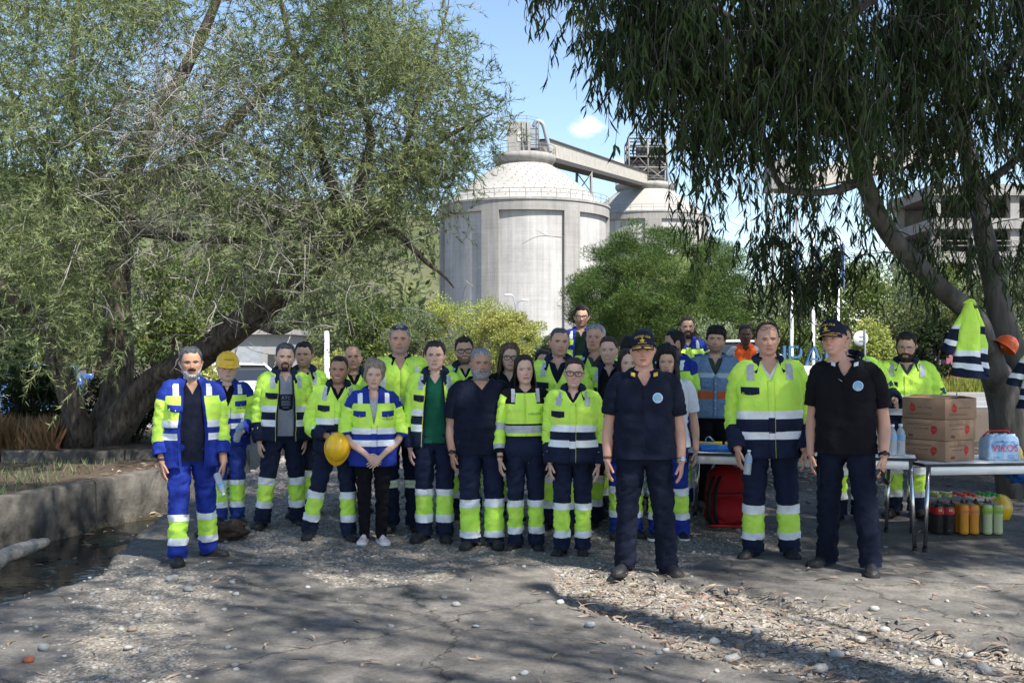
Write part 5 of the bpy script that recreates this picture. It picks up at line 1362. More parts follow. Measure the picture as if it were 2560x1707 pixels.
def stones():
	rs = np.random.default_rng(15); mats = [mat('pale_stone', (.36, .345, .32), rough=.85, var=.15, vscale=6, bump=.3), mat('grey_stone', (.24, .25, .26), rough=.85, var=.2, vscale=6, bump=.3), mat('brown_stone', (.27, .20, .15), rough=.85, var=.2, vscale=6, bump=.3), mat('brick_red_stone', (.24, .075, .045), rough=.85, var=.2, vscale=6, bump=.3)]
	ms = []
	for i in range(8):
		for m in mats:
			a = Acc(); a.add(stone_mesh(40 + i, .6), grid_q(5, 7, True)); ms.append(a.mesh('stone', [m]))
	spots = [(1520, 1510, .055), (1400, 1512, .045), (1475, 1568, .06), (1670, 1545, .05), (1720, 1540, .045), (1830, 1625, .075), (1895, 1575, .07), (2090, 1627, .07), (2210, 1550, .06), (2185, 1520, .055), (2050, 1660, .08), (1990, 1600, .045), (1620, 1545, .04), (2290, 1590, .05), (2420, 1625, .06), (2340, 1650, .06), (685, 1332, .055), (700, 1352, .035), (815, 1365, .04), (1200, 1366, .055), (470, 1480, .07), (345, 1545, .045), (330, 1580, .045), (390, 1500, .04), (110, 1620, .06), (70, 1650, .05), (360, 1625, .045), (320, 1620, .05), (570, 1620, .04), (1140, 1515, .05), (1110, 1498, .04), (425, 1455, .055), (580, 1462, .045), (590, 1490, .04), (560, 1530, .03), (1190, 1570, .04), (905, 1670, .03), (230, 1560, .04), (1310, 1690, .04), (1785, 1590, .06), (1850, 1600, .05), (2150, 1590, .06), (2460, 1660, .07)]
	for i in range(60):
		spots.append((rs.uniform(560, 1300), rs.uniform(1290, 1400), rs.uniform(.014, .03)))
	for i in range(60):
		spots.append((rs.uniform(1560, 2480), rs.uniform(1500, 1690), rs.uniform(.016, .034)))
	for i, (px, py, s) in enumerate(spots):
		y = CZ * F / (py - HY); x = (px - 1280) / F * y
		if x < np.interp(y, CH_Y, CH_X) + .1: continue
		mi = rs.choice(4, p=(.55, .30, .13, .02)) if (px, py) != (70, 1650) else 3
		o = bpy.data.objects.new('stone', ms[(i % 8) * 4 + mi]); COL.objects.link(o); o.location = (x, y, float(terrain_z(np.array([x]), np.array([y]))[0]) + s * .22); s *= .68; o.scale = (s, s, s); o.rotation_euler = (rs.normal(0, .15), rs.normal(0, .15), rs.uniform(0, 6.3))
		tag(o, ('pale rounded stone lying loose on the ground', 'grey rounded stone lying loose on the ground', 'brownish stone lying loose on the ground', 'brick-red stone lying loose on the ground')[mi], 'stone', 'loose stones on the ground')
stones()
def leaf_litter():
	rs = np.random.default_rng(25)
	x1, y1 = rs.uniform(.3, 4.4, 6000), rs.uniform(4.6, 8.8, 6000); ok = rs.random(6000) < np.where(poly_dist(x1, y1, PIT) < .08, .95, .04)
	B = np.concatenate([np.stack([x1, y1], 1)[ok][:1500], np.stack([rs.uniform(-4.9, -3.4, 500), rs.uniform(7, 15, 500)], 1), np.stack([rs.uniform(1.0, 6.5, 1500), rs.uniform(11.0, 15.5, 1500)], 1), np.stack([rs.uniform(-3.2, 4.5, 300), rs.uniform(4.6, 10.5, 300)], 1)]); n = len(B)
	B = np.array(B); z = terrain_z(B[:, 0], B[:, 1]) + rs.uniform(.004, .022, n); a_ = rs.uniform(0, 2 * pi, n)
	D = unit(np.stack([np.cos(a_), np.sin(a_), rs.normal(0, .10, n)], 1)); base = np.concatenate([B, z[:, None]], 1)
	L = rs.uniform(.06, .15, n); w = rs.uniform(.010, .020, n); side = unit(np.cross(D, np.array((0, 0, 1.0)) + rs.normal(0, .4, (n, 3)))); cv = side * (rs.uniform(-.22, .22, n) * L)[:, None] + np.array((0, 0, 1)) * (rs.uniform(0, .10, n) * L)[:, None]
	p = lambda t: base + D * (L * t)[:, None] + cv * (4 * t * (1 - t)); W_ = w[:, None] * .5
	V = np.stack([p(0), p(.33) - side * W_, p(.33) + side * W_, p(.7) - side * W_ * .8, p(.7) + side * W_ * .8, p(1.)], 1).reshape(-1, 3); k = np.arange(n)[:, None] * 6
	a = Acc(); a.add(V, k + np.array([1, 2, 4, 3]), np.concatenate([k + np.array([0, 2, 1]), k + np.array([3, 4, 5])]))
	a.build('fallen_leaves', mat('dead_eucalyptus_leaf', (.15, .105, .075), col2=(.31, .24, .18), rough=.75, vscale=6, island=.5), kind='stuff', label='dry curled eucalyptus leaves littering the ground', cat='leaves', smooth=False)
leaf_litter()
# ------------------------------------------------------------------ people
YEL = (0.66, 1.08, 0.12)
M_YEL = mat('hivis_yellow_cloth', YEL, rough=0.75, spec=0.25, var=0.07, vscale=5, bump=0.8, bscale=14)
M_ORA = mat('hivis_orange_cloth', (0.95, 0.13, 0.02), rough=0.75, spec=0.25, var=0.06, vscale=5, bump=0.22, bscale=16)
M_NAVY = mat('navy_cloth', (0.010, 0.016, 0.042), rough=0.85, spec=0.25, var=0.25, vscale=6, bump=0.85, bscale=14)
M_TEE = mat('dark_navy_jersey', (0.007, 0.010, 0.024), rough=0.9, spec=0.2, var=0.2, vscale=6, bump=0.8, bscale=12)
M_BLUE = mat('royal_blue_cloth', (0.015, 0.036, 0.28), rough=0.8, spec=0.25, var=0.16, vscale=6, bump=0.85, bscale=14)
M_FADE = mat('faded_blue_cloth', (0.028, 0.055, 0.27), rough=0.85, spec=0.25, var=0.2, vscale=7, bump=0.85, bscale=14)
M_BLACK = mat('black_cloth', (0.006, 0.006, 0.008), rough=0.9, spec=0.2, var=0.2, bump=0.8, bscale=14)
M_REFL = mat('reflective_tape', (0.86, 0.88, 0.90), rough=0.45, spec=0.5, var=0.06, vscale=22, bump=0.2, bscale=30)
M_REFLG = mat('grey_reflective_tape', (0.46, 0.48, 0.53), rough=0.4, spec=0.5, var=0.15, vscale=30, bump=0.2, bscale=40)
M_GREYT = mat('grey_marl_jersey', (0.23, 0.25, 0.30), rough=0.9, spec=0.2, var=0.08, vscale=40, bump=0.2, bscale=14)
M_GREEN = mat('green_polo_jersey', (0.010, 0.105, 0.055), rough=0.9, spec=0.2, var=0.12, bump=0.8, bscale=12)
M_DKGRN = mat('dark_green_jersey', (0.008, 0.022, 0.014), rough=0.9, spec=0.2, var=0.12, bump=0.8, bscale=12)
M_WHITE = mat('white_jersey', (0.74, 0.75, 0.80), rough=0.9, spec=0.2, var=0.05, bump=0.8, bscale=12)
M_LACE = mat('pale_patterned_blouse', (0.40, 0.41, 0.42), col2=(0.66, 0.66, 0.66), rough=0.9, vscale=60, bump=0.2)
M_SHIRT = mat('chambray_shirt', (0.155, 0.235, 0.36), rough=0.85, var=0.10, vscale=30, bump=0.85, bscale=14)
M_RUST = mat('rust_orange_band', (0.50, 0.105, 0.03), rough=0.8, var=0.08, bump=0.2, bscale=18)
M_PALE = mat('pale_band', (0.42, 0.50, 0.56), rough=0.6, var=0.08, bump=0.2)
M_STEEL = mat('slate_jersey', (0.05, 0.07, 0.10), rough=0.9, var=0.1, bump=0.2, bscale=14)
M_OLIVE = mat('olive_jersey', (0.035, 0.045, 0.035), col2=(0.06, 0.07, 0.06), rough=0.9, vscale=14, aniso=(1, 1, 6), bump=0.2)
M_SHOE = mat('dark_shoe_leather', (0.014, 0.015, 0.018), rough=0.55, spec=0.4, var=0.3, vscale=20, bump=0.3, bscale=50)
M_SOLE = mat('shoe_sole_rubber', (0.022, 0.019, 0.017), rough=0.85, var=0.3, vscale=20)
M_PINK = mat('pink_sneaker', (0.62, 0.50, 0.50), rough=0.7, var=0.06, bump=0.2)
M_WSOLE = mat('white_rubber_sole', (0.72, 0.70, 0.68), rough=0.6, var=0.06)
M_SKIN = mat('skin', (1, 1, 1), rough=0.55, spec=0.35, vcol=True, bump=0.12, bscale=70)
M_SKIN.node_tree.nodes['Principled BSDF'].inputs['Subsurface Weight'].default_value = 0.0
M_EYE = mat('eye_surface', (1, 1, 1), rough=0.25, spec=0.5, vcol=True)
M_FRAME = mat('black_glasses_frame', (0.006, 0.006, 0.007), rough=0.3, spec=0.5)
M_WIRE = mat('thin_metal_frame', (0.12, 0.11, 0.10), rough=0.35, metal=0.8)
M_LENS = mat('clear_lens', (0.9, 0.92, 0.95), rough=0.05, spec=0.5, alpha=0.06)
M_DKLENS = mat('dark_lens', (0.02, 0.018, 0.016), rough=0.08, spec=0.5)
M_CAP = mat('navy_cap_cloth', (0.008, 0.011, 0.026), rough=0.85, spec=0.2, var=0.15, bump=0.25, bscale=60)
M_GCAP = mat('grey_cap_cloth', (0.05, 0.06, 0.075), rough=0.85, spec=0.2, var=0.15, bump=0.25, bscale=60)
M_GOLD = mat('gold_thread', (0.62, 0.42, 0.04), rough=0.5, spec=0.4, var=0.15, vscale=80)
M_LIGHTB = mat('light_blue_badge', (0.16, 0.42, 0.66), rough=0.6)
M_BADGEW = mat('pale_badge_ring', (0.62, 0.66, 0.70), rough=0.6)
M_HELM = mat('yellow_helmet_plastic', (0.86, 0.50, 0.012), rough=0.32, spec=0.5, coat=0.2, var=0.04)
M_HELMO = mat('orange_helmet_plastic', (0.75, 0.115, 0.018), rough=0.35, spec=0.5, coat=0.2, var=0.06)
M_STRAP = mat('black_strap', (0.008, 0.008, 0.009), rough=0.8)
M_WATCH = mat('watch_steel', (0.5, 0.5, 0.5), rough=0.3, metal=0.9)
M_INK = mat('dark_green_ink', (0.02, 0.10, 0.09), rough=0.7)
M_PIPE = mat('yellow_piping', (0.75, 0.85, 0.06), rough=0.7)
SKINS = {'fair': (0.66, 0.42, 0.315), 'mid': (0.56, 0.335, 0.235), 'tan': (0.45, 0.25, 0.165), 'ruddy': (0.58, 0.315, 0.22), 'dark': (0.12, 0.06, 0.042)}
HAIRS = {'black': (0.006, 0.005, 0.005), 'dbrown': (0.022, 0.014, 0.010), 'brown': (0.045, 0.026, 0.017), 'blond': (0.20, 0.125, 0.065), 'dkblond': (0.13, 0.08, 0.045),
 		'grey': (0.27, 0.28, 0.30), 'white': (0.46, 0.47, 0.48), 'salt': (0.075, 0.080, 0.09), 'ash': (0.30, 0.245, 0.19)}
def hair_mat(k):
	c = HAIRS[k]
	return mat('hair_' + k, c, rough=0.5, spec=0.4, var=0.45, vscale=60, aniso=(1.6, 1.6, 0.35), bump=0.8, bscale=110)

# columns: angle 0 is the front (-y), growing towards +x; denser over the face and the ears
_half = np.concatenate([np.arange(0, 75, 3.5), np.arange(76, 121, 4.5), np.arange(122, 180, 12.0)])
PHI = np.radians(np.concatenate([_half, [180.0], (360 - _half[1:])[::-1]]))
NC = len(PHI)
_HT = np.array([  # front z, back z, half width, front, back
	(.230, .230, .002, .002, .002), (.2265, .2265, .028, .032, .034), (.216, .216, .047, .054, .058), (.200, .200, .0605, .071, .076), (.180, .180, .0695, .083, .090),
	(.155, .155, .0745, .089, .095), (.130, .130, .0758, .0895, .094), (.112, .112, .0752, .0875, .090), (.094, .096, .0742, .0875, .084), (.075, .082, .0712, .0875, .076),
	(.056, .070, .0672, .087, .068), (.036, .060, .0622, .085, .062), (.016, .052, .0555, .080, .058), (.004, .046, .049, .071, .056), (-.004, .038, .050, .056, .055),
	(-.014, .030, .053, .049, .056), (-.028, .018, .055, .050, .060), (-.040, .006, .061, .055, .065)])
_TR = np.concatenate([np.linspace(0, 4, 9)[:-1], np.linspace(4, 13, 38)[:-1], np.linspace(13, 17, 7)])
def head_grid(o):
	fem = o.get('fem', 0); fat = o.get('fat', 0.0)
	k = np.arange(len(_HT))
	T = np.stack([interp(_TR, k, _HT[:, j]) for j in range(5)], 1)
	jaw = sstep(8.5, 12, _TR) * (1 - sstep(13, 15, _TR)); neck = sstep(13, 15.5, _TR)
	w = T[:, 2] * (1 + (-0.045 if fem else 0.0) * (1 - neck) + (-0.05 if fem else 0.015) * jaw + fat * (0.10 * jaw + 0.09 * neck + 0.03) + (-0.14 if fem else 0.05) * neck)
	f = T[:, 3] * (1 + (-0.10 if fem else 0.03) * neck + fat * 0.12 * neck) * (0.98 if fem else 1)
	b = T[:, 4] * (1 + (-0.08 if fem else 0.02) * neck)
	rv = np.random.default_rng(int(o.get('seed', 0)) + 500)
	v1, v2, v3, v4, v5 = rv.uniform(-1, 1, 5)
	w = w * (1 + .035 * v1 * (1 - neck) + .07 * v2 * jaw); f = f * (1 + .03 * v3 * jaw)
	s, c = np.sin(PHI), np.cos(PHI)
	x = w[:, None] * np.sign(s) * np.abs(s) ** (0.94 - .06 * v4)
	y = -np.where(c > 0, f[:, None], b[:, None]) * np.sign(c) * np.abs(c) ** 0.90
	bk = (1 - c) / 2
	z = T[:, 0][:, None] * (1 - bk) + T[:, 1][:, None] * bk
	front = np.clip(c, 0, 1) ** 0.5 * np.ones_like(x)
	ns = (0.82 if fem else 1.0 + o.get('nose', 0)) * (1 + .2 * v5)
	g = lambda a, m, sd: np.exp(-((a - m) / sd) ** 2)
	ax = np.abs(x)
	amp = interp(z, [.06, .070, .074, .078, .083, .095, .112, .124, .135], [0, .001, .012, .021, .0225, .016, .007, .002, 0]) * ((z > .058) & (z < .136))
	sx = interp(z, [.06, .075, .085, .10, .13], [.013, .0135, .0125, .0095, .0085])
	d = ns * amp * np.exp(-(x / sx) ** 2)
	d += ns * .006 * g(ax, .013, .006) * g(z, .077, .006)
	d += -.0115 * g(ax, .031, .0155) * g(z, .1145, .0095)
	d += (.003 if fem else .0055) * g(z, .131, .007) * g(ax, .028, .026)
	d += (.0035 + .002 * v1) * g(ax, .046, .016) * g(z, .090, .013) - (0 if fem else .0022) * g(ax, .030 + .5 * (.09 - z), .004) * g(z, .066, .014)
	sm = o.get('smile', 0.0)
	zc = z - sm * .10 * np.minimum(ax, .03) ** 2 / .03
	d += .0045 * g(zc, .0555, .0045) * g(x, 0, .020) + .0055 * g(zc, .0445, .005) * g(x, 0, .018) - .0035 * g(zc, .0497, .0022) * g(x, 0, .026)
	d += .005 * g(x, 0, .018) * g(z, .014, .011) - .003 * g(x, 0, .03) * g(z, .032, .007)
	d += sm * .004 * g(ax, .042, .012) * g(z, .070, .012)
	y = y - d * front * (z > -.002)
	# ears
	if o.get('_noear'): return np.stack([x, y, z], -1), T
	e = g(y, .008, .0135) * interp(np.clip(z, .06, .14), [.06, .073, .085, .105, .122, .130, .14], [0, .25, .62, .95, 1.0, .45, 0]) * (np.abs(s) > .8)
	x = x + np.sign(s) * e * (.013 if fem else .017)
	y = y + e * .004
	return np.stack([x, y, z], -1), T
def head_colors(G, o):
	base = np.array(SKINS[o.get('skin', 'mid')])
	x, y, z = G[..., 0], G[..., 1], G[..., 2]
	ax = np.abs(x); fr = (y < 0.0)
	C = np.ones(G.shape) * base
	n = vnoise(G * 55, 3)[..., None]
	C = C * (1 + .07 * n)
	g = lambda a, m, sd: np.exp(-((a - m) / sd) ** 2)
	def mixc(C, col, m):
		m = np.clip(m, 0, 1)[..., None]
		return C * (1 - m) + np.asarray(col) * m
	red = base * np.array((1.08, .74, .70))
	C = mixc(C, red, .45 * fr * (g(ax, .043, .018) * g(z, .085, .02) + g(x, 0, .016) * g(z, .082, .016)))
	C = mixc(C, red, .5 * (np.abs(x) > .078) * (z > .05))
	hc = np.array(HAIRS[o.get('hair_c', 'dbrown')])
	st = o.get('stubble', 0.0)
	if st:
		reg = np.clip(sstep(.072, .052, z - .35 * np.maximum(ax - .035, 0)) * sstep(-.03, -.005, z), 0, 1) * (y < .03)
		reg = np.maximum(reg, g(z, .0655, .005) * sstep(.034, .022, ax) * fr)
		reg = reg * (1 - .85 * g(zz := (z - .05), 0, .010) * sstep(.027, .018, ax) * fr)
		C = mixc(C, np.array(HAIRS[o.get('beard_c', o.get('hair_c', 'dbrown'))]) * .7 + base * .12, st * reg)
	sm = o.get('smile', 0.0)
	zc = z - sm * .10 * np.minimum(ax, .03) ** 2 / .03
	lip = base * np.array((.92, .52, .50)) if not o.get('fem') else base * np.array((.95, .42, .44))
	mw = .022 + .007 * sm
	win = sstep(mw + .004, mw - .004, ax) * fr
	C = mixc(C, lip, .85 * win * g(zc, .050, .0088 + .003 * sm))
	C = mixc(C, base * .10, (.85 if sm < .6 else .3) * win * g(zc, .0497, .0022))
	if sm >= .6:
		C = mixc(C, (.60, .56, .51), .95 * sstep(mw - .001, mw - .007, ax) * fr * g(zc, .0500, .0042))
	bz = .1305 + .10 * (ax - .03) * (ax < .03) - .9 * np.maximum(ax - .032, 0) ** 2 / .03
	br = g(z, bz, .0042 if not o.get('fem') else .003) * sstep(.008, .015, ax) * sstep(.055, .044, ax) * fr
	C = mixc(C, np.array(HAIRS[o.get('brow_c', o.get('hair_c', 'dbrown'))]) * .8, (1.15 if not o.get('fem') else .9) * br)
	C = mixc(C, base * .22, .75 * fr * g(z, .1195, .0022) * sstep(.050, .044, ax) * sstep(.013, .018, ax))
	C = mixc(C, base * .45, .5 * fr * g(x, 0, .010) * g(z, .0715, .003) * (ax > .004))
	if o.get('shade_scalp'):
		C = mixc(C, hc * .5 + base * .35, .5 * (z > .14) * sstep(.03, .06, y))
	return C
class Pose:
	"""places head-local points: turn, nod and tilt about the top of the neck, fading to none at the collar"""
	def __init__(s, H, o):
		s.k = o.get('hs', 1.0)
		s.org = np.array((o.get('hx', 0.0), -.018 - o.get('hf', 0.0), H - .230 * s.k))
		s.R = (rot3('Z', radians(o.get('yaw', 0))) @ rot3('X', radians(o.get('pitch', 0))) @ rot3('Y', radians(o.get('roll', 0))))
		s.piv = np.array((0, .015, -.01))
	def __call__(s, Q, w=None):
		Q = np.asarray(Q, float)
		R = (Q - s.piv) @ s.R.T + s.piv
		if w is not None:
			R = Q * (1 - w) + R * w
		return R * s.k + s.org
def torso_tab(H, B, belly, fem):
	z = np.array([.475, .51, .56, .62, .685, .74, .782, .812, .827, .840, .852])
	w = np.array([.160, .166, .158, .148, .158, .166, .166, .152, .128, .098, .072])
	f = np.array([.100, .105, .105, .102, .115, .115, .100, .085, .072, .060, .055])
	b = np.array([.115, .120, .105, .090, .095, .105, .105, .095, .090, .080, .072])
	if fem:
		w = w * np.array([1.06, 1.06, .99, .88, .90, .90, .90, .90, .90, .92, .92])
		f = f + .012 * np.exp(-((z - .72) / .035) ** 2)
	k = H / 1.75
	bel = belly * np.exp(-((z - .60) / .085) ** 2)
	return z, w * B * k + bel * .35, (f * (.55 + .45 * B) + bel) * k, b * (.6 + .4 * B) * k
def grid_normals(G, wrap):
	du = np.roll(G, -1, 1) - np.roll(G, 1, 1)
	if not wrap:
		du[:, 0] = G[:, 1] - G[:, 0]; du[:, -1] = G[:, -1] - G[:, -2]
	dv = np.gradient(G, axis=0)
	n = np.cross(du, dv)
	n = n / (np.linalg.norm(n, axis=-1, keepdims=True) + 1e-9)
	c = G - G.mean(1, keepdims=True)
	return n if (n * c).sum(-1).mean() > 0 else -n
def strip_obj(name, G, r0, r1, mat_, parent, off=.003, c0=None, c1=None, wrap=False):
	n = grid_normals(G, wrap)
	sl = slice(c0, c1)
	g = (G + n * off)[r0:r1 + 1, sl]
	a = Acc(); a.add(g, grid_q(g.shape[0], g.shape[1], wrap))
	return a.build(name, mat_, parent)
class Surf:
	"""front height field y(x, z) of a torso grid"""
	def __init__(s, G):
		s.G = G
		s.z = G[:, :, 2].mean(1)
	def row(s, r, x):
		g = s.G[r]; m = g[:, 1] < (g[:, 1].max() + g[:, 1].min()) / 2 + .02
		o = np.argsort(g[m, 0])
		return np.interp(x, g[m, 0][o], g[m, 1][o])
	def y(s, x, z):
		x = np.atleast_1d(np.asarray(x, float)); z = np.broadcast_to(np.asarray(z, float), x.shape)
		zz = s.z[::-1]; out = np.zeros_like(x)
		for i in range(len(x)):
			j = np.clip(np.searchsorted(zz, z[i]), 1, len(zz) - 1)
			t = np.clip((z[i] - zz[j-1]) / (zz[j] - zz[j-1] + 1e-9), 0, 1)
			ra, rb = len(zz) - j, len(zz) - 1 - j
			out[i] = s.row(ra, x[i]) * (1 - t) + s.row(rb, x[i]) * t
		return out
	def patch(s, name, x0, x1, z0, z1, mat_, parent, off=.004, nx=6, nz=4, point=0.0, skew=0.0):
		X, Z = np.meshgrid(np.linspace(x0, x1, nx), np.linspace(z1, z0, nz))
		t = (Z - z1) / (z0 - z1)
		u = np.linspace(0, 1, nx)[None, :]
		Z = Z - point * t * (1 - np.abs(u * 2 - 1)) + skew * (u - .5)
		Y = s.y(X.ravel(), Z.ravel()).reshape(X.shape) - off
		a = Acc(); a.add(np.stack([X, Y, Z], -1), grid_q(nz, nx))
		return solid(a.build(name, mat_, parent), .003, 1)
	def letters(s, name, body, x, z, size, mat_, parent, off=.006):
		V, Fc = text_mesh(body, size)
		if not len(V): return None
		V = V + np.array((x, 0, z))
		V[:, 1] = s.y(V[:, 0], V[:, 2]) - off
		return poly_obj(name, V, Fc, mat_, parent)
	def disc(s, name, x, z, r, mat_, parent, off=.005, n=20):
		a_ = np.arange(n) / n * 2 * pi
		V = np.concatenate([[(x, 0, z)], np.stack([x + r * np.cos(a_), 0 * a_, z + r * np.sin(a_)], 1)])
		V[:, 1] = s.y(V[:, 0], V[:, 2]) - off
		k = np.arange(n)
		a = Acc(); a.add(V, T=np.stack([np.zeros(n, int), 1 + k, 1 + (k + 1) % n], 1))
		return a.build(name, mat_, parent)
def limb_path(S, E, Wp, lead=None, n=26):
	pts = ([lead] if lead is not None else []) + [S, E, Wp]
	p = catmull(pts, 10)
	d = np.concatenate([[0], np.cumsum(np.linalg.norm(np.diff(p, axis=0), axis=1))])
	t = np.linspace(0, d[-1], n)
	return np.stack([np.interp(t, d, p[:, i]) for i in range(3)], 1), t / d[-1]
def wrinkle(G, n, amp, seed, freq=(9, 9, 16), ridge=True):
	q = fbm(G * np.array(freq), seed, 3)
	q = (0.5 - np.abs(q)) if ridge else q
	return G + n * (q * amp)[..., None]
def sleeve_grid(path, rad, n, seed, amp):
	G = tube_v(path, rad, n)
	t, u, v = frames(path)
	c = G - path[:, None, :]
	nn = c / (np.linalg.norm(c, axis=-1, keepdims=True) + 1e-9)
	s = np.linspace(0, 1, len(path)) * len(path) / 26
	a = np.arange(n) / n * 2 * pi
	q = np.stack([np.cos(a)[None, :] * 1.1 + 0 * s[:, None], np.sin(a)[None, :] * 1.1 + 0 * s[:, None], s[:, None] * 9 + 1.3 * np.cos(a + seed)[None, :]], -1)
	w = 0.45 - np.abs(fbm(q, seed, 3)) * 1.15
	return G + nn * (amp * w)[..., None]
EYE_MESH = None
def eye_mesh():
	global EYE_MESH
	if EYE_MESH is None:
		a = Acc()
		th = np.linspace(0, pi, 9)[:, None]; ph = np.arange(14)[None, :] / 14 * 2 * pi
		V = np.stack([np.sin(th) * np.cos(ph), -np.cos(th) + 0 * ph, np.sin(th) * np.sin(ph)], -1)
		c = np.where((th < .62)[..., None], np.array((.012, .008, .006)), np.array((.46, .42, .40))) * np.ones((9, 14, 1))
		a.add(V * np.array((.0145, .0085, .0068)), grid_q(9, 14, True), c=c.reshape(-1, 3))
		EYE_MESH = a.mesh('eye', [M_EYE], True, True)
	return EYE_MESH
def hand_parts(acc, wr, a, n, side, H, col, curl=.5, spread=1.0):
	"""fingers and thumb rooted in the palm: wr wrist, a hand direction, n palm normal"""
	k = H / 1.75
	t = np.cross(a, n)             # across the knuckles
	tip0 = wr + a * .085 * k
	th = side                      # thumb side along +t or -t
	for i, (off, L, r) in enumerate(((.031, .070, .0085), (.0105, .078, .0088), (-.0105, .072, .0085), (-.030, .056, .0075))):
		b = tip0 + t * off * th * k - a * .012 * k - n * .002
		pts = [b]; d = a + t * off * th * 1.2 * spread
		d = d / np.linalg.norm(d)
		for s_, cu in ((.42, .35), (.33, .9), (.25, 1.3)):
			ang = curl * cu
			dd = d * cos(ang) + n * sin(ang)
			pts.append(pts[-1] + dd * L * s_ * 1.15 * k)
		p = catmull(pts, 3)
		atube(acc, p, np.linspace(r, r * .72, len(p)) * k, 7, c=col)
	b = wr + a * .022 * k + t * .026 * th * k
	d1 = a * .72 + t * .62 * th + n * .25; d2 = a * .9 + t * .18 * th + n * .35
	p = catmull([b - d1 * .01, b + d1 * .034 * k, b + d1 * .034 * k + d2 * .030 * k, b + d1 * .034 * k + d2 * .054 * k], 3)
	atube(acc, p, np.linspace(.0125, .0085, len(p)) * k, 7, c=col)
def build_body(o, H, B, pose, joints, par):
	G, T = head_grid(o)
	C = head_colors(G, o)
	wt = np.clip(1 - (_TR - 13) / 4, 0, 1)[:, None, None]
	Hg = pose(G, wt)
	base = np.array(SKINS[o.get('skin', 'mid')])
	zt, wT, fT, bT = torso_tab(H, B, o.get('belly', 0), o.get('fem', 0))
	zr = np.array([.826, .812, .797, .781, .766, .746, .68, .62, .56, .51, .478])
	s, c = np.sin(PHI), np.cos(PHI)
	sh = interp(zr, [.47, .60, .70, .80, .84], [.72, .82, .93, .97, 1.0])[:, None]
	w = interp(zr, zt, wT)[:, None] * sh; f = interp(zr, zt, fT)[:, None] * sh; b = interp(zr, zt, bT)[:, None] * sh
	x = w * np.sign(s) * np.abs(s) ** .85; y = -np.where(c > 0, f, b) * np.sign(c) * np.abs(c) ** .85
	z = np.broadcast_to(zr[:, None] * H, x.shape) + .012 * (1 - c)[None, :] * (zr[:, None] > .79)
	Tg = np.stack([x, y, z], -1)
	allg = np.concatenate([Hg, Tg]); nh = len(Hg)
	nr = len(allg)
	cols = np.concatenate([C, np.ones(Tg.shape) * base])
	Q = grid_q(nr, NC, True)
	keep = np.ones(len(Q), bool)
	# crown is closed by its tiny first ring; arm openings
	acc = Acc()
	V = [allg.reshape(-1, 3)]; VC = [cols.reshape(-1, 3)]; nv = nr * NC
	extraQ = []
	k = H / 1.75
	r0, r1 = nh + 1, nh + 5
	for side in (1, -1):
		cc = [int(np.argmin(np.abs(PHI - radians(90 if side > 0 else 270)))) + q for q in range(-5, 6)]
		for r in range(r0, r1):
			for q in cc[:-1]:
				keep[r * NC + q] = False
		loop = [r0 * NC + q for q in cc] + [r * NC + cc[-1] for r in range(r0 + 1, r1)] + [r1 * NC + q for q in cc[::-1]] + [r * NC + cc[0] for r in range(r1 - 1, r0, -1)]
		Vall = V[0]
		lp = Vall[loop]; cen = lp.mean(0)
		S, E, Wp, hd, pn = joints[side]
		path, tt = limb_path(S, E, Wp, cen, 20)
		t_, u_, v_ = frames(path)
		rel = lp - cen
		ang = np.arctan2(rel @ v_[0], rel @ u_[0])
		rad = interp(tt, [0, .12, .3, .5, .58, .7, .9, 1.0], [.062, .056, .049, .043, .042, .043, .033, .029]) * k * (.55 + .45 * B) * (.86 if o.get('fem') else 1.0)
		rings = path[:, None, :] + rad[:, None, None] * (np.cos(ang)[None, :, None] * u_[:, None, :] + np.sin(ang)[None, :, None] * v_[:, None, :])
		# flatten towards the palm
		hd = hd / np.linalg.norm(hd); pn = pn - hd * np.dot(pn, hd); pn = pn / np.linalg.norm(pn); tv = np.cross(hd, pn)
		a_end = np.arctan2(np.cross(u_[-1], pn) @ t_[-1], u_[-1] @ pn)
		angh = ang - a_end
		palm = []
		for s_, wd, th in ((.012, .030, .021), (.035, .038, .017), (.060, .042, .015), (.082, .041, .013), (.092, .033, .009), (.095, .012, .004)):
			palm.append(Wp + hd * s_ * k + (np.cos(angh)[:, None] * pn * th + np.sin(angh)[:, None] * tv * wd) * k * (.88 if o.get('fem') else 1.02))
		rings = np.concatenate([rings[1:], np.array(palm)])
		n = len(loop)
		st = nv
		V.append(rings.reshape(-1, 3)); VC.append(np.ones((rings.shape[0] * n, 3)) * base * (1 + .06 * vnoise(rings.reshape(-1, 3) * 40, 5))[:, None])
		nv += rings.shape[0] * n
		kk = np.arange(n); lpi = np.array(loop)
		extraQ.append(np.stack([lpi[kk], lpi[(kk + 1) % n], st + (kk + 1) % n, st + kk], 1))
		extraQ.append(grid_q(rings.shape[0], n, True) + st)
		hk = Acc()
		hand_parts(hk, Wp, hd, pn, -side * o.get('thumb', {}).get(side, 1), H, base, o.get('curl', {}).get(side, .5) if isinstance(o.get('curl'), dict) else o.get('curl', .5))
		o.setdefault('_hands', []).append(hk)
	# legs: the bottom ring splits in two
	bot = (nr - 1) * NC
	half = NC // 2
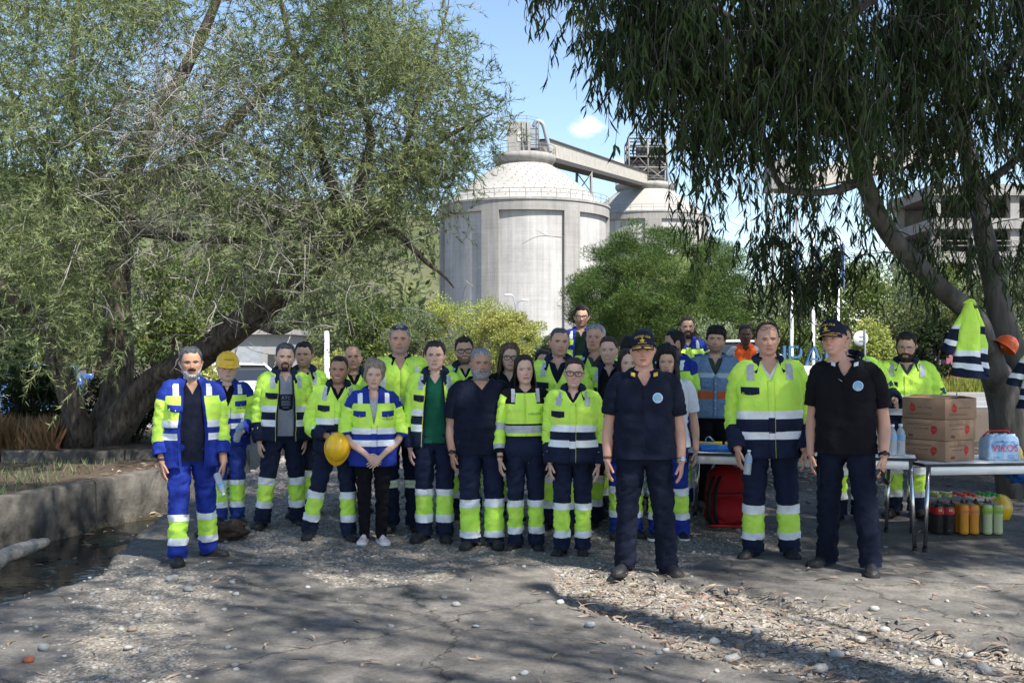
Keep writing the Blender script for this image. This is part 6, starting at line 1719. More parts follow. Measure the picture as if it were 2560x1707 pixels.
	for side in (1, -1):
		idx = list(range(0, half + 1)) if side > 0 else [0] + list(range(NC - 1, half - 1, -1))
		ring = [bot + i for i in idx]
		Pb = V[0][ring]
		f0, b0 = Pb[0], Pb[-1]
		cr = np.array([b0 * (1 - q) + f0 * q + np.array((0, 0, -.02)) for q in (.25, .5, .75)])
		st = nv
		V.append(cr); VC.append(np.ones((3, 3)) * base); nv += 3
		loop = ring + [st, st + 1, st + 2]
		n = len(loop)
		L0 = np.concatenate([Pb, cr]); cen = L0.mean(0)
		K, A = o['_legs'][side]
		ang = np.arctan2(L0[:, 0] - cen[0], L0[:, 1] - cen[1])
		rows = []
		for t, r in ((.12, .052), (.3, .044), (.5, .034), (.75, .032), (.93, .022)):
			cpt = cen * (1 - t * 2) + K * t * 2 if t <= .5 else K * (1 - (t - .5) * 2) + A * (t - .5) * 2
			rows.append(cpt + np.stack([np.sin(ang) * r, np.cos(ang) * r, 0 * ang], 1) * k)
		rows.append(rows[-1] + np.array((0, -.006, -.03)) * k)
		rows.append(rows[-1] * .3 + rows[-1].mean(0) * .7)
		rows = np.array(rows)
		st2 = nv
		V.append(rows.reshape(-1, 3)); VC.append(np.ones((rows.size // 3, 3)) * base); nv += rows.size // 3
		kk = np.arange(n); lpi = np.array(loop)
		extraQ.append(np.stack([lpi[kk], lpi[(kk + 1) % n], st2 + (kk + 1) % n, st2 + kk], 1))
		extraQ.append(grid_q(len(rows), n, True) + st2)
	allQ = np.concatenate([Q[keep]] + extraQ)
	acc.add(np.concatenate(V), allQ, c=np.concatenate(VC))
	for hk in o.pop('_hands'):
		for v, q, cc_ in zip([np.concatenate(hk.V)], [np.concatenate(hk.Q)], [np.concatenate(hk.C)]):
			tr = np.concatenate(hk.T) if hk.T else None
			acc.add(v, q, tr, c=cc_)
	ob = acc.build('body', [M_SKIN], par, True, True)
	# eyes
	for sx in (-1, 1):
		tgt = np.array((sx * .031, 0, .1145))
		fr = G[..., 1] < -.03
		dd = (G[..., 0] - tgt[0]) ** 2 + (G[..., 2] - tgt[2]) ** 2 + (~fr) * 9
		ij = np.unravel_index(np.argmin(dd), dd.shape)
		pl = np.array((tgt[0], G[ij][1] + .0035, tgt[2]))
		e = bpy.data.objects.new('eye', eye_mesh()); COL.objects.link(e); e.parent = par
		e.location = pose(pl)
		e.rotation_euler = Matrix([list(r) for r in pose.R]).to_euler()
		q = o.get('eyeopen', 1.0)
		e.scale = (pose.k, pose.k, pose.k * q)
	return G, ob
def build_hair(o, G, pose, par):
	st = o.get('hair', 'short')
	if st == 'bald': return
	k = o.get('hair_c', 'dbrown')
	o3 = dict(o); o3['_noear'] = True
	G = head_grid(o3)[0]
	x, y, z = G[..., 0], G[..., 1], G[..., 2]
	ph = np.degrees(np.minimum(PHI, 2 * pi - PHI))[None, :] * np.ones_like(x)
	fem_long = st in ('long', 'wavy', 'curly', 'bob', 'pony', 'bun')
	fz = {'short': .186, 'fringe': .158, 'receding': .212, 'buzz': .186, 'bob': .178, 'long': .192, 'wavy': .190, 'curly': .185, 'pony': .188, 'bun': .188, 'tied': .188, 'quiff': .188, 'horse': .30}.get(st, .186)
	th = {'short': .014, 'fringe': .024, 'receding': .010, 'buzz': .006, 'bob': .034, 'long': .018, 'wavy': .024, 'curly': .034, 'pony': .012, 'bun': .012, 'tied': .013, 'quiff': .022, 'horse': .016}.get(st, .014)
	th = o.get('hth', th)
	hl = interp(ph, [0, 25, 42, 58, 70, 78, 84, 92, 104, 112, 130, 180], [fz, fz - .002, fz, fz - .026, fz - .05, .100, .112, .134, .128, .080, .045, .032])
	if st == 'fringe': hl = interp(ph, [0, 25, 45, 60, 72, 78, 84, 92, 104, 112, 130, 180], [fz, fz, fz - .002, fz - .01, .125, .10, .112, .134, .128, .080, .045, .032])
	if st == 'bob': hl = interp(ph, [0, 25, 45, 58, 68, 78, 90, 104, 130, 180], [fz, fz, fz - .012, fz - .045, .105, .080, .078, .06, .03, .02])
	if st in ('bun', 'pony'): hl = interp(ph, [0, 25, 42, 56, 68, 78, 90, 104, 115, 130, 180], [fz, fz - .002, fz - .008, fz - .03, .138, .128, .132, .128, .085, .05, .032])
	if st in ('curly', 'wavy', 'long'): hl = interp(ph, [0, 25, 45, 58, 68, 80, 96, 110, 130, 180], [fz, fz, fz - .02, fz - .06, .085, .045, .02, .015, .01, .0])
	if st == 'horse': hl = interp(ph, [0, 60, 75, 84, 96, 110, 130, 180], [.28, .235, .175, .105, .11, .085, .045, .032])
	hl = hl + .004 * vnoise(np.stack([x * 90, y * 90, z * 0], -1), 11)
	m = (z - hl)
	ramp = sstep(-.004, .022 if st not in ('bob', 'fringe', 'curly') else .016, m)
	d = G - np.array((0, .0, .10)); d[..., 2] *= .8
	n = d / np.linalg.norm(d, axis=-1, keepdims=True)
	tex = fbm(np.stack([x * 70, y * 70, z * 26], -1), 21 + int(o.get('seed', 0)), 3)
	cl = fbm(np.stack([x * 26, y * 26, z * 12], -1), 5 + int(o.get('seed', 0)), 2)
	top = sstep(.12, .2, z)
	off = -.004 + ramp * (.004 + th * (.45 + .55 * top)) + ramp * th * (.22 * tex + .35 * cl)
	if st in ('curly', 'wavy'): off = off + ramp * .010 * np.abs(tex)
	if st == 'quiff': off = off + ramp * .016 * sstep(50, 0, ph) * sstep(.16, .2, z)
	Hd = G + n * off[..., None]
	nr, nc = x.shape
	Q = grid_q(nr, nc, True)
	vm = m > -.006
	qk = vm.ravel()[Q].any(1)
	qk &= (z.ravel()[Q].min(1) > -.01)
	acc = Acc()
	acc.add(pose(Hd).reshape(-1, 3), Q[qk])
	rs = np.random.default_rng(int(o.get('seed', 1)) + 77)
	def strands(n_, z0, z1, ph0, ph1, rad, droop, wid, wave=0.0, back=0.0):
		for i in range(n_):
			a = radians(rs.uniform(ph0, ph1)) * (1 if rs.random() < .5 else -1)
			zt_ = rs.uniform(.10, .17); L = rs.uniform(.75, 1.0) * (z0 - z1)
			tt = np.linspace(0, 1, 9)
			r = interp(tt, [0, .3, .6, 1], [.086, rad, rad * rs.uniform(.95, 1.08), rad * droop * rs.uniform(.85, 1.12)])
			aa = a + wave * np.sin(tt * 9 + rs.uniform(0, 6)) + rs.normal(0, .05) * tt
			p = np.stack([np.sin(aa) * r * .92, -np.cos(aa) * r + .006 + back * tt, zt_ - L * tt], 1)
			w_ = wid * np.sin(pi * np.clip(tt * .86 + .12, 0, 1)) ** .7
			side = np.stack([np.cos(aa), np.sin(aa), 0 * aa], 1)
			V = np.stack([p - side * w_[:, None], p + side * w_[:, None] + np.stack([np.sin(aa), -np.cos(aa), 0 * aa], 1) * .002], 1)
			acc.add(pose(V).reshape(-1, 3), grid_q(9, 2))
	if st == 'long': strands(260, .15, -.20, 60, 180, .098, 1.32, .007, .07, .0)
	if st == 'wavy': strands(260, .15, -.12, 58, 180, .106, 1.25, .007, .12)
	if st == 'curly': strands(330, .17, -.20, 56, 180, .108, 1.28, .007, .16)
	if st in ('pony', 'tied'):
		# gathered tail falling over one shoulder or behind
		sd = o.get('tail', 1)
		p0 = np.array((0, .098, .12))
		for i in range(120):
			j = rs.normal(0, .012, 3)
			e = np.array((sd * (.125 if st == 'pony' else .07), .075 if st == 'tied' else -.075, -.10 if st == 'tied' else -.20))
			pts = catmull([p0 + j * .5, p0 + np.array((sd * .035, .03, -.03)) + j, (p0 + e) / 2 + np.array((sd * .05, .03, .0)) + j * 1.6, e + j * 2.2], 3)
			w_ = .006 * np.sin(pi * np.linspace(.15, .9, len(pts)))
			sv = np.array((1, -.4, .1)); sv = sv / np.linalg.norm(sv)
			V = np.stack([pts - sv * w_[:, None], pts + sv * w_[:, None]], 1)
			acc.add(pose(V).reshape(-1, 3), grid_q(len(pts), 2))
	if st == 'bun':
		th_ = np.linspace(0.02, pi - .02, 9)[:, None]; pp = np.arange(14)[None, :] / 14 * 2 * pi
		V = np.stack([np.sin(th_) * np.cos(pp), np.sin(th_) * np.sin(pp), np.cos(th_) + 0 * pp], -1) * .042 + np.array((0, .095, .165))
		V = V + vnoise(V * 60, 2)[..., None] * .004
		acc.add(pose(V).reshape(-1, 3), grid_q(9, 14, True))
	if st in ('short', 'quiff', 'fringe', 'receding', 'horse', 'buzz', 'bob'):
		# loose tufts break the outline
		idx = np.argwhere((m > .012) & (z > .09))
		if len(idx):
			for i in rs.choice(len(idx), min(len(idx), {'buzz': 30, 'fringe': 200, 'bob': 60}.get(st, 130)), replace=False):
				r_, c_ = idx[i]
				p = Hd[r_, c_]; nn = n[r_, c_]
				fall = np.array((0, -.7 if z[r_, c_] > .17 else .25, .0 if z[r_, c_] > .17 else -.8)) + rs.normal(0, .3, 3)
				L = th * rs.uniform(.5, 1.0) + .006
				q = p - nn * .003 + (nn * .28 + fall * .8) * L
				sv = np.cross(nn, fall + .01); sv = sv / (np.linalg.norm(sv) + 1e-9) * .0035
				acc.add(pose(np.array([p - nn * .004 - sv, p - nn * .004 + sv, q])), T=[(0, 1, 2)])
	acc.build('hair', hair_mat(k), par)
def build_beard(o, G, pose, par):
	bd = o.get('beard')
	if not bd: return
	kind, colk, th = bd
	x, y, z = G[..., 0], G[..., 1], G[..., 2]
	ax = np.abs(x)
	ph = np.degrees(np.minimum(PHI, 2 * pi - PHI))[None, :] * np.ones_like(x)
	if kind == 'full':
		up = interp(ph, [0, 22, 34, 50, 70, 82, 90, 180], [.036, .036, .056, .058, .075, .10, .115, .115]) - 200 * (ph > 93)*0
		m = sstep(0, .010, up - z) * sstep(-.022, -.004, z) * sstep(96, 86, ph)
		mo = sstep(.056, .060, z) * sstep(.073, .066, z) * sstep(.036, .026, ax) * (y < 0)
		conn = sstep(.045, .038, ax) * sstep(.022, .028, ax) * sstep(.066, .058, z) * sstep(.02, .03, z) * (y < 0)
		conn = conn * (0 if o.get('moust_c') else 1)
		m = np.maximum(np.maximum(m, mo * (0 if o.get('moust_c') else 1)), conn)
	else:  # goatee
		m = sstep(.034, .026, z) * sstep(-.014, -.002, z) * sstep(.032, .022, ax) * (y < 0)
		mo = sstep(.055, .059, z) * sstep(.071, .066, z) * sstep(.034, .026, ax) * (y < 0)
		conn = sstep(.036, .031, ax) * sstep(.020, .026, ax) * sstep(.064, .058, z) * sstep(.015, .03, z) * (y < 0)
		m = np.maximum(np.maximum(m, mo), conn)
	d = G - np.array((0, .01, .06)); n = d / np.linalg.norm(d, axis=-1, keepdims=True)
	tex = fbm(np.stack([x * 120, y * 120, z * 60], -1), 9, 2)
	off = -.003 + m * (.0055 + th * (.6 + .4 * sstep(.04, .0, z))) + m * tex * .004
	Bd = G + n * off[..., None]
	Bd[..., 2] -= m * th * .5 * sstep(.03, .0, z)
	Q = grid_q(*x.shape, True)
	qk = (m.ravel()[Q] > .05).any(1)
	a = Acc(); a.add(pose(Bd).reshape(-1, 3), Q[qk])
	a.build('beard', hair_mat(colk), par)
	if o.get('moust_c'):
		m = sstep(.0555, .0595, z) * sstep(.072, .066, z) * sstep(.036, .026, ax) * (y < 0)
		Bd = G + n * (-.003 + m * .009 + m * tex * .003)[..., None]
		a = Acc(); a.add(pose(Bd).reshape(-1, 3), Q[(m.ravel()[Q] > .05).any(1)]); a.build('moustache', hair_mat(o['moust_c']), par)
def build_glasses(o, G, pose, par):
	gl = o.get('glasses')
	if not gl: return
	style = gl if isinstance(gl, str) else gl[0]
	up = o.get('glasses_up', False)
	fr, le = {'black': (M_FRAME, M_LENS), 'wire': (M_WIRE, M_LENS), 'sun': (M_FRAME, M_DKLENS), 'goggles': (M_LENS, M_LENS), 'read': (M_FRAME, M_LENS)}[style]
	zc, yc = .1135, -.097
	tilt = np.eye(3); orgs = np.zeros(3)
	rx, rz, rr = {'black': (.027, .0190, .0034), 'wire': (.024, .017, .0012), 'sun': (.029, .019, .0022), 'goggles': (.036, .024, .0018), 'read': (.024, .012, .0018)}[style]
	def place(V):
		V = np.asarray(V, float)
		if up:   # pushed up onto the hair
			V = (V - np.array((0, yc, zc))) @ rot3('X', radians(-38)).T + np.array((0, -.074, .212 if style == 'sun' else .203))
		return pose(V)
	root = Acc()
	a_ = np.linspace(0, 2 * pi, 21)
	for sx in (-1, 1):
		e = .62
		ring = np.stack([sx * .033 + rx * np.sign(np.cos(a_)) * np.abs(np.cos(a_)) ** e, yc + .25 * np.abs(np.cos(a_) * rx * (1 if True else 0)) * 0 + .006 * (np.abs(sx * .033 + rx * np.cos(a_)) / .06) ** 2, zc + rz * np.sign(np.sin(a_)) * np.abs(np.sin(a_)) ** e], 1)
		atube(root, place(ring), rr, 6, cap=False)
		arm = np.array([(sx * (.033 + rx), yc + .006, zc + rz * .45), (sx * .074, yc + .03, zc + .008), (sx * .080, -.03, zc + .008), (sx * .080, .01, zc + .008)])
		atube(root, place(arm), rr * .9, 6)
	atube(root, place(np.array([(-.033 + rx, yc + .001, zc + .003), (0, yc - .003, zc + .006), (.033 - rx, yc + .001, zc + .003)])), rr, 6)
	g = root.build('glasses', fr, par)
	for sx in (-1, 1):
		a_ = np.arange(20) / 20 * 2 * pi; e = .62
		V = np.stack([sx * .033 + rx * np.sign(np.cos(a_)) * np.abs(np.cos(a_)) ** e, yc + .006 * (np.abs(sx * .033 + rx * np.cos(a_)) / .06) ** 2, zc + rz * np.sign(np.sin(a_)) * np.abs(np.sin(a_)) ** e], 1)
		V = np.concatenate([[V.mean(0)], V]); k = np.arange(20)
		l = Acc(); l.add(place(V), T=np.stack([0 * k, 1 + (k + 1) % 20, 1 + k], 1))
		l.build('lens', le, g)
def collar_obj(name, H, B, mat_, par, o, gap=.35, rise=.034, fall=.045, flare=.03, point=.035, zb=.852, fat=0.0, thick=.004):
	k = H / 1.75
	n = 33
	ph = np.linspace(gap, 2 * pi - gap, n)
	s, c = np.sin(ph), np.cos(ph)
	fr = np.clip(c, 0, 1)
	fem = .90 if o.get('fem') else 1.0
	w0, f0, b0 = (.074 + fat) * fem, (.068 + fat) * fem, (.080 + fat) * fem
	rows = []
	for (dz, dr, drop) in ((-.012, .012, 0), (0, .002, 0), (rise * .6, -.003, 0), (rise, .0, 0), (rise * 1.02, .006, 0), (rise * .75, .014 + flare * .3, .2), (rise - fall * .6, .018 + flare * .6, .6), (rise - fall, .02 + flare, 1.0)):
		x = (w0 + dr) * s; y = -np.where(c > 0, f0, b0) * c - dr * c
		slope = -.034 * (1 + c) / 2
		z = zb * H + (dz + slope) * k - drop * point * fr ** 3 + .004 * (1 - c)
		x = x + np.sign(s) * drop * .018 * fr ** 3
		y = y - drop * .012 * fr
		rows.append(np.stack([x * k, y * k + .004, z], -1))
	g = np.array(rows)
	g = wrinkle(g, grid_normals(g, False), .004, int(o.get('seed', 0)) + 3, (14, 14, 14))
	a = Acc(); a.add(g, grid_q(len(rows), n))
	return solid(a.build(name, mat_, par), thick, 0)
def torso_grid(o, H, B, offs, ztop, zbot, gapf=None, ncol=56, boxy=True, seed=0, amp=.006, rowz=()):
	"""shell around the trunk; gapf(zfrac) -> half width in metres of the open front"""
	zt, wT, fT, bT = torso_tab(H, B, o.get('belly', 0), o.get('fem', 0))
	zz = set(np.round(np.linspace(ztop, zbot, 34), 4)) | set(np.round(np.linspace(ztop, .79, 8), 4)) | set(np.round(rowz, 4))
	zz = np.array(sorted([q for q in zz if zbot - 1e-6 <= q <= ztop + 1e-6], reverse=True))
	d = np.diff(zz); keep = np.ones(len(zz), bool)
	for i in range(1, len(zz) - 1):
		if zz[i] not in np.round(rowz, 4) and (zz[i - 1] - zz[i] < .0035 or zz[i] - zz[i + 1] < .0035): keep[i] = False
	zz = zz[keep]
	w = interp(zz, zt, wT) + offs * interp(zz, [.47, .79, .84], [1.1, 1.0, .55]); f = interp(zz, zt, fT) + offs * .8; b = interp(zz, zt, bT) + offs * .8
	if boxy:
		cw = interp(.74, zt, wT) + offs; m = zz < .74
		w = np.where(m, np.maximum(w, cw * (1.0 + .25 * (.74 - zz)) * (.96 if o.get('fem') else .985)), w)
		cf = interp(.70, zt, fT) + offs * .8
		f = np.where(zz < .70, np.maximum(f, cf * .99), f); b = np.where(zz < .72, np.maximum(b, (interp(.72, zt, bT) + offs * .8) * 1.02), b)
	G = []
	for i, z in enumerate(zz):
		g = gapf(z) if gapf else 0.0
		pg = math.asin(min(.95, (g / w[i])) ) if g > 0 else 0.0
		u = np.linspace(pg, 2 * pi - pg, ncol)
		s, c = np.sin(u), np.cos(u)
		x = w[i] * np.sign(s) * np.abs(s) ** .80; y = -np.where(c > 0, f[i], b[i]) * np.sign(c) * np.abs(c) ** .80
		lift = .010 * (1 - c) * (z > .80) + (-.022 * np.clip(c, 0, 1) * sstep(.824, .854, z))
		G.append(np.stack([x, y, np.full_like(x, z * H) + lift], -1))
	G = np.array(G)
	n = grid_normals(G, False)
	# soft vertical drape and horizontal folds towards the waist
	q1 = fbm(np.stack([G[..., 0] * 13, G[..., 1] * 13, G[..., 2] * 3.2], -1), seed, 2)
	q2 = .5 - np.abs(fbm(np.stack([G[..., 0] * 5 + G[..., 2] * 4, G[..., 1] * 5, G[..., 2] * 13], -1), seed + 5, 2))
	k = sstep(.80, .72, G[..., 2] / H)
	G = G + n * ((amp * 1.0 * q1 + amp * 1.2 * q2) * (.25 + .75 * k))[..., None]
	return G, zz
def row_of(zz, z):
	return int(np.argmin(np.abs(zz - z)))
def build_shoes(o, H, par, kind, legs):
	k = H / 1.75 * (.9 if o.get('fem') else 1.0)
	for side in (1, -1):
		A = legs[side][1]
		ang = radians(o.get('toe', {}).get(side, 12) * side)
		s = np.linspace(0, 1, 15)
		L = .292 * k
		yy = .085 * k - s * L
		wd = interp(s, [0, .06, .2, .45, .7, .88, .97, 1], [.012, .030, .037, .039, .050, .046, .026, .006]) * k
		ht = interp(s, [0, .05, .15, .30, .42, .6, .8, .93, 1], [.04, .085, .105, .112, .098, .074, .060, .046, .02]) * k
		a = np.linspace(0, pi, 13)
		X = wd[:, None] * np.cos(a)[None, :] * (1 - .28 * np.sin(a)[None, :] ** 3 * (ht[:, None] > .07))
		Z = .018 * k + (ht[:, None] - .018 * k).clip(.004) * np.sin(a)[None, :] ** .75
		V = np.stack([X, np.broadcast_to(yy[:, None], X.shape), Z], -1)
		V = V + vnoise(V * 30, 3)[..., None] * np.array((.002, 0, .003))
		R = rot3('Z', ang); base = np.array((A[0], A[1], 0))
		tr = lambda q: q @ R.T + base
		up = Acc(); up.add(tr(V.reshape(-1, 3)), grid_q(15, 13))
		sh = up.build('shoe', M_SHOE if kind != 'pink' else M_PINK, par)
		o_ = np.concatenate([np.stack([wd + .004 * k, yy], 1), np.stack([-wd - .004 * k, yy], 1)[::-1]])
		n = len(o_)
		lo = np.concatenate([o_, np.zeros((n, 1))], 1); hi = np.concatenate([o_, np.full((n, 1), (.026 if kind != 'pink' else .032) * k)], 1)
		lo[:, :2] *= .985
		rim = hi.copy(); rim[:, :2] *= .95
		so = Acc(); so.add(tr(np.concatenate([lo, hi, rim])), grid_q(3, n, True))
		so.build('sole', M_SOLE if kind not in ('pink', 'white') else M_WSOLE, sh)
		if kind == 'pink':
			lc = Acc()
			for j, q in enumerate((.42, .5, .58, .66)):
				yq = .085 * k - q * L; hq = float(np.interp(q, s, ht)); wq = float(np.interp(q, s, wd)) * .5
				atube(lc, tr(np.array([(-wq, yq, hq * .93), (0, yq - .004, hq + .006), (wq, yq, hq * .93)])), .0035, 5)
			lc.build('laces', M_WHITE, sh)
def build_trousers(o, H, B, par, kind, legs):
	k = H / 1.75; fem = o.get('fem', 0); seed = int(o.get('seed', 0)) * 3 + 40
	base = {'navy_hv': M_NAVY, 'blue_hv': M_BLUE, 'fade_hv': M_FADE, 'black': M_BLACK, 'navy': M_TEE, 'black_t': M_BLACK}[kind]
	hv = kind.endswith('_hv')
	zt, wT, fT, bT = torso_tab(H, B, o.get('belly', 0) * .5, fem)
	acc = Acc()
	zz = np.linspace(o.get('waist', .57), .452, 12)
	w = interp(np.maximum(zz, .475), zt, wT) + .003; f = interp(np.maximum(zz, .475), zt, fT) + .0; b = interp(np.maximum(zz, .475), zt, bT) + .004
	sq = interp(zz, [.452, .47, .49, .61], [.55, .82, 1, 1])
	ph = np.arange(40) / 40 * 2 * pi
	s, c = np.sin(ph), np.cos(ph)
	G = np.stack([np.stack([w[i] * sq[i] * np.sign(s) * np.abs(s) ** .8, -np.where(c > 0, f[i], b[i]) * sq[i] * np.sign(c) * np.abs(c) ** .8, np.full(40, zz[i] * H)], -1) for i in range(12)])
	acc.add(G, grid_q(12, 40, True))
	b0, b1, b2, b3 = o.get('bands', (.270, .232, .142, .106))
	strips = []
	slim = kind == 'black' and fem
	for side in (1, -1):
		K, A = legs[side]
		Hp = np.array((side * .082 * B * k, .005, .50 * H))
		hem = np.array((A[0], A[1], .045 * k))
		nrow = 46
		path, tt = limb_path(Hp, K, hem, None, nrow)
		rad = interp(tt, [0, .15, .5, .75, 1], [.098, .092, .074, .071, .072] if not slim else [.096, .088, .064, .055, .046]) * k * (.5 + .5 * B) * (.95 if fem else 1.0)
		rad = rad * (1 + o.get('loose', 0) * tt)
		# put rows on the band edges
		zf = path[:, 2] / H
		if hv:
			for bz in (b0, b1, b2, b3):
				i = int(np.argmin(np.abs(zf - bz)))
				q = path[i].copy(); q2 = path[min(i + 1, nrow - 1)] if zf[i] > bz else path[i - 1]
				t_ = (bz * H - q[2]) / (q2[2] - q[2] + 1e-9)
				path[i] = q + (q2 - q) * t_
			zf = path[:, 2] / H
		Gl = sleeve_grid(path, rad, 24, seed + side, .021)
		low = sstep(.80, 1.0, tt)
		bunch = np.sin(tt * 95 + np.cos(np.arange(24) / 24 * 2 * pi + seed)[:, None] * 1.5).T if False else np.sin((tt[:, None] * 95) + 1.6 * np.cos(np.arange(24)[None, :] / 24 * 2 * pi + seed))
		nn = Gl - path[:, None, :]; nn = nn / np.linalg.norm(nn, axis=-1, keepdims=True)
		Gl = Gl + nn * (low[:, None] * bunch * .004 * k)[..., None]
		Gl[:, :, 0] = np.where(side > 0, np.maximum(Gl[:, :, 0], -.004), np.minimum(Gl[:, :, 0], .004)) if abs(K[0]) < .14 else Gl[:, :, 0]
		m = np.zeros(nrow - 1, int)
		if hv:
			ia, ib, ic, id_ = [int(np.argmin(np.abs(zf - q))) for q in (b0, b1, b2, b3)]
			m[ia:id_] = 1
			strips += [(Gl, ia, ib), (Gl, ic, id_)]
		acc.add(Gl, grid_q(nrow, 24, True), m=np.repeat(m, 24))
	tr = acc.build('trousers', [base, o.get('band_m', M_YEL)], par)
	for g, i0, i1 in strips:
		strip_obj('reflective_strip', g, i0, i1, M_REFL, tr, .0035, wrap=True)
	if kind == 'tactical' or o.get('cargo'):
		for side in (1, -1):
			K, A = legs[side]
			x0 = side * (.082 * B * k + .085 * k)
			a = Acc(); abox(a, (x0 - .010, -.075, .335 * H), (x0 + .016, .06, .425 * H))
			bevel(a.build('cargo_pocket', base, tr), .008)
	return tr
def build_sleeves(o, acc, H, B, joints, tmax, rad, seed, mats_by_t, nver=20, amp=.020, cuff=0.0):
	"""both sleeves into acc; returns the grids with their t values"""
	out = {}
	k = H / 1.75
	for side in (1, -1):
		S, E, Wp, hd, pn = joints[side]
		lead = np.array((side * .085 * B * k, S[1], S[2] + .022))
		path, tt = limb_path(S, E, Wp, lead, 46)
		zlen = tt
		n_keep = int(np.searchsorted(tt, tmax)) + 1
		edges = [e for e, _ in mats_by_t]
		for e in edges:
			i = int(np.argmin(np.abs(tt - e)))
			if 0 < i < 45:
				j = i + 1 if tt[i] < e else i - 1
				f_ = (e - tt[i]) / (tt[j] - tt[i] + 1e-9)
				path[i] = path[i] + (path[j] - path[i]) * f_; tt[i] = e
		r = interp(tt, [0, .1, .22, .45, .6, .8, 1.0], rad) * k * (.5 + .5 * B) * (.90 if o.get('fem') else 1.0)
		G = sleeve_grid(path, r, nver, seed + side * 2, amp)
		G, t2 = G[:n_keep], tt[:n_keep]
		# turn the last rows in so the cuff has an inside
		G = np.concatenate([G, (G[-1:] - path[n_keep - 1]) * .80 + path[n_keep - 1]])
		tm = (t2[:-1] + t2[1:]) / 2
		m = np.zeros(len(tm) + 1, int)
		cur = 0
		for e, mi in mats_by_t:
			m[:-1][tm >= e] = mi
		m[-1] = m[-2]
		acc.add(G, grid_q(len(G), nver, True), m=np.repeat(m, nver))
		out[side] = (G, t2)
	return out
def sleeve_strip(par, sl, t0, t1, mat_=None):
	for side in (1, -1):
		G, t2 = sl[side]
		if t1 > t2[-1] + .02: continue
		strip_obj('reflective_strip', G, int(np.argmin(np.abs(t2 - t0))), int(np.argmin(np.abs(t2 - t1))), mat_ or M_REFL, par, .0035, wrap=True)
def default_arm(side, H, B, out=0.0, fwd=0.0, bend=0.0):
	k = H / 1.75
	S = np.array((side * .166 * B * k, .0, .787 * H))
	E = np.array((side * (.194 * B + .010 + out * .35) * k, .025 + fwd * .3, .605 * H))
	Wp = np.array((side * (.192 * B + .008 + out * .6) * k, -.045 - fwd, (.462 + bend) * H))
	return [S, E, Wp, np.array((-side * .04, -.14, -1.0)), np.array((-side * 1.0, .25, 0))]
def arm(side, H, B, spec):
	if spec is None: return default_arm(side, H, B)
	if spec[0] == 'hang': return default_arm(side, H, B, *spec[1:])
	k = H / 1.75
	a = default_arm(side, H, B)
	if spec[0] == 'clasp':      # both hands meet in front at height z
		z, reach = spec[1], spec[2] if len(spec) > 2 else .19
		a[1] = np.array((side * (.215 * B + .03) * k, -.02, .605 * H + (z - .50) * .25 * H))
		a[2] = np.array((side * .062 * k, -(reach + o_belly) * k, z * H)) if False else np.array((side * .066 * k, -reach * k, z * H))
		a[3] = np.array((-side * .75, -.10, -.62)); a[4] = np.array((0, 1.0, .0))
	elif spec[0] == 'behind':
		a[1] = np.array((side * (.215 * B + .03) * k, .07, .61 * H)); a[2] = np.array((side * .10 * k, .20, .50 * H))
		a[3] = np.array((-side * .8, .1, -.5)); a[4] = np.array((0, -1.0, 0))
	elif spec[0] == 'to':       # wrist at x, y (metres, +x image right) and z (share of height)
		x, y, z = spec[1:4]
		Wp = np.array((x * k, y * k, z * H)); S = a[0]
		mid = (S + Wp) / 2; L = np.linalg.norm(Wp - S); arm_l = .325 * H
		h = math.sqrt(max(.0, (arm_l / 2) ** 2 - (L / 2) ** 2))
		bd = np.array((side * .55, .75, -.55)); ax = (Wp - S) / (L + 1e-9); bd = bd - ax * np.dot(bd, ax); bd /= np.linalg.norm(bd)
		a[1] = mid + bd * h; a[2] = Wp
		f = Wp - a[1]; a[3] = f / np.linalg.norm(f); a[4] = np.array(spec[4] if len(spec) > 4 else (-side, .3, -.2), float)
	return a
def neck_gap(zlo, wtop, ztop=.854):
	return lambda z: max(0.0, (z - zlo) / (ztop - zlo)) * wtop if z > zlo else 0.0
def short_top(o, H, B, par, name, m, joints, sleeve_t=.50, collar=False, vz=.800, vw=.055, offs=.016, hem=.475, seed=0, rad=None, boxy=True, amp=.016):
	G, zz = torso_grid(o, H, B, offs, .850, hem, neck_gap(vz, vw), seed=seed, amp=amp, boxy=boxy)
	a = Acc(); a.add(G, grid_q(*G.shape[:2]))
	sl = None
	if sleeve_t:
		sl = build_sleeves(o, a, H, B, joints, sleeve_t, rad or [.060, .066, .068, .066, .064, .056, .05], seed + 9, [], amp=.013)
	ob = a.build(name, m, par)
	if collar:
		collar_obj('collar', H, B, m, ob, o, gap=.42, rise=.022, fall=.040, flare=.016, point=.030, zb=.850, thick=.003)
	else:
		# ribbed neckline
		zt, wT, fT, bT = torso_tab(H, B, 0, o.get('fem', 0))
		r0 = G[0]; r = Acc(); atube(r, r0, .0065, 6, cap=False); r.build('neck_rib', m, ob)
	return ob, G, Surf(G), sl
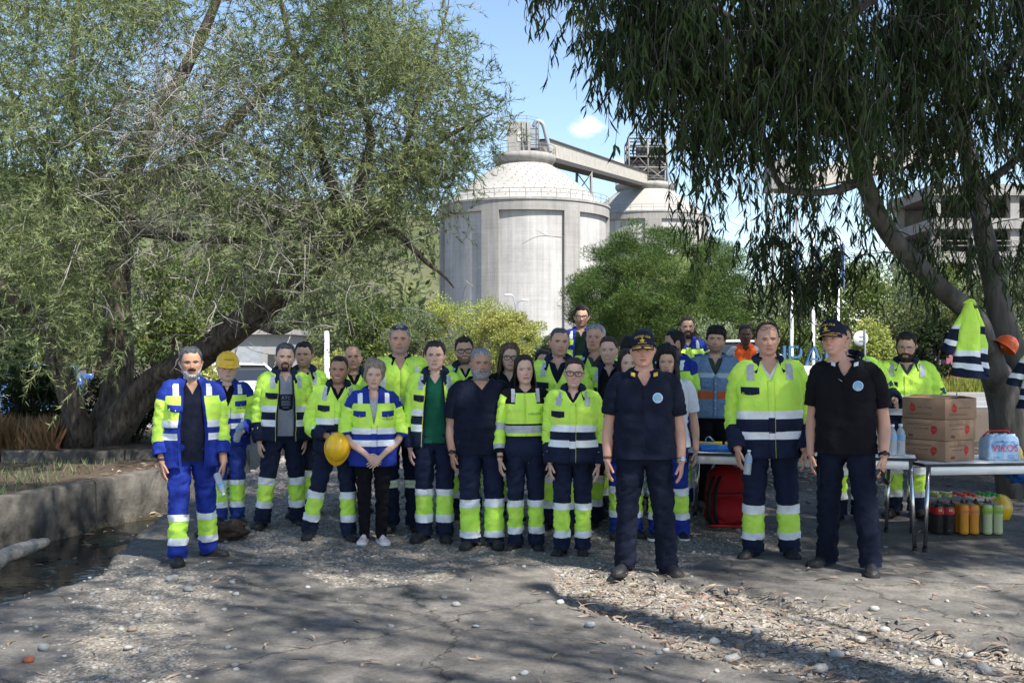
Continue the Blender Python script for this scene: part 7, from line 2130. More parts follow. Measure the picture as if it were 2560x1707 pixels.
def build_jacket(o, H, B, par, joints, kind, gap, seed, inner):
	k = H / 1.75
	navy = kind == 'hv_navy'
	main, low = M_YEL, (M_NAVY if navy else M_BLUE)
	zb = o.get('jbands', (.665, .630, .588, .552) if navy else (.662, .630, .602, .570))
	hem = o.get('hem', .472)
	if gap == 'closed':
		v0, v1 = o.get('vneck', (.775, .060))
		gf = neck_gap(v0, v1)
	else:
		g0, g1, g2 = gap          # half gap at hem, mid, chest
		gf = lambda z: float(np.interp(z, [hem, .62, .74, .80, .854], [g0, g1, g2, g2 * .95, .075]))
	rowz = list(zb) + [.775]
	G, zz = torso_grid(o, H, B, o.get('joff', .034), .850, hem, gf, seed=seed, amp=.017, rowz=rowz)
	if gap != 'closed':     # front edges swing outwards
		u = np.linspace(-1, 1, G.shape[1]); ed = np.abs(u) ** 10
		G[..., 1] -= (ed[None, :] * .012 * sstep(.84, .6, zz)[:, None])
	zm = (zz[:-1] + zz[1:]) / 2
	nc = G.shape[1]
	m = np.where(zm < zb[1], 1, 0)
	fm = np.repeat(m, nc - 1)
	if not navy:
		fm = np.repeat(np.where((zm > .772), 1, m), nc - 1)
	a = Acc(); a.add(G, grid_q(*G.shape[:2]), m=fm)
	tA, tB, tC, tD = o.get('sbands', (.66, .735, .80, .875) if navy else (.68, .76, .90, .905))
	smax = o.get('smax', .985)
	if navy: sl = build_sleeves(o, a, H, B, joints, smax, [.064, .070, .071, .066, .063, .059, .054], seed + 9, [(tA, 0), (tB, 1), (tC, 1), (tD, 1)])
	else: sl = build_sleeves(o, a, H, B, joints, smax, [.064, .070, .071, .067, .065, .063, .060], seed + 9, [(0.0, 1), (.235, 0), (tA, 0), (tB, 1), (tC, 1)])
	ob = a.build('jacket', [main, low], par)
	solid(ob, .004, 1)
	strip_obj('reflective_strip', G, row_of(zz, zb[0]), row_of(zz, zb[1]), M_REFL, ob, .004)
	strip_obj('reflective_strip', G, row_of(zz, zb[2]), row_of(zz, zb[3]), M_REFL, ob, .004)
	if smax > tB: sleeve_strip(ob, sl, tA, tB)
	if smax > tD and navy: sleeve_strip(ob, sl, tC, tD)
	S = Surf(G)
	# reflective strips running over the shoulders, front side
	for sd in (1, -1):
		xs = sd * np.linspace(.098, .140, 4) * B * k
		zf = np.linspace(.832, .762 if navy else .775, 7)
		ro = np.array([[(x, S.y(x, zq * H)[0] - .006, zq * H) for x in xs] for zq in zf])
		c = Acc(); c.add(ro, grid_q(7, 4)); c.build('reflective_strip', M_REFLG if navy else M_REFL, ob)
	if navy:
		collar_obj('collar', H, B, low, ob, o, gap=.60 if gap == 'closed' else .50, rise=.040, fall=.084, flare=.056, point=.062, zb=.852, fat=.006, thick=.005)
	else:
		collar_obj('collar', H, B, low, ob, o, gap=.50, rise=.026, fall=.052, flare=.034, point=.040, zb=.852, fat=.004, thick=.004)
	# chest pocket flaps
	w = .108 * B * k
	for sd in o.get('flaps', (-1,)):
		x0 = sd * .125 * B * k
		if gap != 'closed' and abs(x0) - w / 2 < gap[2]: x0 = sd * (gap[2] + w / 2 + .012)
		S.patch('pocket_flap', x0 - w / 2, x0 + w / 2, .706 * H, .734 * H, low, ob, off=.005, point=.012 * k, skew=.006 * sd)
		bt = Acc(); alathe(bt, [(0, .003), (.005, .002), (.006, 0)], 8, at=(x0, S.y(x0, .712 * H)[0] - .010, .709 * H - .004), R=rot3('X', radians(90)))
		bt.build('button', M_WATCH if not navy else M_INK, ob)
	if gap == 'closed':
		# zip placket with a bright edge
		top = o.get('vneck', (.775, .06))[0]
		zs = np.linspace((top - .004) * H, (hem + .004) * H, 26)
		for nm, x0, x1, mm, of in (('zip_placket', -.026, .026, None, .004),):
			X = np.linspace(x0, x1, 5)
			ro = np.array([[(x, S.y(x, z)[0] - of - .002, z) for x in X] for z in zs])
			zmid = (zs[:-1] + zs[1:]) / 2 / H
			mi = np.where((zmid < zb[0]) & (zmid > zb[1]) | (zmid < zb[2]) & (zmid > zb[3]), 2, np.where(zmid < zb[1], 1, 0))
			c = Acc(); c.add(ro, grid_q(26, 5), m=np.repeat(mi, 4))
			solid(c.build(nm, [main, low, M_REFL], ob), .003, 1)
		p = Acc(); atube(p, np.array([(.027, S.y(.027, z)[0] - .006, z) for z in zs]), .0016, 5); p.build('zip_piping', M_PIPE if navy else M_BLUE, ob)
	else:
		for e in (0, -1):
			pth = G[2:, e] + np.array((0, -.003, 0))
			p = Acc(); atube(p, pth, .0022, 5); p.build('zip_piping', M_PIPE if navy else low, ob)
		# facing inside the opening
		f = Acc()
		for e, q in ((0, 4), (-1, -5)):
			st = np.stack([G[:, e] * np.array((1, 1, 1)), G[:, e] * np.array((.80, .93, 1)), G[:, e] * np.array((.9, .80, 1))], 1)
			f.add(st, grid_q(*st.shape[:2]))
		f.build('lining', low, ob)
	if navy:
		sg = sl[1][0]
		j = int(len(sg) * .42)
	if o.get('logo'):
		S.letters('logo', o['logo'], .125 * B * k, .690 * H, .020, M_INK, ob)
	if o.get('id_patch'):
		G2, t2 = sl[1]
		i0 = int(np.argmin(np.abs(t2 - .42))); i1 = int(np.argmin(np.abs(t2 - .54)))
		# front-outer quarter of the sleeve
		cen = G2[i0:i1 + 1].mean(1, keepdims=True); dd = (G2[i0:i1 + 1] - cen); sc = dd[..., 1] * -1 + dd[..., 0] * .7
		jc = int(np.argmax(sc.mean(0))); n = G2.shape[1]
		cols = [(jc + q) % n for q in (-1, 0, 1, 2)]
		g = (cen + dd * 1.06)[:, cols]
		c = Acc(); c.add(g, grid_q(*g.shape[:2])); c.build('id_pocket', M_STEEL, ob)
	return ob, G, S, sl
def build_cap(o, G, pose, par, m, gold=True):
	x, y, z = G[..., 0], G[..., 1], G[..., 2]
	c = np.cos(PHI)[None, :]
	line = .150 - .030 * (1 - c) / 2 * np.ones_like(x)
	mk = z > line - .004
	n = G - np.array((0, .005, .12)); n = n / np.linalg.norm(n, axis=-1, keepdims=True)
	tall = sstep(.15, .21, z) * sstep(.06, -.06, y) * .014
	Cg = G + n * (.012 + .004 * sstep(.17, .22, z))[..., None]; Cg[..., 2] += tall
	Q = grid_q(*x.shape, True)
	a = Acc(); a.add(pose(Cg).reshape(-1, 3), Q[mk.ravel()[Q].all(1)])
	cap = solid(a.build('cap', m, par), .003, 1)
	u = np.linspace(-1, 1, 17); v = np.linspace(0, 1, 6)
	U, Vv = np.meshgrid(u, v)
	wx = .074 * np.sin(U * pi / 2 * .98)
	yb = -.094 * np.cos(U * pi / 2 * .86)
	X = wx * (1 + .02 * Vv); Y = yb - Vv * .062 * (1 - np.abs(U) ** 3.2); Z = .147 - .020 * Vv * (1 - .2 * U ** 2) - .017 * U ** 2 - .004 * U ** 2 * Vv
	b = Acc(); b.add(pose(np.stack([X, Y, Z], -1)).reshape(-1, 3), grid_q(6, 17))
	vis = solid(b.build('visor', m, cap), .004, 1)
	bt = Acc(); alathe(bt, [(.007, 0), (.006, .003), (0, .005)], 10, at=pose(np.array((0, .0, .246)))); bt.build('cap_button', m, cap)
	if gold:
		# front surface lookup in head space
		fz = Cg[..., 2]; 
		def fy(xq, zq):
			d = (Cg[..., 0] - xq) ** 2 + (Cg[..., 2] - zq) ** 2 + (Cg[..., 1] > -.01) * 9
			ij = np.unravel_index(np.argsort(d, axis=None)[:4], d.shape)
			w = 1 / (np.sqrt(d[ij]) + 1e-4)
			return float((Cg[..., 1][ij] * w).sum() / w.sum())
		for body, rad, z0, size in (('ΛΙΜΕΝΙΚΟ ΣΩΜΑ', .085, .213, .0185),):
			n_ = len(body)
			for i, ch in enumerate(body):
				if ch == ' ': continue
				t = (i - (n_ - 1) / 2) / (n_ - 1)
				xq = t * .104; zq = z0 - 1.9 * xq ** 2 * 2.4
				V, Fc = text_mesh(ch, size)
				R = rot3('Y', t * .9)
				V = V @ R.T + np.array((xq, 0, zq))
				V[:, 1] = [fy(p_[0], p_[2]) - .004 for p_ in V]
				poly_obj('cap_letter', pose(V), Fc, M_GOLD, cap)
		em = Acc()
		for (dx, dz, r) in ((0, .188, .0075), (0, .199, .004), (-.011, .186, .005), (.011, .186, .005), (0, .178, .006), (-.008, .176, .004), (.008, .176, .004)):
			th = np.arange(10) / 10 * 2 * pi
			V = np.concatenate([[(dx, fy(dx, dz) - .006, dz)], np.stack([dx + r * np.cos(th), np.full(10, fy(dx, dz) - .0045), dz + r * np.sin(th)], 1)])
			kk = np.arange(10); em.add(pose(V), T=np.stack([0 * kk, 1 + kk, 1 + (kk + 1) % 10], 1))
		abox_v = []
		for (x0, x1, z0) in ((-.030, .030, .166),):
			xs = np.linspace(x0, x1, 9)
			V = np.array([[(q, fy(q, z0) - .004, z0 + dz) for q in xs] for dz in (0, .003)])
			em.add(pose(V).reshape(-1, 3), grid_q(2, 9))
		em.build('cap_emblem', M_GOLD, cap)
		br = Acc()
		for sd in (-1, 1):
			uu = np.linspace(.08, .78, 9) * sd
			for v0, v1 in ((.62, .92),):
				w = np.sin(np.linspace(.1, 1, 9) * pi) ** .5
				rows = []
				for vv in (v0, v1):
					vq = .77 + (vv - .77) * w
					xx = .074 * np.sin(uu * pi / 2 * .98) * (1 + .02 * vq); yb_ = -.094 * np.cos(uu * pi / 2 * .86)
					rows.append(np.stack([xx, yb_ - vq * .062 * (1 - np.abs(uu) ** 3.2) - .002, .147 - .020 * vq * (1 - .2 * uu ** 2) - .017 * uu ** 2 - .004 * uu ** 2 * vq + .005], -1))
				br.add(pose(np.array(rows)).reshape(-1, 3), grid_q(2, 9))
		solid(br.build('visor_braid', M_GOLD, cap), .003, 1)
	return cap
def helmet_mesh(m, name, parent=None):
	"""hard hat, origin at the centre of its rim, front towards -y"""
	th = np.linspace(0, pi / 2, 13)[:, None]; ph = np.arange(48)[None, :] / 48 * 2 * pi
	R = .112
	X = .106 * np.sin(th) * np.cos(ph); Y = .128 * np.sin(th) * np.sin(ph); Z = .128 * np.cos(th) ** .80 + 0 * ph
	rid = np.exp(-(X / .012) ** 2) * .006 * sstep(.03, .08, Z) + .003 * np.exp(-((np.abs(X) - .045) / .008) ** 2) * sstep(.05, .09, Z)
	Z = Z + rid
	V = np.stack([X, Y, Z], -1)
	fr = np.clip(-np.sin(ph), 0, 1)
	b1 = np.stack([X[-1] * 1.09, Y[-1] * (1.06 + .20 * fr[0] ** 2), -.008 - .008 * fr[0] ** 2], -1)[None]
	b2 = np.stack([X[-1] * 1.10, Y[-1] * (1.07 + .20 * fr[0] ** 2), -.013 - .008 * fr[0] ** 2], -1)[None]
	b3 = np.stack([X[-1] * .985, Y[-1] * .985, np.full(48, -.004)], -1)[None]
	V = np.concatenate([V, b1, b2, b3])
	a = Acc(); a.add(V, grid_q(len(V), 48, True))
	o = a.build(name, m, parent)
	return o
def build_upper(o, H, B, par, joints, seed):
	u = o['upper']; k = H / 1.75
	inner = o.get('inner')
	S = None
	if inner is not None:
		im, style = inner
		kw = {'polo': dict(collar=True, vz=.790, vw=.055), 'tee': dict(vz=.815, vw=.062), 'vee': dict(vz=.785, vw=.062)}[style]
		io, ig, iS, _ = short_top(o, H, B, par, 'shirt', im, joints, sleeve_t=None, offs=.008, hem=o.get('inner_hem', .50), seed=seed + 30, amp=.005, **kw)
		if o.get('inner_print'):
			iS.patch('print', -.062, .062, .648 * H, .728 * H, M_NAVY, io, .003, point=.02)
			iS.letters('print', 'ATC', .0, .707 * H, .046, M_GREYT, io, .008)
			for q, w_ in ((.690, .04), (.683, .045), (.676, .042), (.668, .045), (.655, .03)):
				iS.patch('print', -w_, w_, q * H - .003, q * H + .002, M_GREYT, io, .007, nz=2)
	if u in ('hv_navy', 'hv_blue'):
		ob, G, S, sl = build_jacket(o, H, B, par, joints, u, o.get('gap', 'closed'), seed, inner)
	elif u in ('tee', 'polo'):
		ob, G, S, sl = short_top(o, H, B, par, 'polo_shirt' if u == 'polo' else 't_shirt', o.get('um', M_TEE), joints, sleeve_t=o.get('slt', .47), collar=u == 'polo', vz=.782 if u == 'polo' else .812, vw=.058 if u == 'polo' else .070, offs=.018, hem=o.get('hem', .488), seed=seed)
		if o.get('badge'):
			bx, bz = o['badge']
			S.disc('badge', bx, bz * H, .038, M_BADGEW, ob, .004)
			S.disc('badge', bx, bz * H, .032, M_LIGHTB, ob, .0055); S.disc('badge', bx, bz * H, .009, M_GOLD, ob, .007)
			for q in (-.020, -.026):
				S.patch('badge', bx - .016, bx + .016, bz * H + q - .002, bz * H + q + .0015, M_BADGEW, ob, .007, nz=2)
		if o.get('epaulette'):
			for sd in (1, -1):
				S.patch('collar_insignia', sd * .085 - .016, sd * .085 + .016, .833 * H - .018, .833 * H + .012, M_GOLD if o['epaulette'] == 'gold' else M_BADGEW, ob, .022, skew=.01 * sd)
		if o.get('pen'):
			a = Acc(); atube(a, np.array([(-.040, S.y(-.04, .77 * H)[0] - .01, .772 * H), (-.012, S.y(-.012, .76 * H)[0] - .012, .762 * H)]), .003, 6); a.build('pen', M_WATCH, ob)
		b = Acc()
		zs = np.linspace(.785 * H, .735 * H, 8)
		if u == 'polo':
			ro = np.array([[(x, S.y(x, z)[0] - .004, z) for x in (-.016, 0, .016)] for z in zs]); b.add(ro, grid_q(8, 3)); solid(b.build('button_placket', o.get('um', M_TEE), ob), .002, 1)
	elif u == 'sweat':
		zb = (.646, .608)
		G, zz = torso_grid(o, H, B, .022, .850, .592, neck_gap(.818, .058), seed=seed, amp=.010, rowz=[.655, *zb, .80])
		nc = G.shape[1]; zm = (zz[:-1] + zz[1:]) / 2
		xm = np.abs((G[:-1, :-1, 0] + G[1:, 1:, 0]) / 2)
		fm = np.zeros((len(zz) - 1, nc - 1), int)
		fm[(zm < .655) & (zm > .646)] = 1
		fm[(xm > .088) & (zm > .755)[:, None]] = 1
		fm[zm > .822] = 1
		a = Acc(); a.add(G, grid_q(*G.shape[:2]), m=fm.ravel())
		sl = build_sleeves(o, a, H, B, joints, .90, [.060, .064, .063, .056, .054, .058, .044], seed + 9, [(0, 1), (.13, 0), (.48, 0), (.58, 0), (.80, 0), (.86, 1)], amp=.010)
		ob = a.build('sweatshirt', [M_YEL, M_BLACK], par); solid(ob, .003, 1)
		S = Surf(G)
		strip_obj('reflective_strip', G, row_of(zz, zb[0]), row_of(zz, zb[1]), M_REFLG, ob, .004)
		sleeve_strip(ob, sl, .48, .58, M_REFLG); sleeve_strip(ob, sl, .80, .86, M_REFLG)
		for sd in (1, -1):
			xs = sd * np.linspace(.092, .124, 3) * B * k
			ro = np.array([[(x + sd * (.82 - zq) * .05, S.y(x, zq * H)[0] - .006, zq * H) for x in xs] for zq in np.linspace(.834, .765, 6)])
			c = Acc(); c.add(ro, grid_q(6, 3)); c.build('reflective_strip', M_REFLG, ob)
		r = Acc(); atube(r, G[0], .009, 6, cap=False); r.build('neck_rib', M_BLACK, ob)
		S.letters('logo', '♪ HOLCIM', .070, .705 * H, .024, M_INK, ob)
		nk = Acc(); th = np.linspace(-2.0, 2.0, 21)
		q = np.stack([.062 * np.sin(th), -.075 * np.cos(th) - .015, .850 * H - .058 * np.clip(np.cos(th), 0, 1)], 1)
		atube(nk, q, .0025, 5); nk.build('necklace', M_STRAP, par)
	elif u == 'hv_polo':
		zb = (.652, .618, .560, .528)
		G, zz = torso_grid(o, H, B, .026, .850, .47, neck_gap(.785, .052), seed=seed, amp=.008, rowz=list(zb))
		zm = (zz[:-1] + zz[1:]) / 2
		a = Acc(); a.add(G, grid_q(*G.shape[:2]), m=np.repeat(np.where(zm < zb[1], 1, 0), G.shape[1] - 1))
		sl = build_sleeves(o, a, H, B, joints, .97, [.064, .070, .071, .066, .060, .056, .050], seed + 9, [(.50, 0), (.58, 1), (.64, 1), (.72, 1)])
		ob = a.build('work_polo', [M_YEL, M_BLACK], par); solid(ob, .003, 1)
		S = Surf(G)
		strip_obj('reflective_strip', G, row_of(zz, zb[0]), row_of(zz, zb[1]), M_REFL, ob, .004); strip_obj('reflective_strip', G, row_of(zz, zb[2]), row_of(zz, zb[3]), M_REFL, ob, .004)
		sleeve_strip(ob, sl, .50, .58); sleeve_strip(ob, sl, .64, .72)
		for sd in (1, -1):
			xs = sd * np.linspace(.110, .145, 3) * B * k
			ro = np.array([[(x - sd * (.82 - zq) * .06, S.y(x, zq * H)[0] - .006, zq * H) for x in xs] for zq in np.linspace(.834, .655, 10)])
			c = Acc(); c.add(ro, grid_q(10, 3)); c.build('reflective_strip', M_REFL, ob)
		collar_obj('collar', H, B, M_BLACK, ob, o, gap=.42, rise=.026, fall=.046, flare=.024, point=.034, zb=.850)
	elif u == 'shirt':
		zb = (.748, .722, .648, .605)
		G, zz = torso_grid(o, H, B, .026, .850, .50, neck_gap(.735, .075), seed=seed, amp=.010, rowz=list(zb))
		zm = (zz[:-1] + zz[1:]) / 2
		a = Acc(); a.add(G, grid_q(*G.shape[:2]), m=np.repeat(np.where((zm < zb[2]) & (zm > zb[3]), 1, np.where((zm < zb[0]) & (zm > zb[1]), 2, 0)), G.shape[1] - 1))
		sl = build_sleeves(o, a, H, B, joints, .97, [.062, .067, .068, .062, .058, .054, .050], seed + 9, [], amp=.012)
		ob = a.build('long_sleeved_shirt', [M_SHIRT, M_RUST, M_PALE], par); solid(ob, .003, 1); S = Surf(G)
		collar_obj('collar', H, B, M_SHIRT, ob, o, gap=.62, rise=.022, fall=.048, flare=.03, point=.045, zb=.850)
		S.patch('shirt_pocket', -.135, -.045, .665 * H, .715 * H, M_SHIRT, ob, .004, point=.012)
		zs = np.linspace(.73 * H, .505 * H, 20)
		ro = np.array([[(x, S.y(x, z)[0] - .004, z) for x in (-.017, 0, .017)] for z in zs]); b = Acc(); b.add(ro, grid_q(20, 3)); solid(b.build('button_placket', M_SHIRT, ob), .002, 1)
		for q in (.69, .645, .60, .555):
			bt = Acc(); alathe(bt, [(.0065, 0), (.006, .003), (0, .0035)], 8, at=(0, S.y(0, q * H)[0] - .007, q * H), R=rot3('X', radians(90))); bt.build('button', M_BADGEW, ob)
	elif u == 'vest_o':
		G, zz = torso_grid(o, H, B, .022, .850, .48, neck_gap(.80, .05), seed=seed, amp=.007, rowz=[.70, .672, .80])
		xm = np.abs((G[:-1, :-1, 0] + G[1:, 1:, 0]) / 2); zm = (zz[:-1] + zz[1:]) / 2
		fm = np.zeros(xm.shape, int); fm[(xm > .135) & (zm > .72)[:, None]] = 1
		fm[(xm > .155) & (zm > .72)[:, None]] = 2
		a = Acc(); a.add(G, grid_q(*G.shape[:2]), m=fm.ravel())
		sl = build_sleeves(o, a, H, B, joints, .5, [.060, .066, .068, .066, .064, .056, .05], seed + 9, [(0, 1), (.2, 2), (.3, 1)])
		ob = a.build('work_polo', [M_ORA, M_REFLG, M_BLACK], par); S = Surf(G)
		strip_obj('reflective_strip', G, row_of(zz, .70), row_of(zz, .672), M_REFLG, ob, .004)
		collar_obj('collar', H, B, M_ORA, ob, o, gap=.40, rise=.024, fall=.044, flare=.022, point=.034, zb=.850)
	return ob, S
def wrist_thing(o, side, joints, H, kind, par):
	S, E, Wp, hd, pn = joints[side]
	ax = (Wp - E) / np.linalg.norm(Wp - E); k = H / 1.75
	c = Wp - ax * .012
	r = .034 * k * (.88 if o.get('fem') else 1.0)
	u = np.cross(ax, (0, 1, 0)); u /= np.linalg.norm(u); v = np.cross(ax, u)
	th = np.linspace(0, 2 * pi, 17)
	a = Acc()
	if kind == 'bracelet':
		for q in (0, .012):
			atube(a, c - ax * q + r * (np.cos(th)[:, None] * u + np.sin(th)[:, None] * v), .0035, 6, cap=False)
		a.build('bracelet', M_STRAP, par); return
	strap = M_STRAP if kind == 'black' else M_WATCH
	rows = [c + ax * q + (r + .002) * (np.cos(th)[:, None] * u + np.sin(th)[:, None] * v) for q in (-.010, .010)]
	a.add(np.array(rows), grid_q(2, 17)); w = solid(a.build('wrist_watch', strap, par), .003, 1)
	d = np.array((-.25 * -side, -1, 0.0)); d = d - ax * np.dot(d, ax); d /= np.linalg.norm(d)
	e = np.cross(ax, d)
	f = Acc(); n = 16; t2 = np.arange(n) / n * 2 * pi
	disc = lambda rr, off: c + d * (r + off) + rr * (np.cos(t2)[:, None] * ax + np.sin(t2)[:, None] * e)
	f.add(np.array([disc(.020, .0), disc(.020, .008), disc(.0165, .010), disc(.001, .010)]), grid_q(4, n, True))
	f.build('watch_face', M_DKLENS if kind == 'black' else M_WATCH, w)
def person(**o):
	"""o: px (body centre), top (crown row), d (metres away), look and clothes. The figure stands on the ground under it."""
	d = o['d']
	x = (o['px'] - 1280) / F * d
	g = ground_z(x, d) if 'gz' not in o else o['gz']
	o['face'] = o.get('face', 0) - math.degrees(math.atan2(x, d)) * .8
	H = CZ + (HY - o['top']) / F * d - g
	capx = .018 if o.get('cap') else (.024 if o.get('hair') in ('bob', 'fringe', 'curly') else .012)
	if o.get('helmet'): capx = .045
	if o.get('hair') == 'bald': capx = 0
	H = H - capx
	o['seed'] = seed = o.get('seed', int(o['px']) % 97)
	B = o.get('B', 1.0); k = H / 1.75
	par = empty('person', (x, d, g), radians(o.get('face', 0)), label=o['label'], cat='person', group='people lined up for a group photograph')
	o['hs'] = o.get('hs', 1.0) * (.5 + .5 * k) * 1.07
	rj = np.random.default_rng(seed)
	o['face'] += rj.uniform(-5, 5); o['roll'] = o.get('roll', 0) + rj.uniform(-3, 3); o['pitch'] = o.get('pitch', 0) + rj.uniform(-2, 3); o['yaw'] = o.get('yaw', 0) + rj.uniform(-5, 5)
	for kk in ('arml', 'armr'):
		if o.get(kk) is None or o[kk][0] == 'hang':
			q = list(o.get(kk) or ('hang', 0, 0)); o[kk] = ('hang', q[1] + rj.uniform(-.012, .03), q[2] + rj.uniform(-.03, .06), rj.uniform(0, .012))
	if 'foot_y' not in o: o['foot_y'] = {1: rj.uniform(-.05, .06), -1: rj.uniform(-.05, .06)}
	if 'toe' not in o: o['toe'] = {1: rj.uniform(4, 28), -1: rj.uniform(4, 28)}
	par.rotation_euler = (radians(rj.uniform(-1, 1)), radians(o.get('lean', 0) + rj.uniform(-1.3, 1.3)), radians(o['face']))
	pose = Pose(H, o)
	joints = {1: arm(1, H, B, o.get('armr')), -1: arm(-1, H, B, o.get('arml'))}     # 1 = image right
	legs = {}
	st = o.get('stance', .085)
	for side in (1, -1):
		sx = side * st * B + o.get('shift', 0.0); fy = o.get('foot_y', {}).get(side, 0.0)
		A = np.array(((sx + o.get('foot_x', {}).get(side, 0.0)) * k, fy + .01, .07 * k))
		K = np.array((side * (.088 * B * .5 + st * .5 * B) * k + o.get('foot_x', {}).get(side, 0) * .5 * k, -.012 + fy * .5, .285 * H))
		legs[side] = (K, A)
	o['_legs'] = legs
	G, body = build_body(o, H, B, pose, joints, par)
	if o.get('hair') == 'bald': pass
	elif o.get('cap') or o.get('helmet'):
		o2 = dict(o); o2['hth'] = .004; build_hair(o2, G, pose, par)
	else: build_hair(o, G, pose, par)
	build_beard(o, G, pose, par)
	build_glasses(o, G, pose, par)
	if o.get('cap'):
		build_cap(o, G, pose, par, M_CAP if o['cap'] != 'grey' else M_GCAP, o['cap'] == 'gold')
	if o.get('helmet'):
		h = helmet_mesh(M_HELM, 'helmet', par)
		h.location = pose(np.array((0, -.002, .150))); h.scale = (1.02,) * 3
		h.rotation_euler = (Matrix([list(r) for r in pose.R]) @ Matrix.Rotation(radians(4), 3, 'X')).to_euler()
		V, Fc = text_mesh('ΗΡΑΚΛΗΣ', .020)
		V = V + np.array((.0, 0, .055))
		V[:, 1] = -.128 * np.sqrt(np.clip(1 - (V[:, 0] / .106) ** 2 - (np.clip(V[:, 2], 0, .12) / .135) ** 2.4, .05, 1)) - .005
		poly_obj('lettering', V, Fc, M_INK, h)
		q = Acc(); atube(q, pose(np.array([(-.074, -.01, .13), (-.068, -.03, .06), (-.03, -.05, -.012), (0, -.055, -.022), (.03, -.05, -.012), (.068, -.03, .06), (.074, -.01, .13)])), .004, 6); q.build('chin_strap', M_STRAP, h)
	build_upper(o, H, B, par, joints, seed)
	build_trousers(o, H, B, par, o['lower'], legs)
	build_shoes(o, H, par, o.get('shoe', 'dark'), legs)
	for side, kind in (o.get('wrist') or {}).items():
		wrist_thing(o, side, joints, H, kind, par)
	if o.get('earring'):
		for sx in (-1, 1):
			th = np.linspace(0, 2 * pi, 13); q = np.stack([sx * .079 + 0 * th, .002 + .011 * np.sin(th), .058 + .013 * np.cos(th)], 1)
			a = Acc(); atube(a, pose(q), .0016, 5, cap=False); a.build('earring', M_GOLD, par)
	par['_j'] = 0
	del par['_j']
	o['_par'] = par; o['_joints'] = joints; o['_H'] = H
	return o
def wpoint(o, local):
	par = o['_par']; R = np.array(par.rotation_euler.to_matrix())
	return R @ np.asarray(local, float) + np.array(par.location)
# ------------------------------------------------------------------ the group (px, top: where the body and the crown stand in the photograph; d: metres away)
BLU = dict(upper='hv_blue', lower='blue_hv'); NAV = dict(upper='hv_navy', lower='navy_hv')
PEOPLE = {}
def add(key, **o): PEOPLE[key] = person(**o)
add('white_beard', px=478, top=865, d=9.15, **BLU, label='person in open blue and yellow jacket over navy polo, crushed bottle in one hand', hair='short', hair_c='salt', skin='tan', beard=('full', 'white', .003), moust_c='dbrown', brow_c='dbrown',
	gap=(.085, .10, .070), inner=(M_TEE, 'polo'), inner_hem=.47, B=1.10, flaps=(-1,), face=12, yaw=-2, stance=.085, foot_y={-1: -.10, 1: .16}, foot_x={1: .06, -1: -.02}, toe={1: 48, -1: 2}, wrist={-1: 'bracelet'}, arml=('hang', .03, 0), armr=('hang', .05, .03), bands=(.225, .195, .118, .085), hem=.44, fat=.4, smax=.90, seed=3, joff=.040)
add('helmet', px=572, top=879, d=10.6, upper='hv_blue', lower='fade_hv', label='person wearing a yellow hard hat and clear goggles, water bottle held at chest height', hair='short', hair_c='dbrown', skin='fair', helmet=1, glasses='goggles', gap='closed', vneck=(.70, .075), inner=(M_BLACK, 'tee'),
	B=1.10, fat=1.0, flaps=(1,), logo='ΗΡΑΚΛΗΣ', armr=('to', .14, -.26, .555, (-1, .2, .3)), arml=('hang', .0, .0), face=6, yaw=2, stance=.08, bands=(.262, .235, .135, .10), hem=.47, seed=8, curl=.9)
add('grey_shirt', px=704, top=857, d=10.5, **NAV, label='person in open yellow and navy jacket over a grey printed T-shirt', hair='short', hair_c='salt', skin='fair', beard=('goatee', 'dbrown', .002), stubble=.55, brow_c='dbrown', beard_c='dbrown',
	gap=(.075, .075, .055), inner=(M_GREYT, 'tee'), inner_print=1, inner_hem=.50, B=1.08, flaps=(-1,), face=8, yaw=-4, stance=.12, foot_x={-1: -.06, 1: .03}, arml=('hang', .04, 0), seed=5)
add('young_back', px=758, top=854, d=10.85, **NAV, label='smiling person in yellow jacket directly behind the one in the grey T-shirt', hair='short', hair_c='black', skin='mid', stubble=.35, smile=.7, gap='closed', inner=(M_BLACK, 'tee'), vneck=(.785, .07), B=.98, armr=('behind',), arml=('hang', 0, 0), hs=.96, seed=11)
add('clasp', px=838, top=887, d=10.05, **NAV, label='person in closed yellow jacket, hands folded over a yellow hard hat at the waist', hair='buzz', hair_c='dbrown', skin='tan', smile=1.0, stubble=.3, gap='closed', vneck=(.765, .065), inner=(M_BLACK, 'tee'), B=1.05, hth=.007,
	arml=('clasp', .565, .235), armr=('clasp', .555, .225), stance=.13, foot_x={-1: -.12, 1: -.01}, flaps=(-1,), face=-4, yaw=-3, seed=13, smax=.93, bands=(.262, .225, .135, .098))
add('bald', px=892, top=866, d=11.1, **NAV, label='person with head tilted back behind the one holding the yellow hard hat', hair='bald', skin='ruddy', shade_scalp=1, stubble=.25, hair_c='dbrown', pitch=-9, smile=.3, gap='closed', vneck=(.76, .07), inner=(M_BLACK, 'tee'), armr=('behind',), arml=('behind',), seed=17)
add('blond_short', px=932, top=898, d=9.9, upper='hv_blue', lower='black', shoe='pink', label='person in blue and yellow jacket, black trousers and pink sneakers, hands clasped low', hair='bob', hair_c='ash', fem=1, skin='fair', brow_c='brown', earring=1, gap='closed', vneck=(.66, .035), inner=(M_LACE, 'vee'),
	B=1.08, arml=('clasp', .495, .20), armr=('clasp', .485, .20), smax=.60, hem=.43, jbands=(.640, .608, .575, .542), sbands=(.50, .565, .90, .905), flaps=(-1, 1), stance=.072, face=5, yaw=3, toe={1: 16, -1: 14}, logo='ΗΡΑΚΛΗΣ', seed=19, joff=.036)
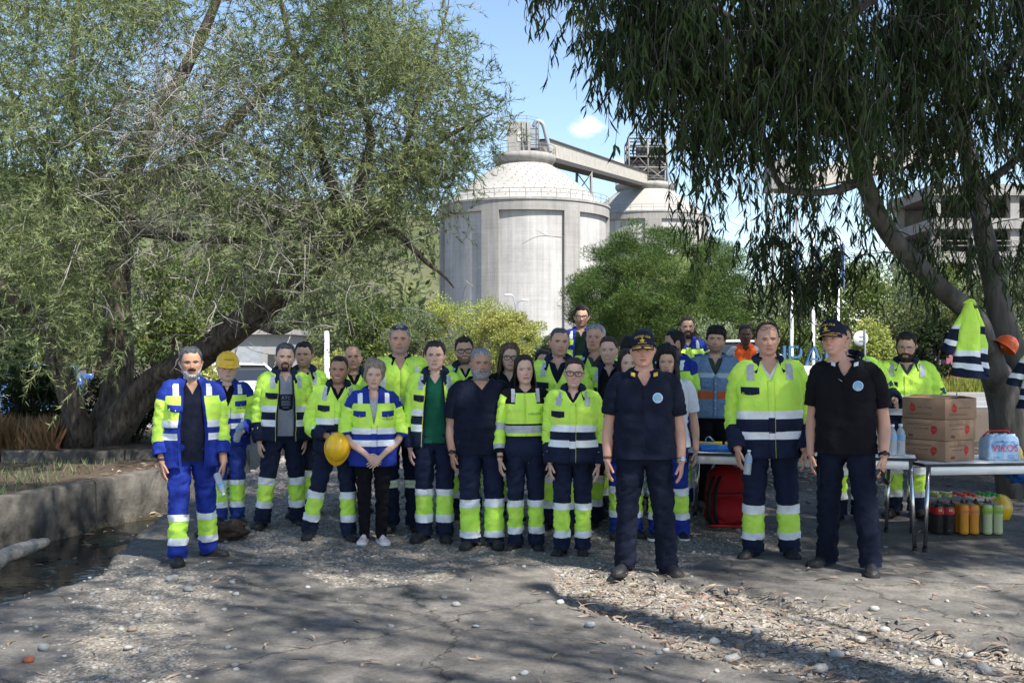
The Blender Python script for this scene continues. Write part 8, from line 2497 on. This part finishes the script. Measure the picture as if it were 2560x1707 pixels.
add('tall_grey', px=1000, top=811, d=10.35, upper='hv_polo', lower='navy_hv', label='tall person in black-collared yellow work polo, sunglasses pushed up on the head', hair='short', hair_c='grey', skin='ruddy', stubble=.5, beard_c='grey', brow_c='brown', smile=.55, glasses='sun', glasses_up=True,
	B=1.16, hs=1.02, arml=('behind',), armr=('behind',), bands=(.25, .235, .228, .213), seed=23, fat=.5, foot_x={-1: .02, 1: .03})
add('green_polo', px=1086, top=851, d=10.0, **NAV, label='person in a green polo shirt under an open yellow and navy jacket', hair='short', hair_c='dbrown', skin='fair', gap=(.095, .085, .065), inner=(M_GREEN, 'polo'), inner_hem=.495, B=1.04, flaps=(-1,), face=4, stance=.088, fat=.35, arml=('hang', .02, .02), armr=('hang', 0, 0), foot_y={-1: .0, 1: .0}, toe={-1: 28, 1: 6}, seed=29, bands=(.262, .230, .135, .095))
add('glasses_back', px=1165, top=841, d=10.9, **NAV, label='smiling person in round black glasses and yellow jacket behind the plain navy T-shirt', hair='quiff', hair_c='dbrown', skin='mid', stubble=.75, glasses='black', smile=.75, gap='closed', vneck=(.775, .06), inner=(M_TEE, 'tee'), arml=('behind',), armr=('behind',), seed=31, hth=.013)
add('grey_beard', px=1205, top=871, d=9.8, upper='tee', lower='navy_hv', um=M_TEE, label='person in a plain navy T-shirt with yellow-banded trousers in the front row', hair='short', hair_c='grey', skin='tan', beard=('full', 'grey', .010), brow_c='salt', stubble=.6, beard_c='grey', B=1.26, belly=.035, fat=.8, hem=.475, stance=.085, face=5, wrist={-1: 'black'}, slt=.50, seed=37, arml=('hang', .02, 0), armr=('behind',), bands=(.245, .205, .085, .052), loose=.05)
add('wavy_glasses', px=1270, top=860, d=10.75, upper='tee', lower='navy_hv', um=M_BLACK, label='person in black top and dark-rimmed glasses just behind the yellow sweatshirt', hair='wavy', hair_c='dkblond', fem=1, skin='fair', glasses='black', brow_c='brown', arml=('behind',), armr=('behind',), seed=41, B=1.05)
add('sweatshirt', px=1316, top=887, d=9.65, upper='sweat', lower='navy_hv', waist=.64, label='person in a yellow sweatshirt with black shoulders and a steel wrist watch', hair='long', hair_c='dbrown', fem=1, skin='fair', smile=.45, wrist={1: 'steel', -1: 'bracelet'}, B=1.02, stance=.092, arml=('hang', .035, .02), armr=('hang', .02, .05), face=2, yaw=2, toe={-1: 30, 1: 6}, seed=43, bands=(.262, .228, .125, .088))
add('hidden_hair', px=1362, top=874, d=11.3, upper='tee', lower='navy_hv', um=M_BLACK, label='person almost hidden behind the shoulder of the yellow sweatshirt', hair='long', hair_c='dbrown', fem=1, skin='fair', arml=('behind',), armr=('behind',), seed=47)
add('square_face', px=1392, top=818, d=10.4, **NAV, label='tall person in yellow jacket open at the neck behind the bold black glasses', hair='buzz', hair_c='salt', skin='mid', brow_c='brown', stubble=.25, gap='closed', vneck=(.73, .085), inner=(M_TEE, 'tee'), yaw=10, B=1.05, hth=.008, arml=('behind',), armr=('behind',), smile=.2, seed=53, nose=.1)
add('grey_aside', px=1480, top=811, d=10.95, **NAV, label='person in yellow jacket over slate shirt, face turned off to one side', hair='short', hair_c='grey', skin='ruddy', yaw=-16, pitch=-4, brow_c='grey', gap='closed', vneck=(.76, .08), inner=(M_STEEL, 'tee'), arml=('behind',), armr=('behind',), seed=59, fat=.6)
add('top_glasses', px=1450, top=765, d=14.4, upper='hv_blue', lower='blue_hv', label='person in glasses and open blue and yellow jacket standing highest at the back', hair='quiff', hair_c='dbrown', skin='mid', glasses='black', stubble=.5, smile=.3, gap=(.08, .085, .07), inner=(M_DKGRN, 'tee'), arml=('behind',), armr=('behind',), seed=61)
add('ponytail_smile', px=1515, top=840, d=10.5, **NAV, label='smiling person in wide-open yellow and navy jacket over a black top', hair='pony', tail=-1, hair_c='brown', fem=1, skin='fair', smile=.95, gap=(.09, .10, .09), inner=(M_BLACK, 'tee'), yaw=-4, arml=('behind',), armr=('behind',), seed=67, B=1.03, foot_x={-1: -.02, 1: .06})
add('glasses_front', px=1430, top=893, d=9.45, **NAV, label='smiling person in bold black glasses and closed yellow jacket in the front row', hair='bun', hair_c='dbrown', fem=1, skin='fair', smile=.95, glasses='black', gap='closed', vneck=(.775, .07), inner=(M_TEE, 'tee'), B=1.08, flaps=(-1,), id_patch=1, roll=3, arml=('hang', -.02, .03), armr=('hang', .02, .02), stance=.085, face=1, seed=71, bands=(.265, .232, .125, .09), toe={1: 4, -1: 20})
add('half_hidden', px=1564, top=872, d=10.15, upper='tee', lower='blue_hv', um=M_BLACK, label='person in black top half hidden behind the shoulder of the central capped officer', hair='long', hair_c='dbrown', fem=1, skin='fair', smile=.4, arml=('behind',), armr=('behind',), seed=73, yaw=6)
add('back_turned', px=1572, top=838, d=11.6, **NAV, label='person turned away from the camera behind the central capped officer', hair='short', hair_c='black', skin='mid', face=150, yaw=20, gap='closed', arml=('behind',), armr=('behind',), seed=79)
add('officer_centre', px=1612, top=828, d=8.62, upper='polo', lower='navy', um=M_TEE, label='person in navy polo with round badge and gold-braided cap standing nearest the camera', hair='buzz', hair_c='brown', skin='ruddy', cap='gold', badge=(.098, .735), epaulette='gold', B=1.16, fat=.6, stance=.098, belly=.012, wrist={1: 'steel', -1: 'bracelet'}, arml=('hang', .06, .0), armr=('hang', .05, .02), cargo=1, face=2, toe={1: 24, -1: 20}, foot_x={-1: -.03, 1: .05}, seed=83, smile=.2, hem=.482)
add('grey_cap', px=1612, top=822, d=10.9, **NAV, label='person in a grey cap almost wholly hidden behind the central gold-braided cap', hair='short', hair_c='brown', cap='grey', skin='mid', gap='closed', arml=('behind',), armr=('behind',), seed=85)
add('curly_white', px=1662, top=864, d=10.05, upper='tee', lower='blue_hv', um=M_WHITE, label='smiling person in a white T-shirt and blue trousers behind the central capped officer', hair='curly', hair_c='black', fem=1, skin='mid', smile=.5, yaw=-4, roll=-3, B=1.12, shoe='white', arml=('behind',), armr=('hang', .06, -.04), seed=89, foot_x={-1: .02, 1: .06}, slt=.46)
add('profile', px=1690, top=824, d=11.3, **BLU, label='person in blue and yellow jacket turned in profile beside the light blue shirt', hair='short', hair_c='black', skin='mid', yaw=-42, face=-30, stubble=.8, gap='closed', vneck=(.78, .05), inner=(M_BLACK, 'tee'), arml=('behind',), armr=('behind',), seed=91)
add('tied_beard', px=1724, top=791, d=14.0, **BLU, label='person in blue and yellow jacket at the back, above the light blue shirt', hair='tied', tail=1, hair_c='brown', skin='mid', beard=('full', 'dbrown', .012), gap='closed', vneck=(.785, .05), inner=(M_BLUE, 'polo'), arml=('behind',), armr=('behind',), flaps=(1,), seed=93)
add('chambray', px=1782, top=812, d=11.2, upper='shirt', lower='black_t', label='person in a light blue shirt with a rust orange band behind the table', hair='fringe', hair_c='black', skin='mid', stubble=.6, inner=(M_OLIVE, 'tee'), B=1.06, yaw=-3, arml=('hang', .02, 0), armr=('hang', .02, 0), seed=95)
add('orange_polo', px=1866, top=811, d=14.0, upper='vest_o', lower='black_t', label='person in a bright orange polo shirt at the back by the pickup', hair='short', hair_c='black', skin='dark', arml=('behind',), armr=('behind',), seed=96)
add('glasses_up', px=1930, top=807, d=9.3, **NAV, label='person in closed yellow jacket, glasses pushed up on the forehead, bottle in hand', hair='horse', hair_c='dbrown', skin='ruddy', glasses='read', glasses_up=True, brow_c='salt', gap='closed', vneck=(.765, .065), inner=(M_WHITE, 'vee'), B=1.20, belly=.03, fat=.7, flaps=(-1,), stance=.115, arml=('hang', .02, .06), armr=('hang', .0, .03), seed=101, bands=(.230, .192, .112, .082), toe={-1: 30, 1: 4}, hs=.98, jbands=(.632, .598, .545, .512), hem=.43)
add('officer_lean', px=2110, top=800, d=8.8, upper='polo', lower='navy', um=M_BLACK, label='person in black polo and navy cap, head tilted, sunglasses dangling from one hand', hair='buzz', hair_c='salt', skin='ruddy', cap='gold', badge=(.105, .745), epaulette='grey', pen=1, smile=.7, yaw=-24, roll=-9, hx=-.065, face=-8, B=1.12, stance=.10, foot_y={-1: .10, 1: -.10}, foot_x={-1: -.02, 1: .08}, wrist={1: 'black'}, arml=('hang', -.01, .02), armr=('hang', .06, .0), cargo=1, toe={1: 8, -1: 30}, seed=103, hem=.472)
add('hidden_sleeve', px=2122, top=812, d=10.75, **NAV, label='person in yellow jacket whose head is hidden behind the black polo wearer', hair='short', hair_c='brown', skin='mid', gap='closed', inner=(M_TEE, 'tee'), armr=('to', .36, -.16, .62, (-1, .2, -.3)), arml=('behind',), B=1.16, seed=107, id_patch=1, hx=-.09, face=4)
add('table_beard', px=2262, top=829, d=10.9, **NAV, label='person in thin glasses and yellow jacket looking down behind the stacked boxes', hair='short', hair_c='dbrown', skin='mid', beard=('full', 'dbrown', .010), glasses='wire', pitch=10, yaw=-6, gap='closed', vneck=(.77, .07), inner=(M_STEEL, 'tee'), B=1.18, fat=.6, arml=('hang', -.02, .12), armr=('to', .26, -.22, .56, (-1, .2, -.3)), seed=109, hth=.018, id_patch=1)
# ------------------------------------------------------------------ things held or hung up
def held(key, side, dz=-.05, dy=-.03, dx=0.0):
	o = PEOPLE[key]; S, E, Wp, hd, pn = o['_joints'][side]
	hd = hd / np.linalg.norm(hd)
	return wpoint(o, Wp + hd * .07 + pn / np.linalg.norm(pn) * .03 + np.array((dx, dy, 0)))
p = held('white_beard', 1); bottle(tuple(p + np.array((-.02, -.02, -.02))), .21, .030, 'small crushed water bottle held low by the person in the open blue jacket', 'bottles held in hands', rot=(radians(150), radians(-28), 0), mb=mat('glossy_clear_bottle', (.55, .62, .68), rough=.08, spec=.6, alpha=.5))
p = held('helmet', 1); bottle(tuple(p + np.array((.0, -.02, -.06))), .22, .032, 'water bottle held at chest height under the yellow hard hat', 'bottles held in hands', rot=(radians(12), radians(20), 0))
p = held('glasses_up', -1); bottle(tuple(p + np.array((.03, -.04, -.13))), .20, .031, 'clear water bottle held upright by the person with pushed-up glasses', 'bottles held in hands', rot=(radians(-4), radians(6), 0))
h = helmet_mesh(M_HELM, 'helmet'); o = PEOPLE['clasp']; c = wpoint(o, np.array((.005, -.33, .505 * o['_H'])))
h.location = tuple(c + np.array((0, .05, .02))); h.rotation_euler = (radians(78), radians(6), radians(4)); h.scale = (.98,) * 3
tag(h, 'yellow hard hat held upside down at a waist under folded hands', 'helmet')
def sunglasses():
	p = held('officer_lean', 1); par = empty('sunglasses', tuple(p + np.array((.03, -.02, -.09))), label='dark sunglasses dangling from the hand of the person in black polo', cat='sunglasses')
	par.rotation_euler = (radians(70), radians(60), radians(20)); a_ = np.linspace(0, 2 * pi, 19); a = Acc()
	for sx in (-1, 1):
		atube(a, np.stack([sx * .034 + .028 * np.cos(a_), 0 * a_, .020 * np.sin(a_)], 1), .003, 6, cap=False); atube(a, np.array([(sx * .064, 0, .005), (sx * .066, .07, .005), (sx * .060, .13, -.012)]), .003, 6)
	atube(a, np.array([(-.008, 0, .004), (.008, 0, .004)]), .003, 6); a.build('frame', M_FRAME, par)
	for sx in (-1, 1):
		th = np.arange(18) / 18 * 2 * pi; V = np.concatenate([[(sx * .034, 0, 0)], np.stack([sx * .034 + .027 * np.cos(th), 0 * th, .019 * np.sin(th)], 1)]); k = np.arange(18); l = Acc(); l.add(V, T=np.stack([0 * k, 1 + k, 1 + (k + 1) % 18], 1)); l.build('lens', M_DKLENS, par)
sunglasses()
def hung_jacket(px, top, bot, d, wpx, label, rz=0.0, flip=1, seed=3):
	"""work jacket hung up by its collar: folded body, one sleeve in front, one behind"""
	T_ = P(px, top, d); B_ = P(px, bot, d); h = T_[2] - B_[2]; w = wpx / F * d
	par = empty('hanging_jacket', (T_[0], d, B_[2]), rz, label=label, cat='jacket', group='work jackets hung on the eucalyptus')
	def cloth(name, rows, mats_t, n=30, thick=.05, sd=0, nr=40):
		t = np.linspace(0, 1, nr); cx = np.interp(t, [r[0] for r in rows], [r[1] for r in rows]) * w * flip; hw = np.interp(t, [r[0] for r in rows], [r[2] for r in rows]) * w; z = h * (1 - np.interp(t, [r[0] for r in rows], [r[3] for r in rows]))
		th = np.arange(n) / n * 2 * pi
		fold = 1 + .10 * np.sin(th[None, :] * 5 + t[:, None] * 3 + sd) * sstep(.05, .5, t)[:, None]
		G = np.stack([cx[:, None] + hw[:, None] * np.cos(th)[None, :] * fold, (thick + .2 * hw[:, None]) * np.sin(th)[None, :] * fold, z[:, None] + 0 * th[None, :] - .02 * h * np.cos(th)[None, :] * flip * t[:, None]], -1)
		G = G + fbm(G * 9, seed + sd, 2)[..., None] * .012
		tm = (t[:-1] + t[1:]) / 2; m = np.zeros(nr - 1, int); st = []
		for (a0, a1, mi) in mats_t: m[(tm >= a0) & (tm < a1)] = mi
		a = Acc(); a.add(G, grid_q(nr, n, True), m=np.repeat(m, n)); a.add(np.concatenate([G[-1] * np.array((1, 1, 1)), [G[-1].mean(0) + np.array((0, 0, .05))]]), T=[(i, (i + 1) % n, n) for i in range(n)], m=1)
		return a.build(name, [M_YEL, M_NAVY, M_REFL], par), G
	body, G = cloth('jacket_body', [(0, .10, .06, 0.0), (.12, .10, .15, .12), (.3, .12, .27, .30), (.6, .10, .34, .62), (1, .08, .42, .97)], [(.62, .70, 2), (.70, .80, 1), (.80, .87, 2), (.87, 1.01, 1)])
	cloth('sleeve', [(0, .0, .07, .14), (.3, -.14, .12, .30), (.6, -.28, .14, .46), (1, -.42, .15, .66)], [(.30, .42, 2), (.42, .66, 1), (.66, .80, 2), (.80, 1.01, 1)], n=20, thick=.03, sd=2)
	cloth('sleeve', [(0, .22, .06, .10), (.3, .34, .10, .32), (.6, .40, .12, .58), (1, .44, .13, .93)], [(.30, .42, 1), (.62, .70, 2), (.70, .82, 1), (.82, .90, 2), (.90, 1.01, 1)], n=20, thick=.05, sd=5)
	a = Acc(); atube(a, catmull([(.0, 0, h * .97), (.10 * w, -.05, h * 1.01), (.22 * w, 0, h * .96)], 4), .028, 8, flat=.5); a.build('collar', M_YEL, par)
	return par
hung_jacket(2412, 752, 950, 10.9, 108, 'yellow and navy work jacket hanging from the branch beside the stacked boxes')
hung_jacket(2585, 840, 1030, 11.0, 115, 'work jacket hung on the trunk at the right edge', radians(-25), 1, 8)
h = helmet_mesh(M_HELMO, 'helmet'); h.location = tuple(P(2512, 868, 11.22)); h.rotation_euler = (radians(14), radians(38), radians(20)); h.scale = (1.0,) * 3
tag(h, 'orange hard hat hung on the sawn stump of the eucalyptus', 'helmet')
h = helmet_mesh(M_HELM, 'helmet'); h.location = tuple(on2(1.02, .46, .012)); h.rotation_euler = (0, 0, radians(40)); tag(h, 'yellow hard hat on the table behind the grey tumbler', 'helmet')
h = helmet_mesh(M_HELM, 'helmet'); b = P(2500, 0, 10.75); h.location = (b[0], 10.75, ground_z(b[0], 10.75) + .10); h.rotation_euler = (radians(80), radians(0), radians(-50)); tag(h, 'yellow hard hat on the ground behind the lemon soda pack', 'helmet')
